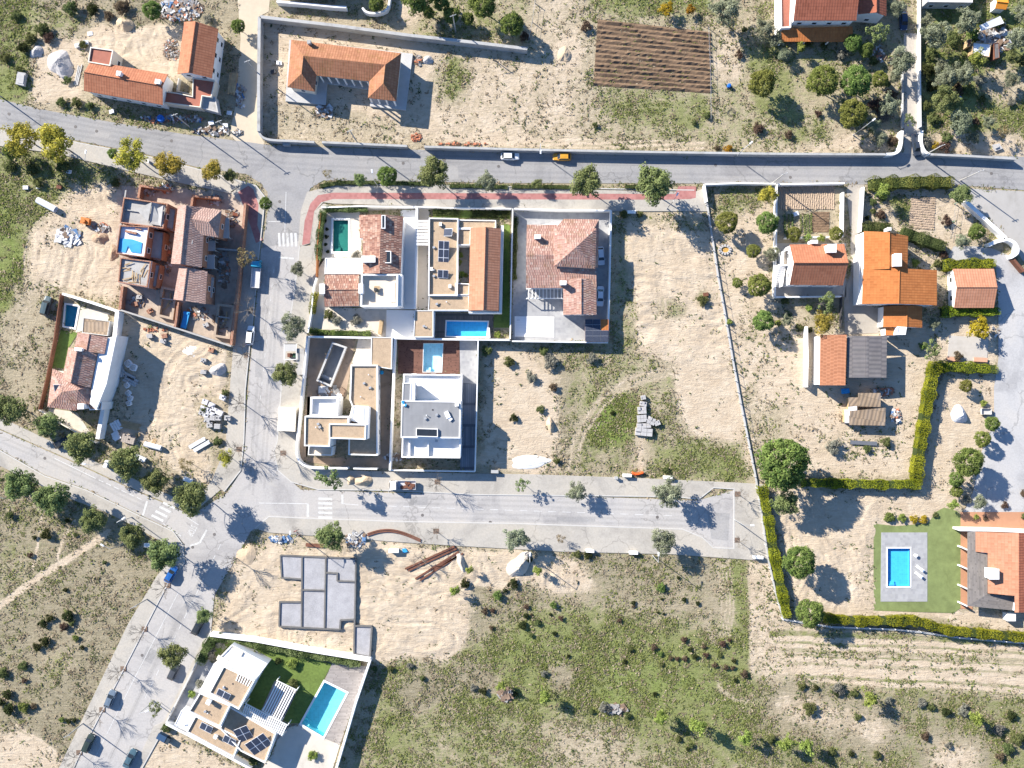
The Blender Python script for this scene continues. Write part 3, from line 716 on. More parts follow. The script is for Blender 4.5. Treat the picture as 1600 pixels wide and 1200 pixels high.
# ------------------------------------------------------------------ world, sun, camera
sc_ = bpy.context.scene
wd = bpy.data.worlds.new("World"); sc_.world = wd; wd.use_nodes = True
SUN_EL = 28.5; SDX, SDY = .81, -.588          # shadows run right and down in the photo
bg = wd.node_tree.nodes['Background']; sky = wd.node_tree.nodes.new('ShaderNodeTexSky'); sky.sky_type='NISHITA'; sky.sun_disc=False
sky.sun_elevation = R(SUN_EL); sky.sun_rotation = math.atan2(-SDX, -SDY)
wd.node_tree.links.new(sky.outputs[0], bg.inputs[0]); bg.inputs[1].default_value = .09; sky.ozone_density = 7.0; sky.dust_density = .3
sl = bpy.data.lights.new('sun','SUN'); sl.energy = 5.0; sl.angle = R(.5); sl.color = (1,.935,.835)
so = bpy.data.objects.new('sun', sl); C.objects.link(so)
ce = math.cos(R(SUN_EL)); so.rotation_euler = Vector((SDX*ce, SDY*ce, -math.sin(R(SUN_EL)))).to_track_quat('-Z','Y').to_euler()
so.location = (-150,110,150)
cd = bpy.data.cameras.new('camera'); cam = bpy.data.objects.new('camera', cd); C.objects.link(cam); sc_.camera = cam
cam.location = (0,0,H); cd.sensor_width = 36; cd.lens = 36*H/(1600*S); cd.clip_start = 1; cd.clip_end = 6000
sc_.view_settings.view_transform='Standard'; sc_.view_settings.look='None'; sc_.view_settings.exposure = 1.3; sc_.view_settings.gamma = 1
# ------------------------------------------------------------------ roads, pavements, paths
ASPH = asphalt('worn_asphalt', (.37,.355,.342), (.42,.395,.35))
ASPH2= asphalt('north_asphalt', (.275,.27,.268), (.33,.312,.28))
PAVM = asphalt('pavement_concrete', (.375,.35,.31), (.42,.38,.32))
PINK = cells('red_pavers', [(.38,.165,.15),(.42,.195,.18),(.34,.145,.135)], (.6,.6), bump=0, joint=.05, var=.25)
DRIVE= asphalt('pale_drive', (.385,.38,.378), (.42,.41,.395))
KERBM= M('kerb_stone', (.45,.44,.42), .1, 1, .9)
PAINTW=M('road_paint', (.53,.53,.52), .12, 2.5, .7, stain=.4)
EARTH= M('site_earth', (.38,.31,.25), .3, .8, .95, bump=.4, stain=.25)
SANDM = M('loose_sand', (.46,.36,.25), .14, .9, .95, bump=.5)
SANDG = M('grey_sand', (.42,.4,.39), .14, .9, .95, bump=.5)
GRASSM= M('lawn_grass', (.12,.17,.04), .35, 1.6, .95, bump=.6, stain=.2)
LAWNP = M('dry_lawn', (.165,.2,.075), .3, .6, .95, bump=.4, stain=.2)
sheet('road', [(-120,140),(0,155),(60,170),(170,190),(290,210),(380,221),(415,226),(520,231),(700,235),(900,239),(1100,242),(1300,243),(1420,238),(1442,238),(1600,245),(1730,248),(1730,300),(1600,297),(1510,290),(1300,287),(800,286),(560,282),(505,282),(485,294),(475,320),(470,380),(410,390),(418,330),(418,300),(405,285),(385,272),(312,262),(225,240),(112,218),(0,200),(-120,192)], .02, ASPH2)
sheet('street', [(408,388),(470,376),(466,440),(452,520),(441,600),(434,690),(436,735),(470,765),(610,770),(800,772),(1090,782),(1150,765),(1152,857),(1112,857),(1060,830),(800,822),(620,818),(420,812),(392,830),(370,870),(335,930),(330,985),(255,1135),(215,1215),(172,1320),(68,1320),(125,1180),(262,912),(290,880),(288,850),(270,828),(222,806),(135,764),(70,742),(0,702),(-120,680),(-120,655),(0,672),(100,716),(200,762),(300,805),(355,770),(378,735),(383,690),(388,600),(398,500)], .025, ASPH)
PV = [
 ('pavement', [(434,735),(428,705),(433,690),(440,600),(450,520),(462,440),(468,384),(485,384),(492,330),(505,318),(520,322),(655,322),(655,326),(500,331),(494,420),(487,500),(479,524),(463,690),(468,722),(478,730),(545,735),(612,737),(742,740),(830,741),(1000,747),(1170,755),(1196,757),(1212,885),(1190,876),(1050,866),(880,862),(700,852),(640,848),(500,838),(420,832),(398,826),(420,807),(482,810),(625,815),(800,818),(1067,827),(1098,840),(1115,856),(1147,857),(1147,764),(1115,762),(1092,780),(1055,776),(750,773),(600,766),(497,765),(455,753),(440,740)]),
 ('pavement.001', [(480,300),(520,290),(660,290),(900,296),(1085,300),(1105,292),(1105,330),(960,330),(655,322),(520,318),(505,316),(492,330),(485,380),(466,386),(470,330)]),
 ('pavement.002', [(383,285),(400,290),(414,308),(410,350),(405,390),(398,470),(390,540),(383,610),(381,690),(376,735),(350,768),(330,752),(352,700),(358,620),(364,545),(386,330),(360,300)]),
 ('pavement.003', [(0,203),(112,221),(225,243),(312,265),(383,285),(360,302),(300,290),(180,262),(90,240),(0,228),(-120,220),(-120,196)]),
 ('pavement.004', [(-120,682),(0,704),(70,744),(135,766),(222,808),(270,830),(286,852),(288,880),(262,912),(125,1178),(60,1320),(30,1320),(92,1200),(200,975),(245,900),(262,880),(255,848),(210,822),(165,800),(90,772),(0,728),(-120,704)]),
 ('pavement.005', [(-120,640),(0,652),(90,694),(190,740),(240,762),(300,790),(330,752),(345,765),(300,803),(200,760),(100,714),(0,670),(-120,653)]),
 ('pavement.006', [(330,985),(262,1128),(222,1200),(200,1245),(190,1245),(240,1135),(256,1128),(322,990)])]
for nm, p in PV:
    struct(nm.split('.')[0], MB().prism(WP(p,.13), -.05, .13), PAVM)
# red paver band, kerbs, bay lines
struct('paver_path', MB().prism(WP([(472,383),(476,345),(485,318),(497,305),(520,301),(1055,303),(1060,291),(1088,291),(1087,309),(1078,311),(1040,312),(520,311),(502,316),(491,330),(484,380)],.135), .05, .134), PINK)
struct('paver_path', MB().prism(WP([(388,290),(396,296),(404,320),(402,352),(410,375),(400,380),(384,330),(372,300)],.135), .05, .134), PINK)
def kerb(pts, w=.22):
    struct('kerb', MB().prism(strip(WP(pts,.15), w), -.05, .145), KERBM)
kerb([(-120,196),(0,203),(112,221),(225,243),(312,265),(383,285),(400,290),(414,308),(410,350),(405,390),(398,470),(390,540),(383,610),(381,690),(376,735),(350,768)])
kerb([(468,384),(462,440),(450,520),(440,600),(433,690),(428,705),(434,735),(440,740),(455,753),(497,765),(600,766),(750,773),(1055,776),(1092,780),(1115,762),(1147,764),(1147,857),(1115,856),(1098,840),(1067,827),(800,818),(625,815),(482,810),(420,807),(398,826)])
kerb([(-120,682),(0,704),(70,744),(135,766),(222,808),(270,830),(286,852),(288,880),(262,912),(125,1178),(60,1320)])
kerb([(330,985),(262,1128),(222,1200),(200,1245)])
kerb([(505,288),(660,289),(900,294),(1085,297)])
GUT = M('gutter_asphalt', (.22,.215,.215), .12, .8, .9, stain=.2)
def line(name, pts, w, mat, z=.032): struct(name, MB().prism(strip(WP(pts,z), w), z, z), mat)
line('parking_bay', [(279,925),(205,1070),(148,1185)], .12, PAINTW)
# painted markings
mk = MB()
def ln(a,b,w=.14): mk.prism(strip(WP([a,b],.034), w), .034, .034)
def dash(a,b,n,fill=.6,w=.14):
    for i in range(n):
        t0=i/n; t1=(i+fill)/n; ln((a[0]+(b[0]-a[0])*t0,a[1]+(b[1]-a[1])*t0),(a[0]+(b[0]-a[0])*t1,a[1]+(b[1]-a[1])*t1),w)
for i in range(5): y=779+i*7.3; ln((497.5,y),(519,y+.6),.5)
ln((405,786),(481,787),.16); ln((481,787),(481,808),.5); ln((535,773),(535,787),.45); ln((535,787),(560,789),.16)
dash((585,790),(1060,806),21,.55,.12)
for i in range(5): t=i/4; x=241+t*24; y=808-t*26.5; ln((x-4,y-3),(x+14,y+6),.55)
ln((223,806),(230,783),.5); ln((85,716),(142,744),.16); dash((142,744),(226,783),7,.62,.16); ln((255,818),(283,838),.15); ln((292,808),(310,820),.15)
ln((297,853),(312,848),.45); ln((312,848),(323,828),.45)
dash((345,850),(222,1100),14,.5,.12); dash((428,420),(405,640),10,.3,.1)
for i in range(5): x=436+i*6.4; ln((x,364),(x+1,385),.5)
ln((419,346),(441,346),.14); ln((436,402),(459,404),.4)
ln((447,300),(445,362),.12)
for x0,x1,y in ((607,720,750),(763,990,756)): ln((x0,y),(x1,y+2),.1); ln((x0,y),(x0,y+20),.1)
struct('road_marking', mk, PAINTW)
# worn wheel paths and repaired patches on the asphalt
WORN=asphalt('wheel_worn_asphalt',(.335,.322,.31),(.38,.36,.325)); WORN2=asphalt('north_wheel_worn',(.25,.246,.246),(.29,.275,.25)); PATCH=asphalt('repair_asphalt',(.3,.292,.286),(.35,.33,.3))
for pts,mt in (([(420,420),(402,640),(392,770)],WORN),([(435,420),(418,640),(410,760)],WORN),([(600,782),(800,786),(1080,796)],WORN),([(520,800),(800,808),(1080,818)],WORN),([(0,686),(100,728),(230,792)],WORN),([(330,880),(255,1010),(170,1190)],WORN),([(0,166),(170,200),(400,240),(700,249),(1100,255),(1600,264)],WORN2),([(0,188),(170,215),(400,258),(700,272),(1100,276),(1600,284)],WORN2)):
    pts=smooth_line(pts,2)
    for o_ in (-5,5): line('wheel_path',[(x+(o_*.55 if mt is WORN and pts[0][1]<500 and pts[0][0]>390 else 0),y+o_*.8) for x,y in pts],.55,mt,.0285)
for pg in (rect(640,776,668,789),rect(870,808,930,815),[(400,560),(411,561),(409,590),(398,589)],[(150,205),(172,209),(169,216),(147,212)],rect(1180,262,1240,270),[(230,1010),(246,1018),(236,1038),(221,1029)],rect(700,258,716,281),[(1105,800),(1140,802),(1138,845),(1112,842)]): struct('road_patch',MB().prism(WP(pg,.0305),.0305,.0305),PATCH)
# STOP lettering painted on the lane, read from the south-east driver's side
fc = bpy.data.curves.new('stop_text','FONT'); fc.body='STOP'; fc.size=1.05; fc.align_x='CENTER'; fc.align_y='CENTER'; fc.extrude=0
fo = bpy.data.objects.new('stop_text_tmp', fc); C.objects.link(fo); dg=bpy.context.evaluated_depsgraph_get()
me = bpy.data.meshes.new_from_object(fo.evaluated_get(dg)); bpy.data.objects.remove(fo)
st = bpy.data.objects.new('road_lettering', me); C.objects.link(st); me.materials.clear(); me.materials.append(PAINTW)
st.location = W(299.5,829,.036); st.rotation_euler=(0,0,R(243)); st.scale=(1,2.1,1); st['kind']='structure'
mh = MB()
for x,y in ((14,178),(118,198),(151,205),(268,220),(630,255),(694,250),(779,260),(1118,258),(1235,277),(1549,271),(660,805),(766,816),(1027,808),(335,835),(301,855),(433,820),(222,1024),(437,315),(70,716)): mh.lathe(W(x,y,.03),[(.36,0),(.36,.012),(0,.012)],14)
struct('manhole_and_shadow_disc', mh, M('cover_and_shadow_dark',(.13,.12,.115),.2,3,.7))  # lamp head shadows on the road are painted as dark discs among these
# driveways and aprons on the east side
sheet('driveway', [(1322,288),(1351,288),(1346,360),(1345,476),(1382,480),(1382,520),(1320,522),(1318,480),(1322,440),(1330,430),(1328,350)], .03, M('drive_concrete',(.34,.31,.27),.12,.6,.9,stain=.2))
sheet('driveway', [(1412,52),(1439,52),(1440,206),(1442,240),(1412,240)], .03, M('drive_gravel',(.42,.38,.33),.15,2,.95,bump=.4))
sheet('forecourt', [(1508,294),(1600,299),(1730,300),(1730,470),(1600,410),(1590,395),(1577,372),(1540,338),(1509,312)], .028, M('apron',(.35,.335,.315),.08,.5,.9,stain=.15))
sheet('driveway', [(1525,385),(1550,388),(1578,400),(1600,430),(1730,470),(1730,830),(1601,800),(1505,800),(1520,770),(1534,705),(1553,660),(1553,605),(1560,560),(1560,480),(1556,418),(1500,410),(1480,402),(1490,385)], .03, DRIVE)
sheet('track', [(368,-40),(425,-40),(420,18),(404,26),(403,206),(415,226),(372,222),(358,212),(368,165),(376,60)], .012, M('sandy_track',(.48,.41,.31),.12,.6,.95,bump=.3))
# ------------------------------------------------------------------ ground: one sheet, masks painted per vertex
def vnoise(x, y, s, seed):
    rs = np.random.RandomState(seed); T = rs.rand(256,256); X=x/s; Y=y/s; xi=np.floor(X).astype(int); yi=np.floor(Y).astype(int); fx=X-xi; fy=Y-yi
    fx=fx*fx*(3-2*fx); fy=fy*fy*(3-2*fy); g=lambda a,b:T[a%256,b%256]
    return (g(xi,yi)*(1-fx)+g(xi+1,yi)*fx)*(1-fy)+(g(xi,yi+1)*(1-fx)+g(xi+1,yi+1)*fx)*fy
def fbm(x, y, s, seed, n=4):
    r=0; a=1; t=0
    for i in range(n): r=r+a*vnoise(x,y,s/2**i,seed+i); t+=a; a*=.55
    return r/t
GX = np.arange(-110,1711,2.6); GY = np.arange(-110,1311,2.6)      # photo units
PX, PY = np.meshgrid(GX, GY)
wx = (fbm(PX,PY,60,1)-.5)*26+(fbm(PX,PY,14,5,2)-.5)*12; wy = (fbm(PX,PY,60,9)-.5)*26+(fbm(PX,PY,14,13,2)-.5)*12
def inpoly(poly, x, y):
    r = np.zeros(x.shape,bool); n=len(poly)
    for i in range(n):
        x0,y0=poly[i]; x1,y1=poly[(i+1)%n]
        if y0==y1: continue
        r ^= ((y0>y)!=(y1>y)) & (x < (x1-x0)*(y-y0)/(y1-y0)+x0)
    return r
def blur(a, k):
    for _ in range(2):
        for ax in (0,1):
            p=np.pad(a,[(k,k) if i==ax else (0,0) for i in (0,1)],mode='edge'); c=np.cumsum(p,axis=ax)
            c=np.concatenate([np.zeros_like(np.take(c,[0],axis=ax)),c],axis=ax)
            a=(np.take(c,range(2*k+1,c.shape[ax]),axis=ax)-np.take(c,range(0,c.shape[ax]-2*k-1),axis=ax))/(2*k+1)
    return a
MK = {c: np.zeros_like(PX) for c in 'GSB'}
MK['B'] += .5; MK['G'] += .45
def area_(ch, poly, val, soft=3, warp=1.0):
    m = inpoly(poly, PX+wx*warp, PY+wy*warp).astype(float); m = blur(m, soft) if soft else m
    for c in ch: MK[c] = MK[c]*(1-m)+val[ch.index(c)]*m
def ell(x,y,a,b,n=20): return [(x+a*math.cos(6.2832*i/n), y+b*math.sin(6.2832*i/n)) for i in range(n)]
def stroke(ch, pts, w, val, soft=1, warp=.2):
    m = np.zeros_like(PX); X=PX+wx*warp; Y=PY+wy*warp
    for (ax,ay),(bx,by) in zip(pts,pts[1:]):
        dx,dy=bx-ax,by-ay; t=np.clip(((X-ax)*dx+(Y-ay)*dy)/(dx*dx+dy*dy),0,1); d=np.hypot(X-ax-t*dx,Y-ay-t*dy); m=np.maximum(m,np.clip((w/2-d)/1.5+.5,0,1))
    m = blur(m,soft) if soft else m
    for c in ch: MK[c]=MK[c]*(1-m)+val[ch.index(c)]*m
A=area_
# top left: rough plot with rubble, green margins, earthy yard
A('GSB',[(-50,-50),(380,-50),(370,170),(-50,160)],(.25,.35,.55))
A('GSB',[(-50,-50),(60,-50),(60,60),(30,150),(-50,150)],(.75,.1,.3)); A('GSB',ell(95,30,40,22),(.6,.15,.5)); A('GSB',[(-40,115),(50,110),(45,155),(-40,152)],(.8,.1,.1))
A('GSB',[(60,60),(130,60),(125,175),(45,165)],(.05,.85,.1)); A('GSB',[(135,45),(285,45),(285,120),(180,120),(140,80)],(0,1,0)); A('GSB',[(90,148),(250,185),(330,205),(300,210),(90,178)],(.6,.3,.3))
A('GSB',[(200,0),(330,0),(330,30),(200,40)],(.15,.35,.85))
# school plot and the stubble field
A('GSB',[(400,20),(830,80),(830,232),(400,218)],(.05,.72,.05)); A('GSB',[(415,150),(520,170),(660,190),(660,222),(415,215)],(.22,.45,.15)); A('GSB',ell(705,125,38,45),(.62,.3,.1)); A('GSB',[(680,70),(930,60),(930,232),(680,228)],(.2,.6,.12),8)
A('GSB',ell(710,120,26,42),(.66,.25,.1)); A('GSB',[(830,-40),(915,-40),(915,100),(850,110),(815,60)],(.28,.55,.1)); A('GSB',[(630,-40),(830,-40),(830,80),(640,52)],(.55,.3,.35)); A('GSB',[(620,-40),(655,-40),(650,40),(625,45)],(0,.9,.1))
A('GSB',[(905,-40),(1110,-40),(1110,22),(930,18)],(.78,.1,.1)); A('GSB',ell(890,85,14,20),(0,1,0)); A('GSB',[(960,140),(1118,140),(1115,205),(1020,200),(940,180)],(.68,.2,.1),6); A('GSB',[(925,130),(1112,135),(1112,144),(925,140)],(.6,.2,.3))
A('GSB',[(1110,40),(1210,60),(1420,60),(1420,235),(1110,238)],(.52,.38,.15)); A('GSB',[(1165,70),(1215,70),(1240,120),(1245,200),(1190,180)],(.72,.1,.1)); A('GSB',[(1300,205),(1420,225),(1420,240),(1190,240)],(.2,.7,.1)); A('GSB',[(1120,40),(1165,45),(1160,120),(1115,130)],(.35,.6,0)); A('GSB',ell(1260,210,45,16),(.6,.3,.1))
A('GSB',[(1442,-40),(1650,-40),(1650,250),(1445,240)],(.8,.1,.35)); A('GSB',[(1480,150),(1600,140),(1600,200),(1490,215)],(.78,.12,.1)); A('GSB',[(1450,200),(1650,210),(1650,255),(1450,245)],(.3,.65,.1)); A('GSB',ell(1575,130,40,35),(.4,.45,.2))
# far left: green, tracks, construction sand
A('GSB',[(-50,225),(150,250),(190,290),(110,320),(40,440),(30,560),(-50,600)],(.68,.1,.3)); A('GSB',[(-50,255),(20,300),(45,420),(20,540),(-50,560)],(.85,.05,.2)); A('GSB',[(0,490),(75,470),(90,500),(75,620),(50,665),(0,650)],(.15,.35,.6))
A('GSB',[(120,295),(190,300),(182,480),(110,456),(55,440),(48,370),(85,330)],(.02,1,0)); A('GSB',[(90,340),(130,345),(118,392),(86,385)],(.6,.3,.3)); A('GSB',[(135,295),(190,300),(183,390),(150,370)],(0,1,0))
A('GSB',[(20,440),(75,440),(72,520),(60,640),(30,650),(10,560)],(.25,.45,.5)); A('GSB',[(75,440),(95,455),(80,510),(70,500)],(.6,.3,.2))
A('GSB',[(183,486),(362,542),(356,640),(350,700),(332,760),(240,715),(165,690)],(0,1,0)); A('GSB',[(165,520),(186,520),(200,600),(190,690),(160,690)],(.25,.5,.4)); A('GSB',[(310,610),(352,615),(355,720),(330,745),(308,690)],(.45,.4,.4)); A('GSB',[(185,690),(240,690),(240,715),(190,712)],(.5,.4,.3)); A('GSB',[(265,720),(330,715),(300,750)],(.4,.5,.3))
# villa plots
A('GSB',[(480,524),(612,528),(608,735),(465,728)],(.08,.45,.7),1,.2); A('GSB',[(612,585),(630,585),(628,735),(610,735)],(.22,.55,.4),1,.3); A('GSB',[(612,716),(720,716),(720,735),(612,735)],(.3,.35,.5),1,.3)
A('GSB',[(955,325),(1108,330),(1180,560),(1190,600),(1150,600),(960,545)],(.06,.95,0),2); A('GSB',[(962,330),(1110,335),(1112,368),(970,350)],(.5,.3,.4)); A('GSB',[(952,340),(975,340),(990,480),(1000,570),(950,560),(955,400)],(.55,.2,.4)); A('GSB',ell(1050,480,34,22),(.55,.35,.1)); A('GSB',ell(1098,465,14,20),(.62,.3,.2)); A('GSB',[(965,455),(1000,460),(995,545),(960,520)],(.55,.35,.2))
A('GSB',[(745,535),(960,540),(1050,575),(1060,745),(745,740)],(.5,.1,.6)); A('GSB',[(748,540),(880,545),(880,740),(748,740)],(.12,.6,.5)); A('GSB',[(775,555),(815,545),(850,600),(870,650),(860,700),(790,715),(760,640)],(.05,.95,.25)); A('GSB',[(1050,570),(1150,575),(1165,690),(1080,685),(1058,640)],(.05,1,0),2,.5)
A('GSB',ell(953,650,38,52),(1.0,0,.0),3); A('GSB',[(905,570),(1050,560),(1050,640),(1000,610),(930,610)],(.55,.2,.2)); A('GSB',[(1075,685),(1168,690),(1178,750),(1010,745),(1020,700)],(.66,.15,.4),4); A('GSB',ell(1140,725,35,22),(.8,.05,.1)); stroke('GSB',smooth_line([(890,735),(900,680),(930,630),(985,590),(1060,575)]),13,(.25,.42,.5),2); stroke('GSB',[(1000,685),(1000,730)],16,(.1,.75,.2),2); A('GSB',[(1140,560),(1160,560),(1188,745),(1165,740)],(.4,.6,.1),2)
A('GSB',ell(800,722,70,12),(0,.9,.1),2)
# east plots
A('GSB',[(1105,288),(1215,288),(1215,560),(1165,600),(1130,460)],(.25,.72,.12)); A('GSB',[(1110,290),(1210,292),(1200,320),(1115,345)],(.62,.3,.1)); A('GSB',[(1130,470),(1260,470),(1260,560),(1200,640),(1175,640)],(.32,.6,.1),5); A('GSB',[(1255,522),(1470,500),(1455,570),(1425,750),(1190,750),(1175,640),(1215,560)],(.15,.85,.05),4); A('GSB',[(1270,655),(1430,660),(1400,720),(1260,720)],(.38,.6,.1),6); A('GSB',[(1175,620),(1235,640),(1240,720),(1180,740)],(.45,.45,.2),5)
A('GSB',[(1345,285),(1510,290),(1540,380),(1480,405),(1350,360)],(.3,.65,.1)); A('GSB',[(1385,305),(1422,305),(1418,350),(1400,340)],(.85,.05,.1),2); A('GSB',[(1418,370),(1470,380),(1480,480),(1420,420)],(.3,.6,.3)); A('GSB',[(1465,490),(1560,490),(1560,572),(1465,572)],(.1,.85,.1))
A('GSB',[(1215,290),(1322,290),(1320,385),(1213,380)],(.25,.45,.5),1,.3); A('GSB',[(1480,580),(1556,580),(1556,660),(1520,760),(1500,800),(1430,770),(1450,680)],(.02,1,0)); A('GSB',[(1205,765),(1440,765),(1500,800),(1500,960),(1600,985),(1600,965),(1440,965),(1240,960)],(.04,.97,.05),2); A('GSB',[(1340,860),(1365,830),(1365,950),(1345,950)],(.22,.6,.3))
A('GSB',[(1500,955),(1600,960),(1600,990),(1440,965)],(0,1,0),1)
# foundation plot and scrub fields to the south
A('GSB',[(345,960),(372,885),(420,842),(560,850),(740,865),(760,960),(700,1040),(585,1035),(330,985)],(0,1.05,0),2); A('GSB',[(560,850),(720,855),(700,880),(640,900),(560,890)],(0,.9,.1)); A('GSB',[(400,838),(560,842),(555,866),(410,866)],(.35,.55,.35))
A('GSB',[(735,868),(1195,868),(1195,1080),(720,1060)],(.42,.18,.7)); A('GSB',[(722,858),(820,862),(820,915),(790,925),(725,905)],(0,1,.1),2); A('GSB',[(826,868),(900,876),(945,938),(850,930),(810,905)],(.02,.95,.15),3); A('GSB',[(880,920),(1150,880),(1160,1010),(1000,1020),(850,990)],(.42,.3,.6),8)
A('GSB',[(690,1045),(830,960),(900,955),(1180,1000),(1190,1200),(570,1230),(600,1040)],(.78,.04,.42),6); A('GSB',ell(1000,1070,90,36),(.85,0,.2),8); A('GSB',[(1135,872),(1172,872),(1174,1035),(1140,1000)],(.75,.1,.15),3); A('GSB',ell(660,1090,45,40),(.25,.25,.85),6); A('GSB',ell(740,1060,40,28),(.3,.2,.85)); A('GSB',[(700,1100),(1020,1130),(1180,1190),(1180,1240),(580,1240),(640,1110)],(.6,.22,.5),6); A('GSB',[(850,1145),(960,1140),(1010,1190),(880,1210)],(.3,.52,.4),8); A('GSB',ell(880,1055,25,20),(.35,.2,.7))
A('GSB',[(1174,870),(1205,870),(1225,965),(1300,980),(1600,1005),(1650,1005),(1650,1095),(1180,1060)],(.38,.62,.1),2,.3); stroke('GSB',[(1174,870),(1175,1050)],5,(0,1,.1),1)
for k,(dy,w_,g_,s_) in enumerate(((0,9,.6,.2),(9,5,.05,1),(15,5,.55,.35),(21,4,.1,.95),(27,8,.5,.45),(35,4,.58,.3),(40,6,.05,1),(48,4,.5,.4),(54,4,.05,.95),(60,7,.1,1),(68,4,.6,.25),(74,5,.05,1),(81,4,.5,.4))):
    y=992+dy; stroke('GSB',[(1205+k*4,y-3),(1320,y),(1460,y+7),(1640,y+17)],w_,(g_,s_,0),0,.28)
A('GSB',[(1180,1060),(1640,1100),(1640,1240),(1180,1240)],(.56,.12,.68),3); A('GSB',[(1200,1070),(1420,1110),(1400,1180),(1200,1130)],(.2,.6,.6),6); A('GSB',[(1450,1150),(1540,1165),(1540,1215),(1450,1210)],(.2,.65,.5),5); A('GSB',[(1540,1110),(1640,1110),(1640,1240),(1560,1240)],(.6,.05,.7))
stroke('GSB',smooth_line([(1115,1000),(1100,975),(1115,945),(1135,955)]),4,(.1,.6,.4),1); stroke('GSB',smooth_line([(1120,1060),(1125,1080),(1165,1100),(1180,1085)]),4,(.1,.8,.2),1)
# scrub field bottom left
A('GSB',[(-50,730),(165,800),(255,850),(245,900),(90,1200),(-50,1250)],(.4,.18,.7),4); A('GSB',ell(20,905,60,60),(.5,.15,.55),6); A('GSB',ell(40,800,60,30),(.45,.1,.6),6); A('GSB',ell(170,900,60,40),(.2,.4,.6),6); A('GSB',ell(120,1000,70,60),(.2,.4,.65),8); A('GSB',ell(90,1035,30,25),(.55,.1,.5)); A('GSB',[(-50,1130),(100,1170),(90,1250),(-50,1250)],(.12,.8,.3),4); A('GSB',[(150,970),(200,960),(100,1190),(70,1180)],(.15,.4,.8),4); A('GSB',[(225,1150),(262,1135),(390,1210),(215,1230)],(.1,.9,.15),2); A('GSB',[(285,1140),(340,1175),(320,1185),(270,1150)],(.5,.3,.3))
for p,w in (([(170,830),(120,865),(60,900),(0,948),(-60,990)],9),([(66,798),(58,850),(50,890)],2.5),([(116,812),(98,840),(88,875)],2.5)): stroke('GSB',smooth_line(p),w,(0,1.25,0),0,.15)
for p in ([(60,470),(50,400),(85,340),(150,310)],[(72,480),(62,405),(95,350),(155,318)],[(130,440),(100,400),(85,360)]): stroke('GSB',smooth_line(p),3,(0,.7,.5),1)
def tracks(pts, n, gap, w=2.6, val=(0,.62,.35), warp=.12):
    pts = smooth_line(pts,3)
    for k in range(n):
        o=(k-(n-1)/2)*gap; q=[]
        for i,(x,y) in enumerate(pts):
            a=pts[max(0,i-1)]; b=pts[min(len(pts)-1,i+1)]; L=math.hypot(b[0]-a[0],b[1]-a[1]) or 1
            q.append((x-(b[1]-a[1])/L*o, y+(b[0]-a[0])/L*o))
        stroke('GSB',q,w,val,0,warp)
tracks([(58,470),(45,400),(70,345),(120,318),(150,302)],5,5.5); tracks([(180,470),(140,440),(95,420),(75,380)],4,6); tracks([(175,450),(120,470),(80,440)],3,7)
tracks([(340,600),(290,600),(240,640),(230,700)],4,6); tracks([(350,650),(290,640),(250,590),(200,560)],3,7); tracks([(240,700),(290,690),(320,730)],4,5)
tracks([(590,1020),(620,960),(680,930),(745,945)],4,7); tracks([(575,870),(590,930),(640,1000),(720,1000)],4,6); tracks([(420,850),(380,900),(390,960),(350,985)],5,6); tracks([(700,960),(640,900),(570,900)],3,8); tracks([(560,1010),(480,995),(360,975)],3,6)
tracks([(1040,340),(1020,420),(1040,500),(1000,560)],3,8,2.4,(.1,.7,.3)); tracks([(1095,360),(1110,460),(1140,560),(1150,600)],2,11,2.6,(.15,.6,.3)); tracks([(895,735),(905,680),(935,630),(990,592),(1060,578)],2,11,3,(.15,.62,.35),.4); tracks([(1400,640),(1420,580),(1410,540)],2,10,2.6,(.1,.6,.3)); tracks([(1215,930),(1290,800),(1400,775),(1490,740),(1540,600)],2,12,2.8,(.05,.66,.3))
tracks([(700,215),(800,222),(930,224),(1100,228)],4,4,2,(.1,.85,.1)); tracks([(1130,875),(1140,960),(1120,1010)],4,6,2.2,(.3,.55,.3)); tracks([(480,205),(500,180),(470,150)],2,8,2.4,(.05,.6,.4)); tracks([(20,1140),(60,1165),(100,1200)],3,8,3,(.1,.95,.1))
grn = np.clip(MK['G'],0,1); snd = np.clip(MK['S'],0,1.1); scb = np.clip(MK['B'],0,1)
k = S; VX = (PX-800)*S; VY = (600-PY)*S
VZ = -.05+(fbm(VX,VY,5,31,4)-.5)*.09
ny, nx = PX.shape
idx = np.arange(nx*ny).reshape(ny,nx); GQ = np.stack([idx[:-1,:-1],idx[1:,:-1],idx[1:,1:],idx[:-1,1:]],-1).reshape(-1,4)
def cut_ground():
    global GQ
    inside = np.zeros(nx*ny,bool)
    for P in POOLS:
        inside |= inpoly(offset(P,.03), VX.ravel(), VY.ravel())
    GQ = GQ[~inside[GQ].any(1)]
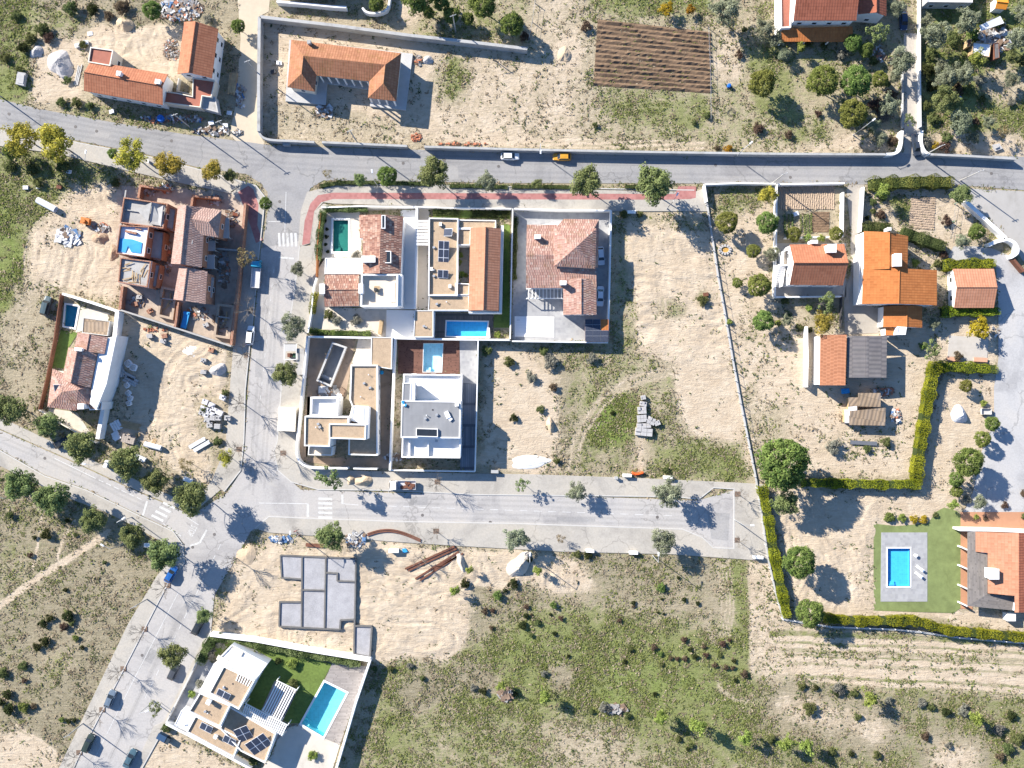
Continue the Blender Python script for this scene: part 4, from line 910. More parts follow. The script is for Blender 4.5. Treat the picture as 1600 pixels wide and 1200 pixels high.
def build_ground():
    global VZ
    cut_ground()
    zone=np.zeros_like(PX)
    for z_ in ([(335,985),(400,860),(560,850),(745,865),(760,960),(690,1030),(585,1025)],[(45,300),(188,300),(182,480),(100,455),(45,440)],[(185,500),(360,545),(350,700),(320,740),(240,715),(180,690)],[(1210,770),(1370,770),(1370,955),(1245,955)],[(725,860),(830,862),(940,935),(800,910),(730,900)],[(135,45),(290,45),(285,120),(150,90)],[(960,335),(1105,335),(1150,590),(970,540)]):
        zone=np.maximum(zone,inpoly(z_,PX,PY).astype(float))
    zone=blur(zone*(~paved),2)*np.clip(snd,0,1)
    a=.5+(fbm(VX,VY,30,91,2)-.5)*5; u=VX*np.cos(a)+VY*np.sin(a); v=-VX*np.sin(a)+VY*np.cos(a)
    rg=1-np.abs(2*fbm(u*.28,v,2.4,61,3)-1); r2=1-np.abs(2*fbm(VX,VY,6,67,3)-1)
    VZ=VZ+zone*((rg-.6)*.42+(r2-.6)*.3)
    vs = np.column_stack([VX.ravel(),VY.ravel(),VZ.ravel()]); col = np.column_stack([grn.ravel(),snd.ravel(),scb.ravel(),np.ones(nx*ny)])
    big = 2500; x0,x1,y0,y1 = VX.min(),VX.max(),VY.min(),VY.max()
    cn=[(x0,y0),(x1,y0),(x1,y1),(x0,y1)]; out=[(-big,-big),(big,-big),(big,big),(-big,big)]
    n0=len(vs); vs=np.vstack([vs,[(a,b,-.06) for a,b in cn],[(a,b,-.06) for a,b in out]]); col=np.vstack([col,np.tile([.58,.0,.6,1],(8,1))])
    qq=np.vstack([GQ,[[n0+(i+1)%4,n0+i,n0+4+i,n0+4+(i+1)%4] for i in range(4)]]); F=len(qq)
    me=bpy.data.meshes.new('ground'); me.vertices.add(len(vs)); me.vertices.foreach_set('co',vs.astype(np.float32).ravel())
    me.loops.add(4*F); me.polygons.add(F); me.loops.foreach_set('vertex_index',qq.astype(np.int32).ravel()); me.polygons.foreach_set('loop_start',np.arange(0,4*F,4,dtype=np.int32))
    me.update(calc_edges=True); me.polygons.foreach_set('use_smooth',[True]*F)
    a=me.attributes.new('mask','FLOAT_COLOR','POINT'); a.data.foreach_set('color',col.astype(np.float32).ravel())
    me.materials.append(ground_mat()); o=bpy.data.objects.new('ground',me); C.objects.link(o); o['kind']='structure'
def ground_mat():
    m,nt,b=new_mat('ground'); tc=N(nt,'ShaderNodeTexCoord'); v=tc.outputs['Object']
    at=N(nt,'ShaderNodeAttribute'); at.attribute_name='mask'; sp=N(nt,'ShaderNodeSeparateColor'); nt.links.new(at.outputs['Color'],sp.inputs[0])
    fine=noise(nt,v,1.1,7,.72,.4); mid=noise(nt,v,.22,6,.68,.6); coarse=noise(nt,v,.05,4,.6); grain=noise(nt,v,3.2,4,.75)
    mp=N(nt,'ShaderNodeMapping'); mp.inputs['Scale'].default_value=(.35,1.5,1); mp.inputs['Rotation'].default_value=(0,0,.35); nt.links.new(v,mp.inputs[0])
    streak=noise(nt,mp.outputs[0],.8,6,.7,1.6)
    def thr(ch, amp, lo, hi):
        f=mth(nt,'ADD',sp.outputs[ch], mth(nt,'MULTIPLY', mth(nt,'SUBTRACT', mth(nt,'ADD',mth(nt,'MULTIPLY',fine,.55),mth(nt,'MULTIPLY',mid,.45)), .5), amp))
        mr=N(nt,'ShaderNodeMapRange'); mr.interpolation_type='SMOOTHSTEP'; mr.inputs[1].default_value=lo; mr.inputs[2].default_value=hi; nt.links.new(f,mr.inputs[0]); return mr.outputs[0]
    straw=ramp(nt,mth(nt,'ADD',mth(nt,'MULTIPLY',fine,.6),mth(nt,'MULTIPLY',grain,.4)),[(.34,(.24,.195,.125,1)),(.5,(.36,.305,.215,1)),(.66,(.46,.4,.295,1))])
    scrub=ramp(nt,mth(nt,'ADD',mth(nt,'MULTIPLY',streak,.5),mth(nt,'MULTIPLY',grain,.5)),[(.36,(.16,.135,.085,1)),(.5,(.24,.21,.14,1)),(.64,(.34,.295,.215,1))])
    green=ramp(nt,mth(nt,'ADD',mth(nt,'MULTIPLY',fine,.5),mth(nt,'MULTIPLY',grain,.5)),[(.34,(.115,.13,.04,1)),(.5,(.165,.185,.065,1)),(.66,(.27,.27,.13,1))])
    sand=ramp(nt,mth(nt,'ADD',mth(nt,'MULTIPLY',mid,.5),mth(nt,'MULTIPLY',streak,.5)),[(.33,(.38,.3,.215,1)),(.5,(.47,.385,.285,1)),(.66,(.53,.455,.355,1))])
    c=mixc(nt,thr(2,1.0,.35,.75),straw,scrub); c=mixc(nt,mth(nt,'MULTIPLY',thr(0,1.5,.42,.72),.9),c,green); lush=ramp(nt,mth(nt,'ADD',mth(nt,'MULTIPLY',fine,.5),mth(nt,'MULTIPLY',grain,.5)),[(.34,(.1,.14,.03,1)),(.5,(.15,.198,.048,1)),(.66,(.23,.275,.095,1))]); c=mixc(nt,thr(0,1.0,.72,1.0),c,lush)
    c=mixc(nt,thr(1,1.25,.42,.68),c,sand)
    nt.links.new(c,b.inputs['Base Color']); b.inputs['Roughness'].default_value=.97; b.inputs['Specular IOR Level'].default_value=.1
    hgt=mth(nt,'ADD',mth(nt,'MULTIPLY',streak,.8),mth(nt,'MULTIPLY',fine,.6)); bn=N(nt,'ShaderNodeBump'); bn.inputs['Strength'].default_value=.75; bn.inputs['Distance'].default_value=.35
    nt.links.new(hgt,bn.inputs['Height']); nt.links.new(bn.outputs[0],b.inputs['Normal']); return m
def tufts(name, leafname, n, prob, size, seed, spread=.32, blades=5, lay=.5, hgt=.12):
    """ground cover: tiny clumps scattered where prob (0..1 per grid cell) says so"""
    rs=np.random.RandomState(seed); p=np.clip(prob,0,None).ravel(); p=p/p.sum(); i=rs.choice(len(p),n,p=p)
    x=VX.ravel()[i]+rs.uniform(-.2,.2,n); y=VY.ravel()[i]+rs.uniform(-.2,.2,n)
    sc_=np.repeat(rs.uniform(.5,1.4,n),blades); X=np.repeat(x,blades)+rs.normal(0,spread,n*blades)*sc_; Y=np.repeat(y,blades)+rs.normal(0,spread,n*blades)*sc_
    Z=np.abs(rs.normal(0,hgt,n*blades))*sc_+.02; nr=np.column_stack([rs.normal(0,1,n*blades),rs.normal(0,1,n*blades),np.full(n*blades,lay*2)])
    tone=np.repeat(rs.uniform(.1,.9,n),blades)+rs.normal(0,.15,n*blades)
    me=leaf_mesh(name,LF[leafname],np.column_stack([X,Y,Z]),nr,size*sc_*rs.uniform(.7,1.3,n*blades),tone,rs,2.0)
    o=bpy.data.objects.new(name,me); C.objects.link(o); return o
# ================================================================== HOUSES
# --- top left: L-shaped house with two gabled wings and red terraces
t = house('house','white L-shaped house with two terracotta gable wings and red roof terraces beside the sandy yard',[(140,95),(261,116),(331,122),(341,45)])
gable(t,(142,95),(262,116),(254,164),(131,142),4.4,6.0,.46,roof=TILE_TR,win='SE',oh=.35); 
gable(t,(288,34),(277,115),(331,122),(341,45),5.4,7.2,.42,roof=TILE_TR,win='ES',oh=.35)
block(t,[(141,73),(177,78),(172,103),(137,97)],4.9,.3,.25,CREAM,REDTERR,win='E',name='terrace')
block(t,[(256,142),(278,145),(300,150),(301,121),(336,126),(330,152),(316,150),(313,168),(254,160)],3.1,.35,.2,CREAM,REDTERR,name='terrace')
block(t,[(317,152),(336,151),(341,176),(316,169)],2.4,.2,.2,CONCL,CONC,name='terrace')
MB().prism(strip(WP([(279,122),(276,142),(297,147)],1.4),.2),-.05,1.4).build('yard_wall',CONCL,t)
chimney(t,186,115,5.2,1.3,.9,.9,rot=R(-10)); chimney(t,247,128,4.8,1.5,1.1,.9,rot=R(-10))
# --- U-shaped single-storey building with arcade
t = house('school_building','long U-shaped building under a weathered orange hipped roof with an arcaded courtyard',[(455,62),(627,83),(619,158),(449,136)],'building')
pl = [(452,62),(645,84),(634,172),(578,166),(579,140),(511,130),(509,164),(446,158)]
MB().prism(WP(pl,.45),-.05,.45).build('plinth',CONCL,t)
e,r = 4.6,6.5
hip(t,[(455,62,e),(627,83,e),(619,158,e),(575,153,e),(577,127,e),(494,118,e),(492,143,e),(449,136,e),(474,87,r),(602,101,r),(471,115,r),(599,130,r)],
    [(0,1,9,8),(0,8,10,7),(7,10,6),(6,10,8,5),(5,8,9,4),(4,9,11,3),(3,11,2),(2,11,9,1)],TILE_OR2)
wp = [(457,66),(623,87),(617,143),(579,139),(582,120),(492,109),(488,139),(452,133)]
P = ccw(WP(wp,e-.2)); MB().prism(P,.45,e-.17).build('wall',CREAM,t); windows_on(t,P,'SEW',1.4,1.1,1.3,3.2)
def cols(a,b,n,h,x=.3):
    A=W(*a,h); B=W(*b,h)
    for i in range(n):
        p=A.lerp(B,i/(n-1)); MB().box((p.x,p.y,.45),(x,x,h-.45)).build('column',WHITE,t)
cols((500,118),(574,127),7,e-.18); cols((577,151),(615,156),4,e-.18)
chimney(t,483,66,5.0,1.0,.7,.7,CONC)
# --- top right: white house, dark red roof, orange lean-to terrace
t = house('house','white house with steep brown red roof and orange veranda at the upper right',[(1240,-55),(1338,-55),(1338,32),(1240,32)])
gable(t,(1241,-60),(1337,-60),(1338,32),(1240,32),6.2,8.6,.5,roof=TILE_BR,oh=.3,win='S')
a=[W(1222,44,3.4),W(1332,41,3.4),W(1334,65,2.7),W(1220,65,2.7)]
MB().shell(a,[(0,1,2,3)],.14).build('veranda_roof',TILE_OR,t)
for px in (1222,1258,1295,1331): p=W(px,64,2.6); MB().box((p.x,p.y,-.05),(.25,.25,2.55)).build('post',WHITE,t)
gable(t,(1341,-40),(1341,22),(1385,25),(1385,-40),4.6,6.0,.55,roof=TILE_BR,oh=.3,win='S')
block(t,[(1219,-20),(1238,-20),(1236,43),(1220,44)],4.4,.3,.3,WHITE,REDTERR,name='terrace')
# --- building slices at the upper frame edge
t = house('shed','white roofed outbuilding cut by the upper right edge of the picture beside the junk yard',[(1450,-30),(1520,-30),(1520,6),(1450,5)],'shed')
block(t,[(1450,-40),(1521,-40),(1520,4),(1449,3)],3.4,.1,.15,CONCL,PLASTICW,win='S')
t = house('shed','small lean-to with tilted white sheet roof in the junk yard, upper right',[(1530,40),(1566,30),(1569,37),(1533,47)],'shed')
MB().shell([W(1530,40,2.5),W(1563,25,2.8),W(1569,36,2.6),W(1534,48,2.2)],[(0,1,2,3)],.1).build('roof',PLASTICW,t)
for p in ((1534,41),(1562,28),(1566,36),(1536,46)): q=W(*p,2); MB().box((q.x,q.y,-.05),(.12,.12,2.2)).build('post',TIMBER,t)
t = house('shed','low white glasshouse and plank shelter among bushes in the junk yard, upper right',[(1520,66),(1550,66),(1548,88),(1519,85)],'shed')
block(t,[(1521,66),(1549,68),(1546,89),(1519,84)],2.0,.15,.12,TIMBER,PLASTICW); block(t,[(1553,68),(1561,66),(1562,90),(1554,92)],1.8,.1,.1,RUST,CORRG); block(t,[(1512,62),(1519,60),(1517,72),(1511,73)],1.8,.1,.1,TIMBER,RUST)
t = house('shed','tiny shed with bright orange roof at the top edge, upper right corner',[(1556,0),(1574,0),(1572,15),(1555,13)],'shed')
gable(t,(1556,-4),(1575,-2),(1572,15),(1555,13),2.4,3.0,.5,roof=M('orange_sheet',(.65,.24,.03),.1),oh=.15)
t = house('house','cream house with curved white plot walls cut by the top edge left of centre',[(430,-60),(540,-60),(530,-12),(430,-20)])
gable(t,(430,-70),(540,-60),(530,-12),(425,-22),4.2,5.6,.5,roof=TILE_TR,wall=CREAM)
# --- unfinished west row (orange brick, three shells)
brk = dict(wall=BRICK)
t = house('unfinished_house','unfinished brick house with folded bare concrete roof slabs, upper end of the western row',[(193,308),(262,317),(256,356),(188,346)])
P = ccw(WP([(193,308),(262,318),(255,357),(187,348)],5.8)); Q=offset(P,-.25); MB().prism(P,-.05,5.8,holes=[Q]).build('wall',BRICK,t)
windows_on(t,P,'E',1.0,1.3,1.6); windows_on(t,P,'ES',3.9,1.3,1.5)
MB().prism(Q,4.7,4.95,bottom=True).build('floor_slab',CONC,t)
MB().shell([W(213,327,5.9),W(237,316,7.3),W(231,348,5.8)],[(0,1,2)],.2).shell([W(238,316,7.3),W(258,321,6.0),W(254,353,5.8),W(233,350,5.7)],[(0,1,2,3)],.2).shell([W(235,331,5.7),W(255,321,7.3),W(251,354,5.8)],[(0,1,2)],.2).build('roof_slab',CONC,t)
MB().box((*W2(193,328,5.2),4.95),(.3,9,.5),R(-8)).box((*W2(212,330,5.2),4.95),(6,.2,.35),R(-8)).build('parapet',CONC,t)
block(t,[(262,322),(275,327),(271,360),(256,355)],4.2,.2,.25,BRICK,CONC,win='ES')
t = house('unfinished_house','unfinished brick house whose top floor is wrapped in white and blue sheets',[(187,352),(231,353),(225,402),(180,395)])
P = ccw(WP([(187,352),(233,354),(226,402),(181,396)],6.2)); Q=offset(P,-.2); MB().prism(P,-.05,6.2,holes=[Q]).build('wall',BRICK,t); windows_on(t,P,'E',1.0,1.3,1.6); windows_on(t,P,'ES',4.0,1.3,1.5)
MB().prism(Q,5.4,5.6,bottom=True).build('insulation_sheet',M('white_membrane',(.66,.7,.78),.08,.8,.6),t)
MB().shell([W(184,372,5.75),W(207,374,5.75),W(222,379,5.75),W(220,396,5.72),W(205,394,5.74),W(200,384,5.8),W(196,395,5.72),W(183,392,5.7)],[tuple(range(8))],.03).build('blue_sheet',TARPB,t)
MB().box((*W2(205,363,5.9),5.62),(2.6,.5,.5),R(-12)).box((*W2(216,358,5.9),5.62),(1.4,.25,.3),R(-10)).build('wall_stub',BRICK,t)
block(t,[(233,358),(256,363),(252,406),(227,402)],3.4,.2,.22,BRICK,CONC,win='ES'); 
t = house('unfinished_house','unfinished brick house with a bare concrete deck littered with timber',[(187,400),(235,407),(230,448),(187,440)])
P = ccw(WP([(188,402),(236,408),(230,449),(184,441)],5.6)); Q=offset(P,-.25); MB().prism(P,-.05,5.6,holes=[Q]).build('wall',BRICK,t); windows_on(t,P,'E',1.0,1.3,1.6); windows_on(t,P,'E',3.8,1.3,1.4)
MB().prism(Q,4.9,5.15,bottom=True).build('floor_slab',CONC,t); MB().prism(offset(P,.06),5.0,5.3,holes=[offset(P,-.12)]).build('ring_beam',WHITE,t)
for k,(x,y,a,n) in enumerate(((200,418,20,5),(212,430,95,6),(205,438,10,4),(222,425,60,4))):
    p=W(x,y,5.2); m=MB()
    for i in range(n): m.box((p.x+random.uniform(-1,1),p.y+random.uniform(-1,1),5.16+.06*i),(random.uniform(1,2.4),.2,.07),R(a+random.uniform(-12,12)))
    tag(m.build('timber_stack',TIMBER),['pale boards lying on the bare concrete deck, nearest the tarp-covered shell','heap of boards at the middle of the bare concrete deck of the brick shell','boards by the lower edge of the bare concrete deck of the brick shell','loose boards near the right edge of the bare concrete deck of the brick shell'][k],'timber','boards on the concrete deck')
block(t,[(236,411),(250,414),(244,449),(231,447)],2.9,.15,.2,BRICK,CONC,win='E')
# --- tiled east row
t = house('unfinished_house','tall brick house with new pinkish tiled roof and cross gable, bare balconies on its right',[(279,322),(320,324),(314,417),(267,413)])
gable(t,(278,322),(267,412),(315,418),(321,325),7.4,9.2,.42,roof=TILE_PK,wall=BRICK,oh=.4,win='ES')
hip(t,[(300,342,9.0),(326,347,9.0),(346,329,7.6),(312,323,7.6),(341,371,7.6),(309,366,7.6)],[(3,2,1,0),(0,1,4,5),(1,2,4)],TILE_PK,'dormer_roof')
P=ccw(WP([(312,327),(343,332),(338,369),(306,364)],7.3)); MB().prism(P,-.05,7.4).build('wing_wall',BRICK,t); windows_on(t,P,'ES',1.0); windows_on(t,P,'ES',3.9)
for (x0,y0,x1,y1,z) in ((321,376,336,392,3.2),(317,398,335,420,3.2),(343,340,358,372,3.1)):
    MB().prism(WP(rect(x0,y0,x1,y1),z),z-.22,z,bottom=True).build('balcony',CONCL,t)
    for q in ((x1-1,y0+1),(x1-1,y1-1)): p=W(*q,z); MB().box((p.x,p.y,-.05),(.22,.22,z-.2)).build('post',CONC,t)
chimney(t,294,378,7.2,.9,2.0,.7,rot=R(-6))
t = house('unfinished_house','smaller brick house with pink tiled gable roof at the lower end of the eastern row',[(279,416),(324,424),(321,475),(271,468)])
gable(t,(280,416),(271,468),(321,475),(324,424),6.8,8.2,.37,roof=TILE_PK,wall=BRICK,oh=.35,win='ES')
MB().prism(WP([(322,430),(334,434),(331,465),(320,462)],3.1),2.9,3.1,bottom=True).build('balcony',CONCL,t)
sheet('site_floor',[(190,290),(384,300),(384,325),(372,450),(362,541),(186,486),(187,400),(178,395),(190,303)],.006,EARTH)
gp='raw brick plot walls of the building site'
fwall('raw orange brick wall between the building site and the pavement, right side',[(383,318),(377,385),(371,450),(366,490),(361,539)],2.2,.55,BRICK,group=gp)
fwall('raw brick wall with grey coping along the lower edge of the building site',[(187,484),(273,512),(361,541)],2.0,.35,CONC,group=gp)
fwall('raw brick wall along the lower left side of the building site',[(191,447),(187,484)],2.0,.6,BRICK,group=gp)
fwall('raw brick partition wall between the two yards of the building site',[(278,472),(275,500),(273,511)],2.0,.5,BRICK,group=gp)
fwall('broken brick wall along the upper edge of the building site, left piece',[(216,309),(219,290),(262,296)],2.0,.5,BRICK,group=gp)
fwall('broken brick wall along the upper edge of the building site, right piece',[(299,322),(301,306),(342,310)],2.0,.5,BRICK,group=gp)
fwall('low concrete beam wall linking the tiled house to the right brick wall',[(337,388),(372,391)],1.8,.3,CONC,group=gp)
for lb,pg in (('timber-formed basement pit in the left yard of the building site',[(252,447),(277,452),(270,500),(245,494)]),('timber-formed basement pit in the right yard beside the pavement wall',[(340,474),(366,477),(359,530),(333,526)])):
    t=house('formwork_pit',lb,pg,'pit',group='formed pits in the building site yards'); P=ccw(WP(pg,1.2)); MB().prism(P,-.05,1.2,holes=[offset(P,-.55)]).build('wall',M('formwork',(.36,.28,.21),.2,1.5),t)
    MB().prism(offset(P,-.55),.01,.03).build('floor',EARTH,t); c=cent(P); m=MB()
    for k in range(3): m.box((c[0]+k*.5-.6,c[1]+k*1.1-1,.05+k*.1),(2.2,.3,.1),R(40+25*k))
    m.build('board',TIMBER,t)
    b=P[0]; MB().box((c[0],c[1]+.9,1.0),(3.4,.25,.2),R(-8)).build('brace',CONC,t)
# --- villa bottom left with tall white side wall
t = house('villa','villa with stepped pinkish tile roofs and a tall blank white side wall, left',[(121,520),(168,527),(139,630),(74,636)])
gable(t,(121,519),(116,546),(163,553),(168,527),6.2,7.0,.46,roof=TILE_MX2,oh=.1,win='E')
gable(t,(107,543),(97,592),(141,606),(152,551),6.2,7.9,.45,roof=TILE_MX2,oh=.15)
hip(t,[(82,576,5.6),(143,602,5.6),(140,631,5.6),(118,642,5.6),(74,636,5.6),(97,612,7.4),(122,609,7.4)],[(0,1,6,5),(1,2,6),(2,3,5,6),(3,4,5),(4,0,5)],TILE_MX2)
P=ccw(WP([(85,579),(142,602),(139,630),(118,640),(77,634)],5.4)); MB().prism(P,-.05,5.5).build('wall',CREAM,t); windows_on(t,P,'SW',3.6)
P=ccw(WP([(168,528),(182,524),(166,600),(150,640),(140,631),(143,604),(153,552),(164,553)],6.0)); MB().prism(P,-.05,5.9).build('side_wall',WHITE,t)
chimney(t,123,546,7.0,.9,1.6,.6,rot=R(-5)); chimney(t,127,635,5.6,1.1,1.3,1.1)
solar(t,(90,607),1,1,1.5,1.7,6.2,R(0),.3,'water_heater_panel')
block(t,[(130,496),(172,502),(168,525),(128,520)],3.0,.1,.15,CONCL,CORR,name='pergola_roof')
block(t,[(135,630),(160,628),(158,640),(140,641)],5.2,.1,.2,WHITE,TILE_MX2)
pool('dark blue plunge pool with pale coping in the narrow left villa garden',[(103,476),(122,479),(116,512),(100,509)],.14,'deep',.4)
P=[(95,515),(122,520),(106,545),(100,575),(80,575)]
struct('lawn',MB().prism(WP(P,.03),.03,.03),GRASSM)
sheet('terrace',[(124,478),(172,490),(168,505),(118,520)],.03,PAVE,z0=-.05); sheet('terrace',[(77,638),(120,644),(150,690),(100,665),(72,650)],.03,PAVE)
fwall('white wall closing the pool end of the left villa garden',[(97,459),(140,472),(185,487)],2.4,.5,WHITE)
fwall('long white side wall of the left villa, down to the tree lined street',[(183,487),(175,560),(163,625),(152,686)],2.6,.9,WHITE)
fwall('dark slatted fence along the left edge of the left villa garden',[(94,459),(84,530),(71,595),(60,640)],1.6,.2,RUST,name='fence',cat='fence')
fwall('cream front wall of the left villa behind the street trees',[(60,640),(100,665),(150,692)],1.5,.25,CREAM)
# --- villa 1: corner plot with green pool
t = house('villa','white villa with mixed clay tiles and sunken roof terrace beside the green pool',[(561,337),(629,338),(621,478),(507,478)])
e,r=5.2,6.9
hip(t,[(561,336,e),(562,372,e),(567,372,e+.35),(566,427,e+.35),(595,335,r),(593,427,r),(630,338,e),(626,427,e)],[(0,4,5,3,2,1),(4,6,7,5)],TILE_MX)
P=ccw(WP([(563,338),(629,340),(626,426),(568,426),(568,372),(563,372)],e-.2)); MB().prism(P,-.05,e-.15).build('wall',WHITE,t)
skylight(t,[(596,336),(602,336),(602,357),(596,357)],6.6,.5); skylight(t,[(600,392),(611,392),(611,411),(600,411)],5.9,.6)
MB().box((*W2(576,405,7),5.0),(2.9,1.3,2.1)).box((*W2(576,405,7),7.1),(3.1,1.5,.12)).build('chimney',WHITE,t)
gable(t,(508,428),(561,428),(561,478),(507,479),3.1,4.1,.5,roof=TILE_MX,oh=.2,win='S')
block(t,[(508,403),(566,403),(566,428),(507,428)],3.3,.12,.2,WHITE,WHITEF)
block(t,[(564,428),(622,428),(621,479),(563,479)],6.2,.95,.35,WHITE,CREAMF,win='E',name='roof_terrace')
block(t,[(622,428),(628,428),(627,478),(622,478)],5.3,.12,.2,WHITE,WHITEF)
MB().box((*W2(503,451,4.6),-.05),(1.2,2.3,4.6)).build('chimney',WHITE,t); MB().box((*W2(564,451,6.6),5.0),(1.0,2.2,2.0)).build('chimney',WHITE,t)
MB().box((*W2(613,456,5.6),5.05),(1.0,4.6,.5)).build('bench',WHITE,t)
p=W(589,452,5.6); tb=thing('roof_table','small square table with dark unit on the cream roof terrace','table',(p.x,p.y,5.1)); MB().box((p.x,p.y,5.7),(1.2,1.4,.06)).build('table_top',TIMBER,tb)
for sx in (-.5,.5):
    for sy in (-.6,.6): MB().box((p.x+sx,p.y+sy,5.1),(.07,.07,.62)).build('leg',DARKM,tb)
MB().box((p.x-.3,p.y-.1,5.76),(.6,.7,.45)).build('heater',DARKM,tb)
pool('long dark green pool with white coping on the corner plot',[(521,344),(544,344),(544,393),(520,393)],.14,'green',.5)
HP=[(520,343),(545,343),(545,394),(519,394)]
sheet('terrace',[(503,328),(562,330),(566,402),(508,403),(497,420),(496,400)],.05,PAVE,holes=[HP],z0=-.05)
sheet('terrace',[(502,405),(508,403),(508,480),(604,482),(604,526),(482,522),(488,440)],.05,PAVE,z0=-.05)
sheet('terrace',[(626,328),(651,328),(650,483),(604,483),(604,479),(624,479)],.055,WHITEF,z0=-.05)
fwall('white wall along the red pavement in front of the corner villa',[(502,324),(560,322),(651,323)],1.9,.3,WHITE)
fwall('rust coloured metal fence on the street side of the corner villa',[(501,332),(496,380),(494,432)],1.7,.25,CORTEN,name='fence',cat='fence')
fwall('white street wall at the lower left of the corner villa garden',[(494,434),(490,448),(486,490),(481,520)],1.6,.3,WHITE)
fwall('white party wall between the corner villa drive and the pergola drive',[(651,322),(650,400),(648,482)],2.6,.45,WHITE)
fwall('long white party wall below the corner villa and the pergola villa',[(479,526),(600,528),(700,530),(798,531)],2.2,.4,WHITE)
fwall('short timber screen at the back of the corner villa garden',[(596,500),(593,522)],1.4,.8,TIMBER,name='screen',cat='fence')
# --- villa 2: long orange roof, planted patio
t = house('villa','white flat roofed villa with one long orange gable and a planted inner patio',[(670,340),(782,356),(779,484),(670,484)])
block(t,[(670,340),(716,341),(715,462),(669,462)],4.2,.55,.25,WHITE,GRAVEL,win='S')
block(t,[(716,343),(775,344),(775,357),(716,357)],3.7,.3,.2,WHITE,GRAVEL); block(t,[(716,357),(736,357),(735,383),(714,383)],3.75,.35,.2,WHITE,GRAVEL)
block(t,[(711,442),(734,443),(733,461),(711,461)],3.75,.35,.2,WHITE,GRAVEL); block(t,[(670,462),(733,462),(733,485),(669,485)],3.55,.12,.15,WHITE,GRAVEL)
block(t,[(648,485),(677,485),(677,527),(646,527)],3.5,.12,.15,WHITE,GRAVEL)
gable(t,(735,356),(732,485),(779,486),(783,357),4.4,5.9,.5,roof=TILE_TR2,oh=.12,win='ES')
block(t,[(783,352),(787,352),(784,489),(732,489),(732,486),(780,487)],3.6,.1,.1,WHITE,WHITEF,name='eaves_slab')
MB().prism(WP(rect(713,386,733,441),.1),.05,.1).build('patio_floor',CONCD,t)
solar(t,(693,396),2,3,1.05,1.75,3.75,R(-3),.28); solar(t,(692,428),2,1,1.05,1.7,3.75,R(-3),.28); solar(t,(700,363),1,1,1.6,2.2,3.75,R(-95),.5,'water_heater_panel')
for x,y in ((674,420),(703,447),(688,350)): p=W(x,y,4.3); MB().box((p.x,p.y,3.62),(.6,.8,.6)).build('roof_vent',WHITE,t)
slats(t,[(652,343),(671,343),(670,384),(651,384)],3.3,8,w=.5,th=.2,along=1,posts=False)
for x,y,r_ in ((718,398,6),(716,410,6),(722,428,5),(728,430,4),(716,433,4)): bush('greenb',x,y,r_,'leafy plant in the inner patio beside the orange roof',sz=1.5,group='plants in the inner patio')
PL=[(698,502),(762,503),(760,527),(697,526)]
pool('bright blue pool on dark decking below the long orange roof',[(698,502),(762,503),(760,526),(697,525)],.16,'bright',.3)
sheet('terrace',[(678,489),(771,490),(769,528),(677,527)],.1,WOODD,holes=[[(697,501),(763,502),(761,527),(696,526)]],z0=-.05)
sheet('terrace',[(652,324),(671,324),(669,484),(650,484)],.05,CREAMF,z0=-.05); sheet('terrace',[(604,484),(648,485),(646,527),(603,527)],.052,WHITEF,z0=-.05)
struct('lawn',MB().prism(WP([(785,350),(797,350),(796,512),(771,512),(772,490),(784,490)],.03),.03,.03),GRASSM); struct('lawn',MB().prism(WP([(676,327),(797,328),(797,342),(676,340)],.03),.03,.03),GRASSM)
fwall('white front wall of the villa with the long orange roof',[(651,323),(720,325),(799,326)],1.6,.25,WHITE)
fwall('white party wall between the orange roof villa and the villa with two cars',[(801,326),(799,430),(797,532)],2.2,.3,WHITE)
fwall('white balustrade beside the bright blue pool below the orange roof',[(763,512),(764,528)],1.0,.6,WHITE)
fwall('white wall on the left of the dark pool deck',[(678,487),(677,527)],2.4,.25,WHITE)
# --- villa 3: pyramid roof, two cars, solar carport
t = house('villa','villa with mottled pink tile roofs and a raised pyramid roof, two cars at its side',[(822,352),(935,344),(931,491),(822,449)])
e=4.6
hip(t,[(823,351,e),(870,351,e),(870,398,6.2),(822,398,6.2),(822,450,e),(882,450,e),(932,450,e),(932,420,5.4),(870,420,5.4)],[(0,1,2,3),(3,2,8,7,6,5,4)],TILE_MX2)
hip(t,[(881,342,4.4),(936,343,4.4),(934,418,4.4),(928,358,5.2),(866,357,5.2),(928,418,5.2)],[(0,1,3,4),(1,2,5,3)],TILE_MX2,'lower_roof')
hip(t,[(865,355,6.4),(932,357,6.4),(930,420,6.4),(866,416,6.4),(899,387,8.7)],[(0,1,4),(1,2,4),(2,3,4),(3,0,4)],TILE_MX2,'pyramid_roof')
P=ccw(WP([(868,358),(929,360),(927,417),(869,413)],6.2)); MB().prism(P,3,6.26).build('upper_wall',WHITE,t); windows_on(t,P,'ES',4.9,.9,.8)
P=ccw(WP([(826,354),(883,345),(932,346),(929,448),(826,447)],4.3)); MB().prism(P,-.05,4.3).build('wall',WHITE,t); windows_on(t,P,'ESW',1.1)
gable(t,(880,436),(880,492),(932,492),(932,436),4.5,5.7,.53,roof=TILE_MX2,oh=.25,win='S')
chimney(t,840,370,5.2,1.3,1.3,.8); chimney(t,880,442,4.8,1.7,1.3,.8)
slats(t,[(823,451),(880,451),(880,466),(823,466)],2.7,10,w=.18,th=.16,along=0,mat=WHITE)
sheet('terrace',[(803,327),(955,329),(950,534),(800,532)],.045,GREYPAVE,holes=[[(805,495),(865,496),(865,526),(805,525)]],z0=-.05)
t=pool('pool closed by a white slatted cover in the grey paved yard',[(806,496),(864,497),(864,525),(806,524)],.12,'blue',.3)
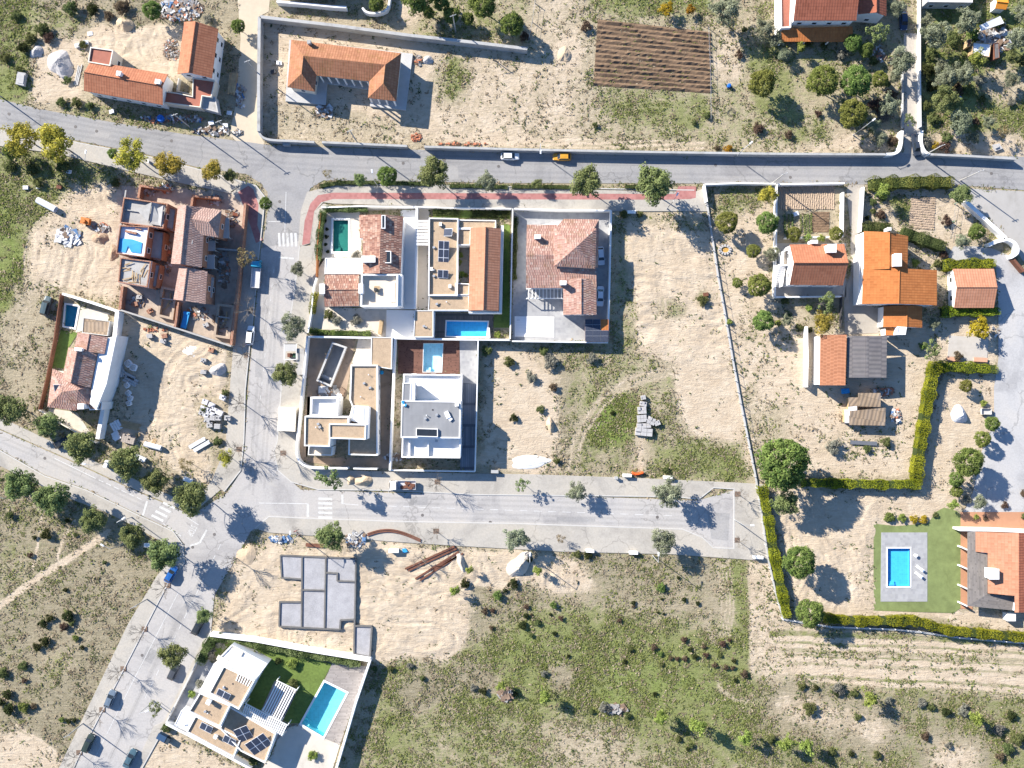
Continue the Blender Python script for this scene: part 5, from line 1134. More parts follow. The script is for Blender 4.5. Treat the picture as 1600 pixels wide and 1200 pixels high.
MB().prism(WP([(806,496),(864,497),(864,525),(806,524)],.1),.02,.09).build('cover',cells('pool_cover',[(.72,.72,.73),(.76,.76,.77)],(9,.4),bump=.05,joint=.08,jointcol=(.6,.6,.62),var=.04),t)
t = house('carport','carport roofed with a grid of solar panels in the corner of the grey yard',rect(914,499,951,534),'carport')
for q in ((916,501),(949,501),(916,532),(949,532)): p=W(*q,2.5); MB().box((p.x,p.y,-.05),(.25,.25,2.5)).build('post',WHITE,t)
rf=MB().prism(WP(rect(914,499,951,534),2.6),2.45,2.6,bottom=True).build('roof',TILE_OR,t)
for i in range(3):
    for j in range(4):
        x=920.2+i*12-(0 if i<2 else 0); y=503+j*8.7
        if i==2 and j<2: continue
        p=W(x,y,2.75); s=MB().box((p.x,p.y,2.66),(1.72,1.2,.05)).build('solar_panel',SOLAR,t); MB().box((p.x,p.y,2.62),(1.8,1.28,.06)).build('frame',STEEL,s)
fwall('white wall with square piers in front of the villa with two cars',[(803,326),(868,328),(955,329)],1.7,.3,WHITE)
fwall('white garden wall between the two parked cars and the sandy empty plot',[(955,329),(953,430),(950,534)],2.3,.35,WHITE)
fwall('white lower garden wall below the covered pool and the solar carport',[(800,533),(870,534),(950,535)],2.2,.3,WHITE)
# --- villa 4: stepped flat roofs, unfinished pool
t = house('villa','angular white house with stepped sand coloured flat roofs on the curved corner plot',[(477,650),(548,571),(588,710),(483,711)])
block(t,[(548,570),(590,570),(590,712),(544,711),(545,655),(550,635),(546,625)],4.0,.4,.3,WHITE,GRAVEL,win='SE')
block(t,[(476,650),(545,651),(545,662),(572,663),(572,687),(516,686),(515,698),(475,697)],6.8,.35,.28,WHITE,GRAVEL,win='SE')
block(t,[(514,662),(572,663),(571,687),(514,685)],7.2,.3,.25,WHITE,GRAVEL)
block(t,[(485,620),(529,620),(527,651),(484,650)],5.6,.9,.45,WHITE,WHITEF,name='roof_terrace')
block(t,[(552,634),(575,635),(568,663),(548,657)],5.6,.1,.2,WHITE,WHITEF); block(t,[(568,636),(576,636),(574,686),(568,686)],6.6,.1,.2,WHITE,WHITEF)
block(t,[(580,526),(613,527),(612,577),(579,572)],3.2,.12,.18,WHITE,GRAVEL); block(t,[(482,697),(520,698),(518,712),(481,711)],3.6,.7,.2,WHITE,CREAMF,name='balcony')
t = house('pool_shell','unfinished raw concrete pool shell standing askew in the dirt yard of the angular house',[(519,534),(542,542),(517,605),(494,595)],'pool')
P=ccw(WP([(519,534),(542,542),(517,605),(494,595)],1.1)); Q=offset(P,-.45); POOLS.append(Q)
MB().prism(P,-.4,1.1,holes=[Q]).build('wall',CONCL,t); MB().prism(Q,-1.0,-.9).build('floor',CONC,t)
m=MB(); 
for i in range(4): q=Q[i]; s=Q[(i+1)%4]; m.face([(q[0],q[1],1.05),(q[0],q[1],-1),(s[0],s[1],-1),(s[0],s[1],1.05)][::-1])
m.build('lining',CONC,t); c=W(507,588,.2); MB().box((c.x,c.y,-.9),(3.4,.5,.9),R(-22)).box((c.x+.1,c.y-.5,-.9),(3.4,.5,.5),R(-22)).build('steps',CONCL,t)
sheet('terrace',[(560,528),(580,528),(579,572),(548,570),(556,548)],.03,PAVE,z0=-.05)
sheet('site_floor',[(482,528),(556,530),(540,620),(480,620),(468,690),(470,720),(545,731),(608,732),(612,580),(592,580),(590,715),(478,715)],.008,M('yard_earth',(.3,.225,.165),.2,.8,.95,bump=.4,stain=.25),holes=[[(519,534),(542,542),(517,605),(494,595)]])
fwall('white street wall sweeping round the curved corner of the angular house plot',smooth_line([(480,526),(476,570),(465,680),(462,702),(466,722),(482,731),(505,732),(543,732)],2),2.2,.4,WHITE)
fwall('short white wall segment at the front of the angular house',[(552,732),(589,733)],2.0,.35,WHITE)
fwall('white party wall between the angular house and the grey roofed house',[(617,530),(613,630),(609,735)],2.2,.45,WHITE)
# --- villa 5: grey roof, wooden pool deck
t = house('villa','cubic white house with grey flat roof between two white terraces, red pool deck above it',[(628,584),(721,585),(719,716),(627,715)])
block(t,[(630,584),(722,585),(721,628),(629,627)],3.9,.7,.3,WHITE,WHITEF,win='N',name='roof_terrace')
block(t,[(627,626),(720,627),(719,685),(626,684)],7.0,.12,.28,WHITE,GREYROOF,win='SE'); block(t,[(629,598),(643,598),(642,627),(628,627)],7.0,.12,.25,WHITE,GREYROOF)
block(t,[(628,684),(720,685),(719,716),(627,715)],5.6,.8,.3,WHITE,WHITEF,win='SE',name='roof_terrace')
MB().box((*W2(645,612,6.6),4.0),(.8,4.3,2.9)).build('chimney',WHITE,t); chimney(t,714,632,6.9,.5,.7,.7,WHITE)
skylight(t,[(650,669),(684,670),(684,683),(650,682)],6.95,.45)
MB().box((*W2(669,703,5.4),4.6),(.25,3.6,.9)).build('partition',WHITE,t); MB().box((*W2(640,700,5.4),4.6),(.25,4,.8)).build('partition',WHITE,t); MB().box((*W2(682,688,5.2),4.7),(.7,.7,.5)).build('roof_vent',STEEL,t)
m=MB().box((*W2(699,648,7.2),6.9),(1.0,1.6,.5),R(25)).box((*W2(703,654,7.2),6.9),(.8,1.0,.35),R(40)); tag(m.build('insulation_pack',PLASTICW,origin=(*W2(700,650,7),6.9)),'white wrapped packs left on the grey flat roof','package')
m=MB(); 
for k in range(5): m.box((*W2(632+random.uniform(-3,3),630+random.uniform(-4,4),7),6.9+.05*k),(.6,.35,.2),k*1.1,mi=(k%2))
tag(m.build('debris',[TARPB,PLASTICW],origin=(*W2(632,630,7),6.9)),'small blue and white scraps at the left edge of the grey flat roof','debris')
pool('small pale blue pool set into the red wooden deck',[(662,537),(692,537),(690,581),(661,581)],.16,'pale',.12,depth=1.2,level=.2)
sheet('terrace',[(622,531),(718,532),(718,584),(622,584)],.11,WOOD,holes=[[(661.5,536.5),(692.5,536.5),(690.5,581.5),(660.5,581.5)]],z0=-.05)
sheet('terrace',[(718,532),(746,532),(744,600),(721,598),(719,584)],.08,GREYPAVE,z0=-.05); sheet('terrace',[(721,598),(744,600),(742,736),(719,735)],.085,BLUEB,z0=-.05)
fwall('white wall between the grey roofed house and the scrubby empty plot',[(747,531),(745,620),(742,737)],2.4,.25,WHITE)
fwall('white front wall of the grey roofed house along the pavement',[(609,735),(680,736),(742,737)],1.8,.25,WHITE)
# --- villa 6: lower left, angled
t = house('villa','angled white villa with sand coloured roofs, solar panels and white pergolas at the bottom',[(349,1040),(448,1131),(413,1191),(294,1144)])
block(t,[(362,1007),(418,1037),(398,1064),(349,1041),(340,1030)],3.4,.25,.25,WHITE,WHITEF,win='E',name='roof_terrace')
block(t,[(349,1040),(398,1063),(373,1109),(326,1083)],6.7,.35,.3,WHITE,GRAVEL,win='ES')
block(t,[(334,1037),(349,1041),(325,1083),(311,1081)],3.8,.1,.2,WHITE,WHITEF,name='balcony'); block(t,[(312,1082),(360,1102),(343,1137),(294,1112)],6.2,.45,.3,WHITE,GRAVEL,win='ES')
block(t,[(305,1118),(377,1154),(365,1184),(291,1144)],3.7,.35,.28,WHITE,GRAVEL,win='E'); block(t,[(359,1104),(431,1146),(414,1193),(376,1174),(343,1138)],3.9,.4,.28,WHITE,GRAVEL,win='ES')
block(t,[(283,1110),(306,1119),(293,1143),(272,1133)],3.0,.1,.2,WHITE,WHITEF,name='roof_terrace')
for q,rr in (((370,1019),-27),((347,1031),-27)): p=W(*q,3.5); MB().box((p.x,p.y,3.15),(2.6,1.1,.3),R(rr)).build('skylight',CREAM if rr else WHITE,t)
a=R(-27)
solar(t,(380,1147),2,2,1.5,1.7,3.6,R(22),.3); solar(t,(404,1163),3,2,1.5,1.7,3.6,R(32),.3); solar(t,(349,1085),2,1,1.4,1.5,6.4,a,.12); solar(t,(322,1137),2,1,1.3,1.7,3.4,a,.25,'water_heater_panel'); solar(t,(358,1157),2,1,1.3,1.7,3.4,a,.25,'water_heater_panel')
chimney(t,326,1097,5.8,1.0,.9,.9,rot=a); chimney(t,337,1151,3.3,.7,.7,.7,rot=a)
slats(t,[(371,1052),(398,1065),(392,1075),(367,1063)],6.5,7,w=.25,th=.2,along=0,posts=False)
slats(t,[(383,1100),(449,1134),(441,1150),(377,1117)],3.3,22,w=.3,th=.2,along=0)
slats(t,[(432,1064),(463,1079),(438,1128),(409,1110)],2.9,9,w=.28,th=.2,along=0)
sheet('terrace',[(429,1064),(464,1080),(440,1130),(455,1133),(430,1160),(374,1118),(380,1104),(408,1110)],.06,WOODG,z0=-.05)
pool('turquoise pool beside pale decking in the villa garden at the bottom',[(507,1066),(541,1083),(505,1151),(471,1131)],.16,'teal',.45,depth=1.6)
struct('terrace',MB().prism(WP([(519,1036),(574,1041),(531,1164),(506,1153),(543,1082),(507,1064)],.09),-.05,.09),WOODG)
struct('lawn',MB().prism(WP([(330,1000),(372,1006),(519,1037),(470,1130),(452,1130),(420,1112),(375,1110),(398,1062),(418,1037),(362,1007),(338,1030)],.03),.03,.03),GRASSM)
sheet('terrace',[(470,1131),(505,1153),(531,1164),(518,1208),(400,1215),(424,1180),(440,1140)],.05,M('pale_yard',(.5,.46,.4),.08,.6,.9,stain=.15),z0=-.05)
sheet('terrace',[(300,1040),(325,1030),(340,1040),(300,1110),(268,1128),(262,1128)],.05,GREYPAVE,z0=-.05)
fwall('white rear wall of the bottom villa garden below the foundation slab',[(328,992),(400,1001),(480,1016),(578,1032)],2.0,.75,WHITE)
fwall('tall white right wall beside the turquoise pool garden',[(578,1032),(555,1100),(524,1205)],2.6,.5,WHITE)
fwall('white front wall at the lower left of the bottom villa',[(259,1131),(300,1152),(392,1202)],2.0,.5,WHITE)
fwall('low grey wall of the bottom villa along the street parking',[(328,992),(300,1050),(259,1130)],1.1,.3,CONCL)
def fittings(t, poly, z, n, seed):
    rs=random.Random(seed); P=ccw(offset(WP(poly,z),-.9)); x0=min(p[0] for p in P); x1=max(p[0] for p in P); y0=min(p[1] for p in P); y1=max(p[1] for p in P); k=0
    for _ in range(400):
        if k>=n: break
        x=rs.uniform(x0,x1); y=rs.uniform(y0,y1)
        if not all((P[(i+1)%len(P)][0]-P[i][0])*(y-P[i][1])-(P[(i+1)%len(P)][1]-P[i][1])*(x-P[i][0])>0 for i in range(len(P))): continue
        if k%3==0: MB().box((x,y,z-.02),(.5,.4,.35),.4).box((x,y,z+.33),(.58,.48,.05),.4).build('roof_vent',STEEL,t)
        elif k%3==1: MB().tube((x,y,z-.02),(x,y,z+.5),.07,n=8).tube((x,y,z+.5),(x,y,z+.55),.13,n=8).build('vent_pipe',PLASTICW,t)
        else: MB().lathe((x,y,z),[(.2,0),(.2,.03),(0,.04)],10).build('roof_drain',DARKM,t)
        k+=1
for nm,pg,z,n in (('villa.004',rect(551,575,586,630),3.6,5),('villa.004',rect(478,653,512,694),6.45,4),('villa.005',rect(645,634,690,664),6.88,4),('villa.002',rect(672,344,684,456),3.65,4),('villa.002',rect(676,464,728,482),3.43,3),('villa.002',rect(650,488,674,524),3.38,2),('villa.006',[(349,1044),(392,1066),(372,1104),(332,1083)],6.35,3),('villa.006',[(314,1086),(356,1104),(341,1132),(298,1111)],5.75,3)):
    fittings(bpy.data.objects[nm],pg,z,n,len(pg)+n+int(z*7))
# --- east: twin gable house with outside stair
t = house('house','white house with orange and brown gable roof and white stairs on its left side',[(1233,382),(1318,382),(1317,446),(1234,444)])
gable(t,(1234,382),(1319,381),(1317,446),(1234,445),5.6,8.4,.5,roof=TILE_TR,oh=.18,win='SW')
v=[W(1234,382,5.68),W(1319,381,5.68)]
MB().box((*W2(1300,388,8.6),6.0),(1.7,1.7,2.6)).box((*W2(1300,388,8.6),8.6),(1.9,1.9,.15)).build('chimney',WHITE,t); chimney(t,1272,378,5.0,1.1,1.4,.7)
block(t,[(1224,392),(1236,388),(1235,415),(1223,415)],4.2,.9,.2,WHITE,CREAMF,name='landing'); m=MB()
for i in range(12): p=W(1221-i*.3,415+i*2.7,3); m.box((p.x,p.y,-.05),(1.6,.42,3.6-i*.3))
m.build('stair',WHITE,t); MB().prism(strip(WP([(1226,415),(1221,448)],2.5),.15),0,3.2).build('stair_wall',WHITE,t)
sheet('terrace',[(1211,380),(1322,380),(1322,464),(1211,464)],.03,M('yard_concrete',(.38,.36,.33),.12,.7,.9,stain=.2))
gp2='white plot walls round the stair house'
for lb,p in (('white wall on the left of the vegetable plot and the stair house',[(1214,289),(1213,380),(1211,463)]),('thin white wall below the stair house yard',[(1211,464),(1315,463)]),('white wall between the vegetable plot and the concrete drive',[(1318,300),(1317,370)]),('white low wall below the vegetable plot',[(1228,371),(1296,370)]),('white wall between the concrete drive and the flower garden',[(1350,292),(1347,340),(1345,362)]),('white roadside wall above the ploughed vegetable plot',[(1214,288),(1320,286)]),('white roadside wall above the orchard plot',[(1101,288),(1155,286),(1212,287)]),('white wall at the left end of the orchard plot beside the pavement',[(1101,289),(1105,315)])):
    fwall(lb,p,1.7,.32,WHITE,group=gp2)
sheet('soil_bed',rect(1218,291,1303,326),.006,EARTH)
# --- east: big orange L house
t = house('house','large bright orange tiled house with two offset gables beside the concrete drive',[(1350,360),(1419,367),(1464,476),(1347,475)])
gable(t,(1350,361),(1350,422),(1418,421),(1419,369),5.2,6.9,.5,roof=TILE_OR,oh=.15,win='E')
gable(t,(1349,420),(1347,475),(1464,477),(1464,422),5.25,7.1,.44,roof=TILE_OR,oh=.15,win='SE')
block(t,[(1343,400),(1350,400),(1347,475),(1342,475)],3.4,.5,.2,WHITE,CREAMF,name='balcony')
gable(t,(1381,478),(1380,511),(1441,512),(1441,478),3.4,4.6,.54,roof=TILE_OR,oh=.15,win='SE')
gable(t,(1384,512),(1384,524),(1408,524),(1408,512),2.8,3.1,.9,roof=TILE_OR,oh=.1); block(t,[(1403,510),(1417,511),(1415,523),(1401,523)],4.6,.12,.2,WHITE,WHITEF)
MB().box((*W2(1403,406,8),5.5),(1.5,2.7,2.4)).box((*W2(1403,406,8),7.9),(1.7,2.9,.15)).build('chimney',WHITE,t); chimney(t,1389,358,6.2,.8,.7,.6)
# --- garage between hedges
t = house('garage','small orange gabled garage squeezed between two clipped hedges',[(1490,420),(1554,420),(1554,480),(1492,481)],'garage')
gable(t,(1489,420),(1553,420),(1553,481),(1491,481),3.0,4.4,.49,roof=TILE_TR2,oh=.25,win='WE')
# --- store and fibre-sheet shelter
t = house('store','white store with flat terracotta brown roof beside the grey sheet shelter',[(1272,524),(1322,524),(1321,602),(1271,602)],'shed')
P=WP([(1271,524),(1282,524),(1281,602),(1270,602)],4.6)
MB().shell([W(1282,523,4.65),W(1323,523,5.0),W(1321,602,5.0),W(1281,602,4.65)],[(0,1,2,3)],.2).build('roof',cells('brown_sheet_tile',[(.4,.17,.09),(.44,.19,.1),(.37,.155,.08)],(.8,.8),bump=.3,joint=.06,jointcol=(.46,.23,.14),var=.2),t)
P=ccw(WP([(1282,525),(1322,525),(1320,601),(1281,601)],4.4)); MB().prism(P,-.05,4.43).build('body',WHITE,t); windows_on(t,P,'SE',1.2)
t = house('shelter','open shelter under grey corrugated fibre sheets beside the white store',[(1323,525),(1386,525),(1385,590),(1324,590)],'shelter')
MB().shell([W(1324,525,4.3),W(1354,525,4.6),W(1354,590,4.6),W(1324,590,4.3),W(1386,525,4.2),W(1385,590,4.2)],[(0,1,2,3),(1,4,5,2)],.1).build('roof',CORRG,t)
for q in ((1326,527),(1355,527),(1383,527),(1326,588),(1355,588),(1383,588)): p=W(*q,3.9); MB().box((p.x,p.y,-.05),(.2,.2,4.05)).build('post',CONC,t)
MB().box((*W2(1355,527,2),0),(8.5,.15,3.8)).build('back_wall',CONC,t)
fwall('white wall on the left of the store yard',[(1261,510),(1262,560),(1261,605)],1.9,.4,WHITE); fwall('dark timber fence post line left of the flowering tree below the stair house',[(1316,460),(1315,512)],1.3,.15,DARKM,name='fence',cat='fence')
# --- shacks
for lb,pg,z,mt in (('tumbledown hut under weathered brown sheets, upper of the shack pair',[(1341,614),(1376,614),(1376,636),(1341,635)],2.6,CORR),('long low hut under weathered brown sheets, lower of the shack pair',[(1328,642),(1384,637),(1383,665),(1327,664)],2.5,CORR)):
    t=house('hut',lb,pg,'hut'); P=[W(*pg[0],z),W(*pg[1],z+.2),W(*pg[2],z-.2),W(*pg[3],z-.3)]
    MB().shell(P,[(0,1,2,3)],.08).build('roof',mt,t); Q=ccw(offset([tuple(p[:2]) for p in P],-.4)); MB().prism(Q,-.05,z-.42).build('wall',TIMBER,t); windows_on(t,Q,'SE',.9,.8,.8,4)
t=house('hut','small lean-to with a white panel on its roof, left of the shack pair',[(1326,620),(1341,619),(1340,640),(1326,640)],'hut')
MB().shell([W(1326,621,2.3),W(1341,620,2.4),W(1340,643,2.2),W(1326,643,2.1)],[(0,1,2,3)],.08).build('roof',CORR,t); MB().box((*W2(1333,642,2.4),2.3),(1.9,2.0,.06),.1).build('white_sheet',PLASTICW,t); MB().prism(WP(rect(1328,622,1339,641),2),-.05,2.0).build('wall',TIMBER,t)
t=house('hut','narrow white edged lean-to at the left end of the long low hut',[(1319,640),(1327,638),(1327,662),(1320,662)],'hut')
MB().shell([W(1319,640,2.0),W(1327,639,2.1),W(1327,661,2.1),W(1320,661,2.0)],[(0,1,2,3)],.08).build('roof',CONCL,t); MB().prism(WP(rect(1321,641,1326,660),1.8),-.05,1.85).build('wall',TIMBER,t)
# --- house with blue pool, lower right
t = house('house','orange roofed house with dark veranda and orange terrace at the lower right edge',[(1525,831),(1640,834),(1640,957),(1525,931)])
e=3.6
hip(t,[(1525,831,e),(1592,833,6.2),(1592,957,6.2),(1586,957,6),(1586,931,6),(1544,927,e+.7),(1544,864,e+.7),(1525,862,e)],[tuple(range(8))],TILE_TR2)
hip(t,[(1592,833,6.2),(1660,833,3.6),(1660,957,3.6),(1592,957,6.2)],[(0,1,2,3)],TILE_BR,'rear_roof')  # darker tile on this slope paints its shade into the colour
hip(t,[(1512,830,2.9),(1525,830,3.3),(1525,863,3.3),(1543,865,3.6),(1543,928,3.6),(1585,932,3.6),(1585,954,3.1),(1512,947,2.9)],[(0,1,2,7),(2,3,4,7),(4,5,6,7)],cells('grey_shingle',[(.2,.18,.165),(.24,.215,.2),(.17,.155,.145)],(4,.35),bump=.3,joint=.1,jointcol=(.13,.12,.11),var=.25),'veranda_roof')
P=ccw(WP([(1528,835),(1650,838),(1650,953),(1587,953),(1584,930),(1546,926),(1546,866),(1528,862)],3.3)); MB().prism(P,-.05,3.45).build('wall',WHITE,t)
for y in (857,887,918,945): p=W(1507,y,1.8); MB().box((p.x,p.y,-.05),(1.5,.35,1.9),R(-25)).build('buttress',WHITE,t)
MB().prism(strip(WP([(1500,828),(1560,829),(1660,834)],3.2),.5),0,3.2).build('parapet',WHITE,t); MB().prism(WP([(1586,932),(1591,932),(1591,955),(1586,955)],4),0,3.4).build('gable_end',WHITE,t)
MB().box((*W2(1553,897,6),4.0),(2.1,2.2,2.2)).box((*W2(1553,897,6.2),6.2),(2.3,2.4,.12)).build('chimney',WHITE,t)
MB().box((*W2(1581,965,2),-.05),(1.9,1.7,2.0)).build('side_block',WHITE,t)
sheet('terrace',[(1501,800),(1680,800),(1680,832),(1560,829),(1520,829),(1520,952),(1501,951)],.05,M('orange_floor',(.4,.21,.125),.1,.7,.85,stain=.15),z0=-.05)
struct('lawn',MB().prism(WP([(1365,818),(1400,822),(1450,818),(1462,800),(1475,793),(1495,798),(1501,805),(1501,950),(1490,958),(1365,954)],.02),.02,.02,holes=[WP(rect(1380,836,1446,936),.02)]),LAWNP)
pool('rectangular blue pool in a grey stone surround on the lawn, lower right',[(1387,857),(1422,857),(1422,916),(1387,916)],.14,'bright',.3)
sheet('terrace',[(1377,832),(1449,832),(1449,940),(1376,940)],.07,GREYPAVE,holes=[[(1386,856),(1423,856),(1423,917),(1386,917)]],z0=-.05)
# --- foundation slab on the sandy plot
t = house('foundation','new house foundation of low concrete walls, coloured shadow dark, filled with grey gravel',[(438,868),(556,868),(556,980),(438,980)],'foundation')
FW=[[(438,868),(556,873)],[(438,868),(440,903)],[(440,903),(471,905)],[(472,870),(471,981)],[(509,871),(507,983)],[(556,873),(554,985)],[(436,941),(471,941)],[(437,941),(436,979)],[(436,979),(530,984)],[(472,922),(508,923)],[(509,895),(528,896)],[(527,896),(527,908)],[(527,908),(556,909)],[(532,969),(554,968)],[(532,969),(531,984)],[(554,968),(553,1022)],[(581,980),(578,1026)],[(554,978),(581,979)],[(553,1022),(578,1027)]]
for i,(a,b) in enumerate(FW):
    MB().prism(strip(WP([a,b],.62),.34+.004*i),-.05,.62+.004*i).build('footing',M('shade_dark_footing',(.13,.125,.12),.3,1.5,.9),t)  # footings coloured dark to paint the shadow in the grooves
MB().prism(WP([(438,869),(472,870),(509,871),(556,874),(554,968),(532,969),(531,984),(436,979),(437,941),(471,941),(471,905),(440,903)],.4),-.05,.42).prism(WP([(554,980),(581,980),(578,1026),(553,1022)],.4),-.05,.42).build('gravel_fill',M('grey_gravel',(.33,.325,.335),.25,4,.95,bump=.5),t)
# ================================================================== WALLS, HEDGES, FENCES
g='grey walls round the school plot'
fwall('long grey wall along the upper side of the school plot',[(406,26),(520,39),(640,55),(740,66),(824,76)],2.3,.7,OFFW,group=g)
fwall('grey wall on the left of the school plot beside the sandy track',[(405,26),(404,120),(404,205)],2.3,.7,OFFW,group=g)
fwall('curved grey wall at the lower left corner of the school plot',smooth_line([(404,205),(408,214),(422,219),(455,220),(491,222)],2),2.0,.5,OFFW,group=g)
fwall('grey roadside wall between the two gateways of the school plot',[(503,222),(570,225),(636,228)],2.0,.5,OFFW,group=g)
fwall('long grey roadside wall below the stubble field',[(663,229),(800,233),(1000,237),(1200,240),(1385,241)],2.0,.5,OFFW,group=g)
fwall('white roadside wall curving into the gravel drive, left side of its mouth',smooth_line([(1385,241),(1400,240),(1408,232),(1410,204)],2),2.0,.6,WHITE)
fwall('white wall stub on the right of the gravel drive mouth',smooth_line([(1441,204),(1439,222),(1444,236),(1452,241)],2),2.0,.6,WHITE)
fwall('grey roadside wall below the rough field at upper right',[(1452,241),(1520,244),(1588,248)],1.8,.5,OFFW)
fwall('thin white wall on the right of the gravel drive',[(1438,-20),(1438,100),(1439,198)],1.3,.25,WHITE)
fwall('thin low wall on the left of the gravel drive',[(1411,112),(1411,200)],.9,.25,CONCL)
fwall('white wall with dark base at the top edge, left of the curved garden wall',[(432,2),(480,6),(520,10),(541,11)],1.8,.5,WHITE)
fwall('curved white garden wall at the top edge',smooth_line([(566,12),(572,19),(585,21),(600,18),(608,10),(610,-20)],2),1.6,.45,WHITE)
fwall('white wall beside the forecourt, running down from the round tree at the right edge',[(1509,314),(1535,338),(1572,372)],1.7,.9,WHITE)
fwall('curved white gate wall at the forecourt corner, right edge',smooth_line([(1572,373),(1585,378),(1591,388),(1590,396),(1580,402)],2),1.8,.7,WHITE)
fwall('short white wall from the forecourt corner towards the round tree',[(1545,383),(1558,377),(1571,374)],1.7,.8,WHITE)
fwall('dark brown sliding gate below the forecourt corner',[(1584,405),(1600,424)],1.5,.6,RUST,name='gate',cat='gate')
def post_fence(label, pts, h, step, mat, rail=.9, name='post_fence', base=True, bh=.35):
    P=WP(pts,h); c=cent(P); t=thing(name,label,'fence',(c[0],c[1],0))
    if base: MB().prism(strip(WP(pts,bh),.4),-.1,bh).build('base_wall',CONCL,t)
    n=0; rl=MB()
    for a,b in zip(P,P[1:]):
        L=math.dist(a,b); k=max(1,int(L/step))
        for i in range(k):
            x=a[0]+(b[0]-a[0])*i/k; y=a[1]+(b[1]-a[1])*i/k
            if n<95: MB().box((x,y,-.05),(.13,.13,h)).build('post',mat,t)
            n+=1
        for z in (h*.45,h*.9): rl.tube((*a,z),(*b,z),.025,n=4)
    rl.build('rail',STEEL,t); return t
post_fence('long post fence on a low pale base between the sandy plots and the orchard',[(1105,318),(1113,370),(1122,430),(1133,490),(1145,560),(1158,630),(1172,700),(1181,745),(1190,800),(1200,870),(1212,925),(1224,966)],1.8,2.6,CONCL)
post_fence('white post fence under the lower hedge of the pool garden',[(1224,968),(1300,980),(1400,984),(1440,988),(1500,997),(1610,1006)],1.5,2.5,WHITE,bh=.3)
post_fence('green wire fence beside the round tree in the flower garden',[(1497,316),(1492,345),(1488,372)],1.6,2.2,M('green_paint',(.12,.22,.17),.1,1),base=False,name='wire_fence')
post_fence('thin wire fence along the scrub field above the pine',[(836,0),(832,30),(826,62)],1.6,2.4,STEEL,base=False,name='wire_fence')
post_fence('thin post fence on the right of the ploughed rows',[(1108,40),(1111,110),(1112,185)],1.3,3.0,DARKM,base=False,name='wire_fence')
hedge('tall clipped hedge running from the flowering bush down to the lower hedge corner',[(1464,570),(1455,610),(1446,665),(1435,735),(1436,755)],2.2,2.2)
hedge('clipped hedge between the sandy yard and the pool garden, below the big tree',[(1436,757),(1385,758),(1306,756),(1256,755)],1.9,2.2)
hedge('narrow clipped hedge on the left side of the pool garden',[(1192,762),(1202,810),(1212,870),(1224,930),(1231,962)],1.9,2.0)
hedge('long curving clipped hedge along the bottom of the pool garden',[(1290,967),(1340,972),(1405,971),(1425,970),(1450,976),(1480,986),(1530,991),(1610,998)],1.9,2.0)
hedge('clipped hedge block above the small garage',[(1478,414),(1516,412),(1553,411)],2.2,2.2)
hedge('clipped hedge block below the small garage',[(1476,487),(1520,486),(1561,486)],2.1,2.0)
hedge('clipped hedge beside the paved sitting area, above the sandy yard right',[(1468,573),(1510,574),(1556,577)],2.2,1.8)
hedge('dark leafy hedge along the upper rim of the corner villa',[(508,326),(540,326),(572,326)],1.1,1.6,'street',lump=.3)
hedge('dark leafy hedge by the street wall of the corner villa',[(504,330),(499,360),(497,384),(496,404)],1.2,1.7,'street',lump=.3)
hedge('yellow tinged shrub row at the lower street side of the corner villa',[(492,458),(488,474),(487,488)],1.2,1.4,'yellow',lump=.3)
hedge('green shrub row above the white party wall of the corner villa',[(483,517),(520,520),(578,521)],1.2,1.3,'dense',lump=.3)
hedge('grey green hedge along the street corner of the bottom villa',[(312,1035),(322,1012),(332,996)],2.0,1.6,'street',lump=.3)
hedge('grey green hedge along the rear wall of the bottom villa lawn',[(338,996),(400,1008),(470,1022),(560,1038)],1.6,1.5,'street',lump=.3)
for lb,p in (('low dark hedge strip by the kerb, left end near the junction',[(500,290),(530,285),(590,285)]),('low dark hedge strip by the kerb between the first street trees',[(598,285),(640,286),(668,287)]),('low dark hedge strip by the kerb right of the second tree',[(702,290),(742,290),(792,292)]),('low dark hedge strip by the kerb in front of the villa with two cars',[(800,291),(850,291),(890,292)]),('short hedge strip by the kerb left of the largest pavement tree',[(978,291),(998,291)])):
    hedge(lb,p,1.1,.7,'bush',group='hedge strips along the north kerb',lump=.35,dens=22)
for lb,p in (('bushy hedge along the road left of the flower garden corner',[(1362,287),(1390,285),(1420,284)]),('bushy hedge along the road above the flower garden, right part',[(1424,284),(1455,283),(1487,284)])): hedge(lb,p,2.6,2.2,'round',lump=.4,group='roadside hedges of the flower garden')
hedge('dense shrub hedge between the orange house and the small tilled plot',[(1412,362),(1440,372),(1474,384)],2.6,2.0,'bush',lump=.4)
hedge('shrub hedge against the top of the big orange house',[(1351,355),(1372,352),(1392,354)],1.9,2.0,'bush',lump=.4)
hedge('planted strip below the front wall of the orange roof villa',[(678,332),(700,332),(717,333)],1.3,.6,'bush',lump=.4); hedge('dark planted bed at the right of the front path of the orange roof villa',[(738,334),(760,334),(793,335)],1.6,.6,'dark',lump=.4)
hedge('narrow planting between the two white party walls beside the villa with two cars',[(806,340),(805,380),(804,436)],.9,.8,'bush',lump=.4)
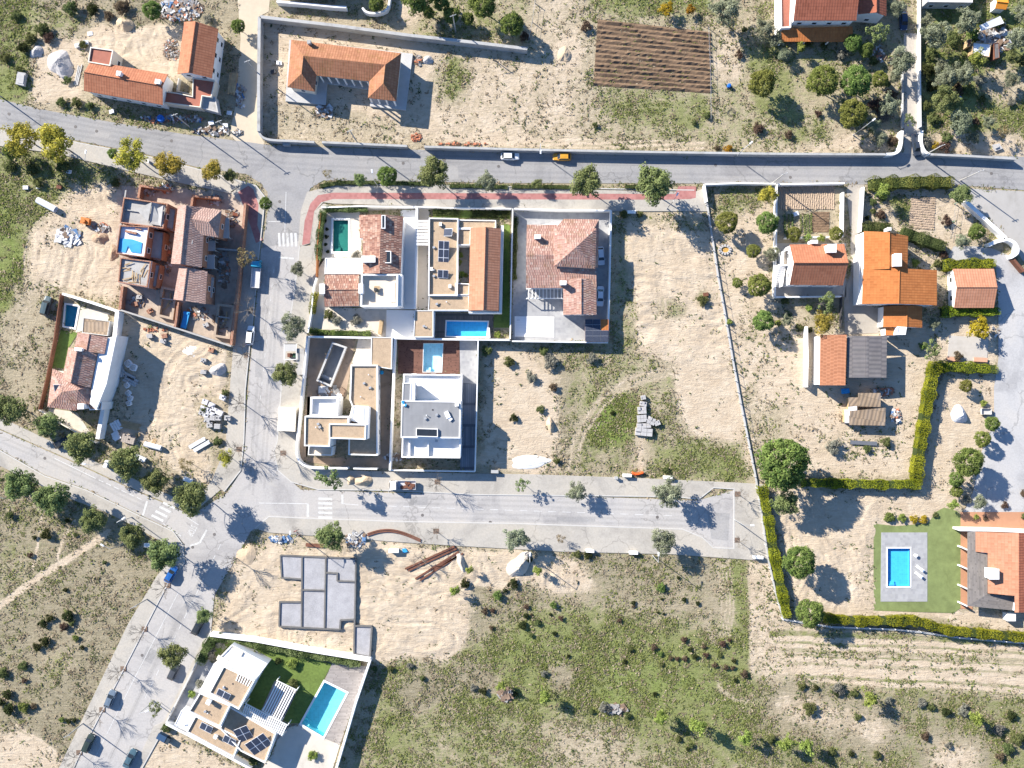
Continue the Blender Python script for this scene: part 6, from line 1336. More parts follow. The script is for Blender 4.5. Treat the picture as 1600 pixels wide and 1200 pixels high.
# ploughed beds: ridges of real soil
def ridges(label, poly4, n, h, mat, kind='soil_bed', jit=.15):
    A,B,D,E=[W(p[0],p[1],0) for p in poly4]; m=MB(); rs=random.Random(n)
    L=36
    for i in range(n):
        t0=i/n; t1=(i+1)/n; rows=[[],[],[]]
        for j in range(L+1):
            s=j/L; top=A.lerp(B,s); hj=.35+.9*abs(math.sin(s*9+i*2.3))*rs.uniform(.7,1.1); bot=E.lerp(D,s)
            for r_,tt,z in ((0,t0,.01),(1,(t0+t1)/2+rs.uniform(-jit,jit)/n,h*hj*rs.uniform(.6,1.1)),(2,t1,.01)):
                p=top.lerp(bot,tt); rows[r_].append((p.x,p.y,z))
        for a,b in ((0,1),(1,2)):
            for j in range(L): m.face([rows[b][j],rows[b][j+1],rows[a][j+1],rows[a][j]])
    o=m.build(kind,mat,origin=(0,0,0)); o['kind']='structure'; o['label']=label
SOILB=M('ploughed_soil',(.165,.11,.07),.45,.9,.95,bump=.5); SOILL=M('dry_soil',(.34,.26,.19),.16,1.2,.95,bump=.4)
ridges('ploughed brown rows',[(934,30),(1110,50),(1111,146),(927,134)],14,.42,SOILB); ridges('raked rows',[(1219,291),(1219,327),(1304,327),(1304,291)],30,.2,SOILL); ridges('tilled plot',[(1424,306),(1462,308),(1459,360),(1420,356)],14,.16,SOILL)
ridges('bare bed',[(1268,331),(1296,331),(1295,363),(1269,363)],8,.1,SOILB)
# ================================================================== TREES
G1='street trees along the north pavement'
for px,py,r,k,lb in ((605,275,17,'dense','bright green round street tree near the junction end of the red pavement'),(679,271,26,'street','large uneven street tree on the red pavement below the school gate'),(760,283,17,'olive','thin grey green street tree on the red pavement, under the white car'),(918,286,27,'street','broad street tree below the yellow car on the north pavement'),(1024,287,32,'street','largest street tree of the north pavement, at its right end'),(840,288,9,'street','small young street tree by the hedge strip above the villa with two cars'),(563,280,11,'street','slim young tree in the hedge strip, left of the bright green tree'),(511,271,9,'dry','half bare young tree at the junction corner of the hedge strip')):
    tree(k,px,py,r,lb,group=G1)
G2='street trees along the west street and the dead end street'
for px,py,r,k,lb in ((458,509,22,'olive','round grey green tree on the pavement left of the corner villa'),(447,583,21,'street','round tree on the pavement left of the angular house'),(465,421,12,'olive','small tree on the pavement beside the rust coloured fence'),(518,838,24,'street','tree above the foundation slab at the crossing'),(514,742,24,'sparse','thin crowned tree in front of the angular house'),(805,842,21,'olive','pale green tree on the lower pavement beside the sand mound'),(1036,845,22,'olive','pale green tree on the lower pavement under the road end'),(815,757,13,'sparse','wispy young tree on the upper pavement of the dead end street'),(902,768,17,'olive','small pale tree on the upper pavement, middle of the dead end street'),(1046,771,25,'olive','large pale tree on the upper pavement near the road end'),(876,841,9,'dry','leafless looking sapling in a square pit on the lower pavement'),(415,318,11,'dense','dark shrubby tree at the left corner of the west street')):
    tree(k,px,py,r,lb,group=G2)
G3='trees lining the lower left avenue'
for px,py,r,lb in ((16,641,25,'tree at the left frame edge above the avenue, next to the villa fence'),(75,665,21,'tree right below the left villa'),(125,697,27,'large double crowned tree at the villa front wall, upper side of the avenue'),(196,722,28,'broad tree in the middle of the upper avenue row'),(243,753,22,'tree left of the zebra crossing'),(299,778,28,'dense tree at the junction corner above the STOP lettering'),(32,757,27,'tree at the left end of the lower avenue row'),(82,779,28,'second large tree of the lower avenue row, left of the footpath'),(145,812,22,'small tree of the lower avenue row, above the footpath'),(206,836,21,'tree of the lower avenue row right of the footpath'),(256,867,27,'large tree at the right end of the lower avenue row, by the blue car'),(318,961,14,'small tree over a dark car on the sandy plot edge'),(271,1025,22,'tree over the parked car at the bottom villa hedge')):
    tree('street',px,py,r,lb,group=G3)
tree('sparse',3,745,13,'thin tree cut by the left frame edge below the avenue',group=G3); tree('sparse',243,1106,13,'thin young tree at the kerb by the bottom villa front',group=G3)
G4='yellow flowering trees along the upper left road'
for px,py,r,lb in ((34,216,28,'yellow green tree at the left frame edge under the road'),(88,225,33,'largest yellow tree, second from the left frame edge'),(206,243,27,'yellow tree left of the pair above the building site'),(262,257,25,'yellow tree right of the pair above the building site'),(331,268,19,'yellow tree above the tiled unfinished house'),(360,275,11,'small green tree right of the last yellow tree')):
    tree('yellow' if r>12 else 'street',px,py,r,lb,group=G4)
tree('dense',20,235,16,'green tree under the first yellow tree at the left edge',group=G4); tree('dense',176,240,9,'small green tree left of the yellow pair',group=G4)
tree('dense',372,41,12,'dark green tree beside the sandy track',); tree('dense',238,16,16,'dark green tree among rubble near the top edge, left')
G5='round garden trees at the upper right'
for px,py,r,lb,k in ((1285,127,26,'yellow green round tree, upper left of the three round trees','round'),(1338,127,26,'dark round tree, upper right of the three round trees','dense'),(1333,178,24,'round tree, lowest of the three round trees','round'),(1191,130,23,'round tree with long shadow left of the three round trees','round'),(1375,124,14,'small light round tree right of the three round trees','round'),(1333,67,15,'dark tree at the right corner of the orange veranda','dense'),(1353,78,13,'dark tree beside the gravel drive below the red roof wing','dense')):
    tree(k,px,py,r,lb,group=G5)
for px,py,r,k,lb in ((1195,45,18,'olive','grey green tree left of the house with the orange veranda'),(1135,16,26,'olive','large grey tree at the top edge right of the ploughed rows'),(1212,62,14,'olive','small grey shrubby tree at the left end of the orange veranda'),(1372,52,20,'sparse','thin grey tree left of the dark blue car'),(1410,95,22,'olive','sparse grey tree leaning over the gravel drive'),(1400,14,15,'olive','grey tree at the top edge above the dark blue car'),(1462,55,24,'olive','grey tree right of the white drive wall'),(1512,30,22,'olive','broad grey tree under the white outbuilding'),(1478,120,20,'olive','green grey tree in the rough field, middle'),(1505,115,20,'olive','grey tree in the rough field left of the glasshouse shadow'),(1475,155,22,'street','green tree thicket beside the drive wall'),(1500,190,20,'olive','grey bushy tree above the roadside wall, upper right'),(1526,92,13,'lime','bright green tree in front of the glasshouse'),(1590,60,20,'olive','olive tree at the right frame edge near the junk yard'),(1598,20,18,'olive','olive tree in the upper right corner'),(1390,165,18,'olive','olive tree on the left of the drive mouth'),(1420,190,12,'sparse','thin tree at the drive mouth'),(1375,215,13,'olive','low grey tree left of the drive mouth wall'),(1580,125,14,'olive','olive tree in the rough field near the right frame edge'),(1565,205,13,'dry','dry bush tree above the roadside wall near the right edge')):
    tree(k,px,py,r,lb,group='scattered trees at the upper right')
for px,py,r,lb in ((670,20,10,'left small pine above the long school wall'),(706,24,14,'middle pine beside a leaning pole above the long school wall'),(731,29,11,'right small pine above the long school wall'),(800,38,20,'dark pine by the wire fence at the end of the long school wall'),(650,-8,30,'big dark tree cut by the top edge above the pines'),(755,5,24,'dark tree at the top edge between the pines'),(588,6,13,'round tree inside the curved garden wall at the top edge'),(690,5,14,'dark tree at the top edge behind the middle pine')):
    tree('dense',px,py,r,lb,group='pines near the top edge')
for px,py,r,k,lb in ((1041,14,12,'golden','golden shrub tree at the upper end of the ploughed rows'),(1079,15,8,'golden','small golden shrub at the upper right of the ploughed rows'),(1529,513,18,'golden','golden yellow tree at the paved sitting area'),(1201,304,17,'yellow','yellowish tree in the orchard against the vegetable plot wall')): tree(k,px,py,r,lb)
G6='orchard trees left of the stair house'
for px,py,r,k,lb in ((1136,347,19,'round','wide yellow green tree beside the post fence in the orchard'),(1199,348,19,'dense','dark tree beside the vegetable plot wall in the orchard'),(1177,392,12,'round','small tree in the middle of the orchard'),(1206,397,13,'olive','small grey tree left of the stair house'),(1186,446,20,'round','wide low tree at the lower end of the orchard'),(1152,442,9,'round','small bush tree left of the wide low tree'),(1193,502,18,'dense','dark round tree alone below the orchard'),(1230,501,10,'olive','grey bushy tree below the stair house'),(1240,366,13,'round','tree at the left of the vegetable plot lower wall'),(1306,365,12,'round','tree at the right of the vegetable plot lower wall'),(1288,474,19,'sparse','flowering tree below the stair house'),(1285,504,20,'yellow','yellow green tree between the stair house and the white store'),(1262,371,7,'lime','small shrub behind the stair house roof, left'),(1283,372,7,'lime','small shrub behind the stair house roof, right')):
    tree(k,px,py,r,lb,group=G6)
G7='garden trees at the right'
for px,py,r,k,lb in ((1223,724,43,'dense','huge dark green tree at the corner of the two hedges'),(1228,785,22,'street','tree below the huge dark green tree'),(1249,878,28,'dense','round dark tree halfway down the narrow hedge'),(1265,958,24,'dense','round tree at the lower left corner of the pool garden'),(1513,722,25,'dense','large round bush like tree at the pale drive'),(1494,749,13,'dense','smaller dark bush under the large round tree at the drive'),(1550,662,13,'dense','small dark tree with shadow on the pale drive'),(1535,686,14,'round','brownish round bush beside the pale drive'),(1509,603,11,'round','small round tree below the sitting area hedge'),(1526,362,14,'dense','round green tree behind the forecourt wall'),(1503,377,13,'olive','grey green round bush left of the forecourt wall'),(1502,303,17,'street','round tree at the forecourt end of the flower garden'),(1460,506,10,'olive','small shrub tree below the garage hedge'),(1456,546,17,'sparse','pale thorny tree at the top of the tall hedge'),(1377,300,12,'lime','spiky palm like plant in the flower garden'),(1531,784,12,'olive','grey shrub at the end of the pale drive'),(1490,788,9,'lime','bright shrub at the corner of the dry lawn'),(1495,768,10,'round','yellow green shrub above the dry lawn')):
    tree(k,px,py,r,lb,group=G7)
G8='young light green trees in the southern scrub'
for px,py,r,lb in ((850,1088,11,'young light green tree at the left of the southern scrub'),(1033,1120,12,'young light green tree left of the close pair in the southern scrub'),(1091,1135,14,'tallest young light green tree in the southern scrub'),(1163,1152,12,'young light green tree right of the close pair in the southern scrub'),(1357,1091,13,'young light green tree under the striped field'),(1525,1121,12,'young light green tree at the lower right'),(1225,1160,12,'left tree of the light green pair at the bottom edge'),(1258,1166,13,'right tree of the light green pair at the bottom edge'),(733,890,7,'young green tree beside the pale sand heap, long shadow'),(840,892,8,'young green tree right of the sand mound, long shadow'),(710,922,9,'leaning young tree at the right edge of the foundation plot'),(783,1072,8,'light green sapling by the fallen branches')):
    tree('lime',px,py,r,lb,group=G8)
for px,py,r,lb,k in ((383,403,17,'half bare yellowing tree over the brick wall of the building site','dry'),(352,715,14,'yellow green shrub tree at the pavement corner','yellow'),(290,725,14,'scrubby tree at the lower edge of the sandy lot','dry')): tree(k,px,py,r,lb,zs=1.6 if px==383 else 1)
G9='bare young street trees'
for i,(px,py,lb,h) in enumerate(((393,486,'bare tree on the left kerb just above the white parked car',7.5),(386,555,'bare tree on the left kerb right below the white parked car',7.5),(380,630,'bare tree on the left pavement opposite the cream kiosk',7.5),(374,702,'bare tree at the lower left kerb of the west street',7),(443,708,'bare tree in a square pit at the curved corner of the angular house',6),(684,753,'bare tree in a square pit right of the white truck',6.5),(682,830,'bare tree in a square pit above the rusty beams',5),(1153,772,'bare sapling in a square pit at the upper corner of the dead end',5),(1152,844,'bare sapling in a square pit at the lower corner of the dead end',5),(262,915,'bare tree at the top of the left kerb of the lower street',6),(226,983,'bare tree on the left kerb opposite the small tree of the bottom villa',6),(193,1045,'bare tree on the left kerb above the blue car',6),(160,1109,'bare tree on the left kerb between the two parked dark cars',6),(124,1176,'bare tree on the left kerb at the bottom edge',6),(370,872,'bare tree on the sandy corner under the junction',6.5),(655,870,'bare pole like tree near the rusty beams',5))):
    bare_tree(px,py,lb,h,G9,seed=i)
    if 'pit' in lb or 'kerb' in lb: struct('tree_pit',MB().prism(WP(rect(px-5,py-4,px+4,py+4),.14),.05,.142),M('pit_soil',(.17,.12,.09),.2,2,.95))
# ================================================================== SHRUBS
def shrubs(base, group, items, cat='bush'):
    f=.8 if any(w in base for w in ('below','slope','scrub field')) else 1
    for k,px,py,r,*sx in items: bush(k,px,py,r*f,base,cat,group=group,sz=random.uniform(.85,1.15))
shrubs('dark round bush in the lower left scrub field','dark bushes in the lower left scrub',[('dark',67,974,9),('dark',78,966,8),('dark',106,962,12),('brown',99,980,9),('bush',112,973,7),('dark',70,1002,10),('dark',58,1011,9),('greenb',118,997,7),('dark',128,1012,5),('bush',36,1041,10),('dark',12,1085,10),('dark',14,1108,12),('greenb',36,1105,11),('brown',52,1104,7),('greenb',96,1125,6),('dark',107,1127,6),('dark',116,1125,5),('dark',102,922,5),('bush',4,1052,11),('brown',38,1063,6),('dark',0,1098,9)])
shrubs('dark bush by the thin footpaths below the avenue','bushes by the footpaths',[('dark',72,835,11),('dark',105,813,5),('bush',15,805,8),('brown',47,867,6),('bush',118,836,5),('dark',54,840,5),('bush',163,879,5)])
shrubs('round bush in scrub below the big sand mound','bushes right of the foundation plot',[('greenb',778,930,10),('dark',802,912,11),('dark',726,912,10),('brown',823,948,6),('greenb',865,945,8),('dark',817,977,9),('dark',822,962,6),('bush',840,973,7),('brown',877,966,6),('brown',757,955,7),('brown',770,954,5),('brown',768,981,5),('dark',866,990,5),('dark',860,960,3.5),('dark',789,923,5),('bush',830,993,5),('dark',826,874,8),('bush',902,866,8),('dark',918,868,8),('brown',830,960,3)])
shrubs('small bush in grass below the dead end street','bushes in the grassy field',[('greenb',1033,918,10),('dark',1034,936,3),('dark',1069,937,5),('dark',1090,943,5),('dark',990,942,5),('brown',968,970,5),('brown',990,947,4),('dark',1028,957,3),('dark',1037,959,3),('brown',1022,1012,7),('greenb',1031,1022,6),('brown',1069,1000,7),('dark',1078,1015,5),('brown',1070,1030,6),('brown',1058,1029,5),('brown',1048,1028,5),('dark',1086,1026,6),('brown',1103,1024,6),('brown',1130,1006,7),('brown',1100,1010,5),('brown',1117,1039,6),('brown',1134,1043,6),('brown',1145,1043,5),('dark',1147,1033,5),('brown',1163,1053,8),('dark',1149,1063,5),('bush',1034,1038,5),('dark',976,1034,5),('dark',1023,1084,5),('bush',1125,1024,5),('dark',968,970,4),('brown',1140,1000,4),('dark',1060,903,4),('bush',985,1015,6)])
shrubs('scrubby bush on the rough lower right slope','bushes on the lower right slope',[('bush',1253,1073,8),('greyb',1310,1075,13),('dark',1308,1084,7),('dark',1275,1075,6),('bush',1335,1084,9),('greyb',1440,1098,10),('bush',1455,1105,9),('dark',1478,1112,10),('greyb',1505,1110,12),('dark',1580,1118,10),('bush',1265,1108,14),('greyb',1388,1095,9),('bush',1590,1155,14),('bush',1575,1170,12),('brown',1562,1183,9),('bush',1205,1155,10),('bush',1300,1175,9),('dark',1330,1178,7),('bush',1445,1150,8),('brown',1445,1150,9),('greyb',1482,1165,8),('bush',1340,1120,8),('greyb',1560,1140,12),('bush',1370,1180,9)])
shrubs('scrubby bush on the dry bottom centre slope','bushes on the bottom slope',[('dark',805,1085,6),('bush',660,1060,6),('greyb',945,1105,12),('dark',945,1107,6),('bush',980,1118,7),('bush',1080,1165,6),('dark',1075,1170,5),('greyb',850,1052,7),('dark',888,1025,4),('bush',925,1112,6),('bush',1060,1155,7),('dark',755,1080,8),('greyb',740,1075,8),('bush',610,1045,7),('greyb',640,1040,7),('bush',585,1045,6)])
shrubs('grey green bush in the rough upper left plot','bushes in the upper left plot',[('bush',65,45,12),('bush',48,60,10),('brown',75,58,9),('dark',145,15,10),('brown',190,12,12),('bush',110,12,12),('bush',130,70,7),('dark',36,75,9),('bush',95,160,8),('bush',120,160,9),('bush',140,165,7),('bush',105,125,7),('bush',30,110,7),('bush',8,90,8),('brown',170,25,8),('bush',25,25,9),('greyb',325,30,8),('bush',60,285,9),('bush',98,260,12),('bush',50,265,11),('bush',180,285,8),('bush',15,260,10)])
shrubs('dry garden bush beside the three round trees','bushes near the round trees',[('brown',1368,165,12),('greyb',1380,180,12),('brown',1392,148,9),('brown',1278,178,6),('greyb',1315,85,9),('brown',1232,210,7),('bush',1365,95,8),('bush',1385,130,7),('bush',1260,68,7),('bush',1288,72,6),('brown',1395,220,9),('bush',1402,225,7)])
shrubs('bush in the overgrown field right of the gravel drive','bushes in the overgrown field',[('bush',1455,85,10),('dark',1450,110,11),('bush',1490,60,12),('greenb',1520,55,10),('bush',1460,185,10),('bush',1480,215,10),('greyb',1445,222,10),('brown',1525,190,6),('greyb',1580,160,7),('brown',1475,230,11),('bush',1535,155,6),('limeb',1500,100,9),('greyb',1530,125,10),('bush',1560,35,11),('bush',1597,95,9),('dark',1455,135,9),('brown',1495,140,10),('bush',1512,140,9),('bush',1448,165,8),('goldb',1463,228,7)])
shrubs('tuft like shrub at the edge of the stubble field','shrubs round the stubble field',[('brown',916,42,9),('brown',1154,85,7),('brown',1185,200,9),('goldb',1138,233,7),('bush',1105,180,6),('brown',1120,232,5),('bush',1163,46,5),('brown',820,58,8),('bush',930,195,5),('bush',1085,192,5)])
shrubs('small shrub in the flower garden above the orange house','shrubs in the flower garden',[('bush',1364,316,6),('brown',1376,335,8),('bush',1364,330,5),('brown',1478,345,9),('bush',1380,310,6),('dark',1355,340,4),('brown',1475,398,7),('bush',1465,412,7),('limeb',1430,410,7)])
shrubs('small round shrub at the top of the pool lawn','shrubs at the top of the pool lawn',[('greenb',1390,808,9),('limeb',1409,809,8),('goldb',1428,811,7),('goldb',1443,812,7),('bush',1462,805,5)])
shrubs('small shrub in the pale corner villa garden','shrubs of the corner villa',[('bush',514,492,9),('greyb',525,500,9),('greyb',557,500,9),('greyb',556,399,7),('dark',511,358,3),('dark',510,370,3.5),('dark',509,382,3),('dark',512,393,3),('dark',508,345,3)])
shrubs('garden shrub on the lawn of the bottom villa','shrubs of the bottom villa',[('bush',398,1025,9),('limeb',456,1037,10),('dark',435,1033,6),('bush',458,1069,9),('greyb',312,1068,8),('limeb',300,1084,7),('limeb',488,1180,9),('bush',395,1190,8),('bush',260,1138,8),('greyb',330,1020,8),('greyb',345,1007,8)])
shrubs('scrubby bush on the empty plots near the villas','bushes on the empty villa plots',[('dark',803,653,7),('bush',795,565,9),('greyb',860,565,12),('bush',845,640,7),('greyb',925,560,9),('limeb',778,523,6),('bush',1098,470,9),('dark',957,645,4),('bush',870,720,6),('bush',850,548,8),('bush',760,548,9),('greyb',830,590,9),('brown',865,605,7),('bush',975,335,7),('bush',1000,335,6),('limeb',1140,503,5),('bush',1040,735,6),('bush',320,640,8),('bush',340,690,8),('brown',340,690,5),('bush',352,615,7)])
shrubs('low plant in the sandy yards at the right','plants of the stair house and store yards',[('greyb',1302,698,13),('bush',1385,690,8),('bush',1355,702,7),('greenb',1442,540,7),('limeb',1264,482,6),('bush',1250,512,7),('bush',1227,470,7),('limeb',1215,505,6),('dark',1265,515,5),('brown',1570,790,6),('brown',1600,770,6),('limeb',1537,630,6),('greyb',1510,780,8),('limeb',1525,808,5),('brown',1540,810,4),('bush',1600,807,5),('brown',1497,557,8)])
# ================================================================== VEHICLES
car(797,244,0,'white car on the north road below the stubble field',('white',(.72,.73,.74)),'hatch',4.3)
car(878,245,180,'yellow orange car on the north road, right of the white car',('amber',(.55,.27,.03)),'hatch',4.3)
car(1432,227,-82,'dark blue pickup in the mouth of the gravel drive',('navy',(.03,.04,.06)),'pickup',5.2,name='pickup_truck',cat='pickup')
car(1412,33,-88,'dark blue car on the gravel drive under the grey trees',('deep_blue',(.03,.05,.1)),'hatch',4.2)
car(939,400,-86,'white car beside the pyramid roof, upper of the two',('silver_white',(.6,.64,.7)),'hatch',4.3,group='cars beside the pyramid roof villa')
car(938,463,-92,'white car beside the pyramid roof, lower of the two',('pale',(.66,.68,.72)),'sedan',4.7,group='cars beside the pyramid roof villa')
car(391,524,84,'white car parked by the left kerb of the west street',('white',(.72,.73,.74)),'suv',4.5)
car(72,478,76,'dark grey green off road car on the rough grass by the left villa',('slate',(.07,.1,.11)),'suv',4.6)
car(309,979,62,'black car under the small tree at the sandy plot edge',('black',(.03,.035,.04)),'hatch',4.1)
car(271,1049,65,'dark car half under the tree by the bottom villa hedge',('graphite',(.06,.065,.075)),'hatch',4.2)
car(172,1092,68,'grey blue car at the left kerb of the lower street',('steel_blue',(.12,.16,.21)),'hatch',4.3)
car(138,1161,66,'dark green car at the left kerb near the bottom edge',('dark_green',(.035,.05,.045)),'suv',4.5)
car(203,1185,62,'blue green car in the lane at the bottom edge',('teal',(.06,.11,.14)),'sedan',4.7)
car(267,897,60,'bright blue car under the last avenue tree',('blue',(.02,.1,.32)),'hatch',4.2)
car(97,691,28,'dark car hidden between the two trees below the left villa',('black',(.03,.035,.04)),'hatch',4.1)
def truck(px,py,ang,label,cabcol,load,L=6.2,boxed=False):
    w=W(px,py,1); t=thing('flatbed_truck',label,'truck',(0,0,0)); P=paint(*cabcol); h=L/2
    m=MB(); prof=[(h,.5,.95),(h-.08,1.3,1.0),(h-.5,2.2,.92),(h-1.7,2.25,.92),(h-1.8,.5,1.0)]
    for (xa,za,wa),(xb,zb,wb) in zip(prof,prof[1:]+prof[:1]): m.face([(xa,-wa,za),(xb,-wb,zb),(xb,wb,zb),(xa,wa,za)])
    for s in (-1,1): m.face([(x,s*w_,z) for x,z,w_ in (prof if s>0 else prof[::-1])])
    m.build('cab',P,t); MB().face([(h-.09,-.8,1.38),(h-.09,.8,1.38),(h-.47,.75,2.12),(h-.47,-.75,2.12)]).build('windscreen',GLASS,t)
    MB().box((-.2,0,.5),(L-.6,.8,.22)).build('chassis',DARKM,t)
    b=MB().box((-.95,0,.75),(L-2,2.05,.12)); 
    for s in (-1,1): b.box((-.95,s*1.0,.87),(L-2,.06,.42))
    for s in (-1,1): b.box((-.95+s*(L-2)/2,0,.87),(.06,2.05,.42))
    b.build('load_bed',M('truck_bed',(.5,.5,.52),.1,2),t)
    if load is not None:
        q=MB(); rs=random.Random(5)
        for k in range(9): q.box((rs.uniform(-h+.7,.2),rs.uniform(-.7,.7),.88),(rs.uniform(.5,1.1),rs.uniform(.4,.7),rs.uniform(.2,.5)),rs.uniform(-.2,.2))
        q.build('load',load,t)
    for x in (h-.9,-h+1.1):
        for s in (-1,1):
            wh=MB().tube((x,s*.72,.42),(x,s*.98,.42),.42,n=12).build('wheel',TYRE,t); MB().tube((x,s*.97,.42),(x,s*1.0,.42),.24,n=8).build('rim',RIM,wh)
    for s in (-1,1): MB().box((h-.03,s*.65,.75),(.1,.3,.18)).build('headlight',LIGHTG,t); MB().box((h-.6,s*1.1,1.6),(.1,.18,.35)).build('mirror',DARKM,t)
    t.location=(w.x,w.y,0); t.rotation_euler=(0,0,R(ang))
truck(629,758,180,'white truck with a loaded open bed parked below the grey roofed house',('white',(.72,.73,.74)),RUST)
truck(400,428,86,'blue cab truck with pale bed at the left kerb of the west street',('cab_blue',(.03,.3,.48)),None,6.6)
w=W(1541,643,.8); t=thing('utility_trailer','small white box trailer beside the pale drive','trailer',(w.x,w.y,0)); MB().box((w.x,w.y,.45),(2.3,1.35,.08)).box((w.x,w.y-.66,.5),(2.3,.05,.5)).box((w.x,w.y+.66,.5),(2.3,.05,.5)).box((w.x+1.13,w.y,.5),(.05,1.3,.5)).box((w.x-1.13,w.y,.5),(.05,1.3,.5)).build('tub',CONCL,t); MB().tube((w.x-1.1,w.y,.45),(w.x-2.2,w.y+.1,.4),.05).build('drawbar',STEEL,t)
for s in (-1,1): MB().tube((w.x,w.y+s*.72,.3),(w.x,w.y+s*.88,.3),.3,n=12).build('wheel',TYRE,t)
# ================================================================== LAMPS AND POLES
for px,py,a,lb in ((1333,211,38,'street lamp leaning over the lowest round tree, arm to the right'),(1149,246,40,'street lamp on the wall line below the stubble field, right end'),(843,239,-90,'thin street lamp on the wall line above the yellow car'),(158,264,80,'street lamp between the yellow trees'),(592,293,100,'short lamp on the red pavement under the bright green tree'),(1042,326,60,'lamp on the north pavement below the largest street tree'),(35,772,150,'street lamp between the first trees of the lower avenue row'),(196,848,150,'street lamp by the tree right of the footpath'),(206,808,30,'lamp with curved arm above the zebra crossing'),(240,1095,20,'street lamp on the left of the bottom villa front'),(827,868,90,'street lamp beside the sand mound'),(1020,868,90,'street lamp below the tree at the road end'),(467,836,90,'street lamp at the bicycles on the lower pavement'),(1148,812,0,'street lamp at the dead end'),(170,722,170,'street lamp beside the parking row of the avenue')):
    lamp(px,py,a,lb,h=7.5)
for px,py,lb in ((1442,244,'grey pole at the wall beside the dark pickup'),(3,152,'pole at the left frame edge above the road'),(362,208,'pole at the corner of the sandy track and the road'),(296,198,'pole at the roadside debris below the L-shaped house'),(558,222,'pole behind the roadside wall below the school courtyard'),(405,118,'pole at the left school wall'),(712,50,'leaning looking pole at the middle pine'),(1500,282,'pole at the hedge end above the forecourt'),(1207,286,'pole at the top corner of the vegetable plot'),(4,240,'pole under the first yellow tree at the left edge'),(230,936,'pole on the pavement above the lower street'),(130,1130,'pole on the pavement left of the dark green car')):
    pole(px,py,lb,h=9.0 if py<300 else 7.5)
# ================================================================== SMALL THINGS
for px,py,a,lb,sz in ((980,743,-1,'white utility box at the pavement edge beside the orange barrier',(1.9,.6,1.1)),(1044,746,-1,'white utility box above the large pale tree',(2.0,.6,1.1)),(963,747,0,'narrow grey cabinet left of the orange barrier',(.7,.5,1.0)),(990,864,-1,'white utility box on the lower pavement edge by the pale tree',(1.9,.6,1.1)),(1185,871,-3,'white utility box at the lower corner of the dead end',(2.2,.6,1.1)),(922,861,-4,'white cabinet among bushes at the lower pavement',(1.8,.6,1.1)),(773,737,-2,'white utility box at the corner of the grey roofed house plot',(1.6,.6,1.1)),(615,861,0,'white utility box on the edge of the foundation plot',(2.2,.7,1.2)),(987,331,0,'white utility box at the upper edge of the sandy empty plot',(1.8,.6,1.0)),(447,224,0,'green grey cabinet against the lower left school wall',(1.5,.8,1.3)),(165,725,70,'pale cabinet standing in the avenue parking row',(1.6,.7,1.2)),(231,1024-772,80,'white notice board frame by the yellow pair',(.6,.3,1.2)),(230,852,0,'white box under the avenue trees right of the footpath',(1.4,.8,.9)),(219,716,-25,'white box at the lower edge of the sandy lot',(2.2,.9,.9)),(293,750,-20,'white box at the pavement edge below the sandy lot',(2.0,.8,.8)),(204,440+278,-20,'low grey box behind the avenue tree',(1.0,.6,.6))):
    boxbin(px,py,a,lb,sz,OFFW if 'gre' in lb else WHITE)
t=boxbin(448,655,-3,'large cream transformer kiosk on the pavement left of the angular house',(4.0,5.4,2.6),CREAM,'transformer_kiosk','kiosk')
t=boxbin(469,565,0,'grey container shelter on the pavement above the cream kiosk',(1.6,6,1.6),CONC,'container','container')
w=W(457,550,0); t=thing('bin_shelter','white framed open bin enclosure on the pavement above the round tree','shelter',(w.x,w.y,0)); m=MB()
for dx in (-1.4,1.4):
    for dy in (-1.8,1.8): m.box((w.x+dx,w.y+dy,.1),(.12,.12,1.9))
m.build('post',WHITE,t); m=MB()
for s in (-1.8,1.8): m.box((w.x,w.y+s,1.9),(2.9,.14,.12))
for s in (-1.4,1.4): m.box((w.x+s,w.y,1.9),(.14,3.4,.12))
m.build('frame',WHITE,t); MB().box((w.x,w.y+1,1.96),(2.7,1.8,.06)).build('roof',CONCL,t)
for k,(dx,lb) in enumerate(((-.7,'left waste bin under the open bin enclosure'),(.6,'right waste bin under the open bin enclosure'))): boxbin(457+dx/S,555,0,lb,(.9,.8,1.1),M('bin_green',(.04,.1,.06)) if k else RUST,'waste_bin','bin')
boxbin(252,1153,-28,'dark blue waste container on the pavement below the bottom villa corner',(2.0,1.3,1.4),M('bin_blue',(.03,.07,.14)),'waste_bin','bin'); boxbin(259,1157,-28,'second dark waste container right beside the dark blue one',(1.6,1.3,1.3),M('bin_dark',(.03,.045,.06)),'waste_bin','bin')
pipe(73,320,-28,4.8,.75,'white pipe section lying on the grass at the left',group='big pipes'); pipe(239,697,-15,4.0,.6,'white pipe section at the foot of the sandy lot',group='big pipes')
for k,(x,y,lb) in enumerate(((309,692,'upper bundle of grey metal profiles by the sandy lot pavement'),(316,697,'lower bundle of grey metal profiles by the sandy lot pavement'))): beam(x,y,30,4.2,lb,M('zinc_sheet',(.55,.57,.6),.15,3),.9,.5,group='metal profiles by the sandy lot')
for x,y,a,L,lb in ((672,871,24.5,12.8,'rusty beam, uppermost of the heap on the foundation plot'),(676,874,24.5,12.6,'rusty beam lying tight under the uppermost one'),(683,883,32,12,'rusty beam, third of the heap, steeper'),(688,886,33,11.5,'rusty beam, fourth of the heap'),(700,877,28,8,'short rusty beam at the lower right of the heap')): beam(x,y,a,L,lb,w=.42)
beam(492,852,-4,4.2,'short rusty beams left of the tree above the foundation',w=.8)
m=MB(); P=smooth_line([(574,834),(592,828),(612,827),(632,832),(657,843)],2)
for off in (0,3): m.prism(strip(WP([(x,y+off) for x,y in P],.25),.28),.13,.4)
tag(m.build('curved_beam',RUST),'curved rusty steel beams lying across the pavement above the foundation','beam')
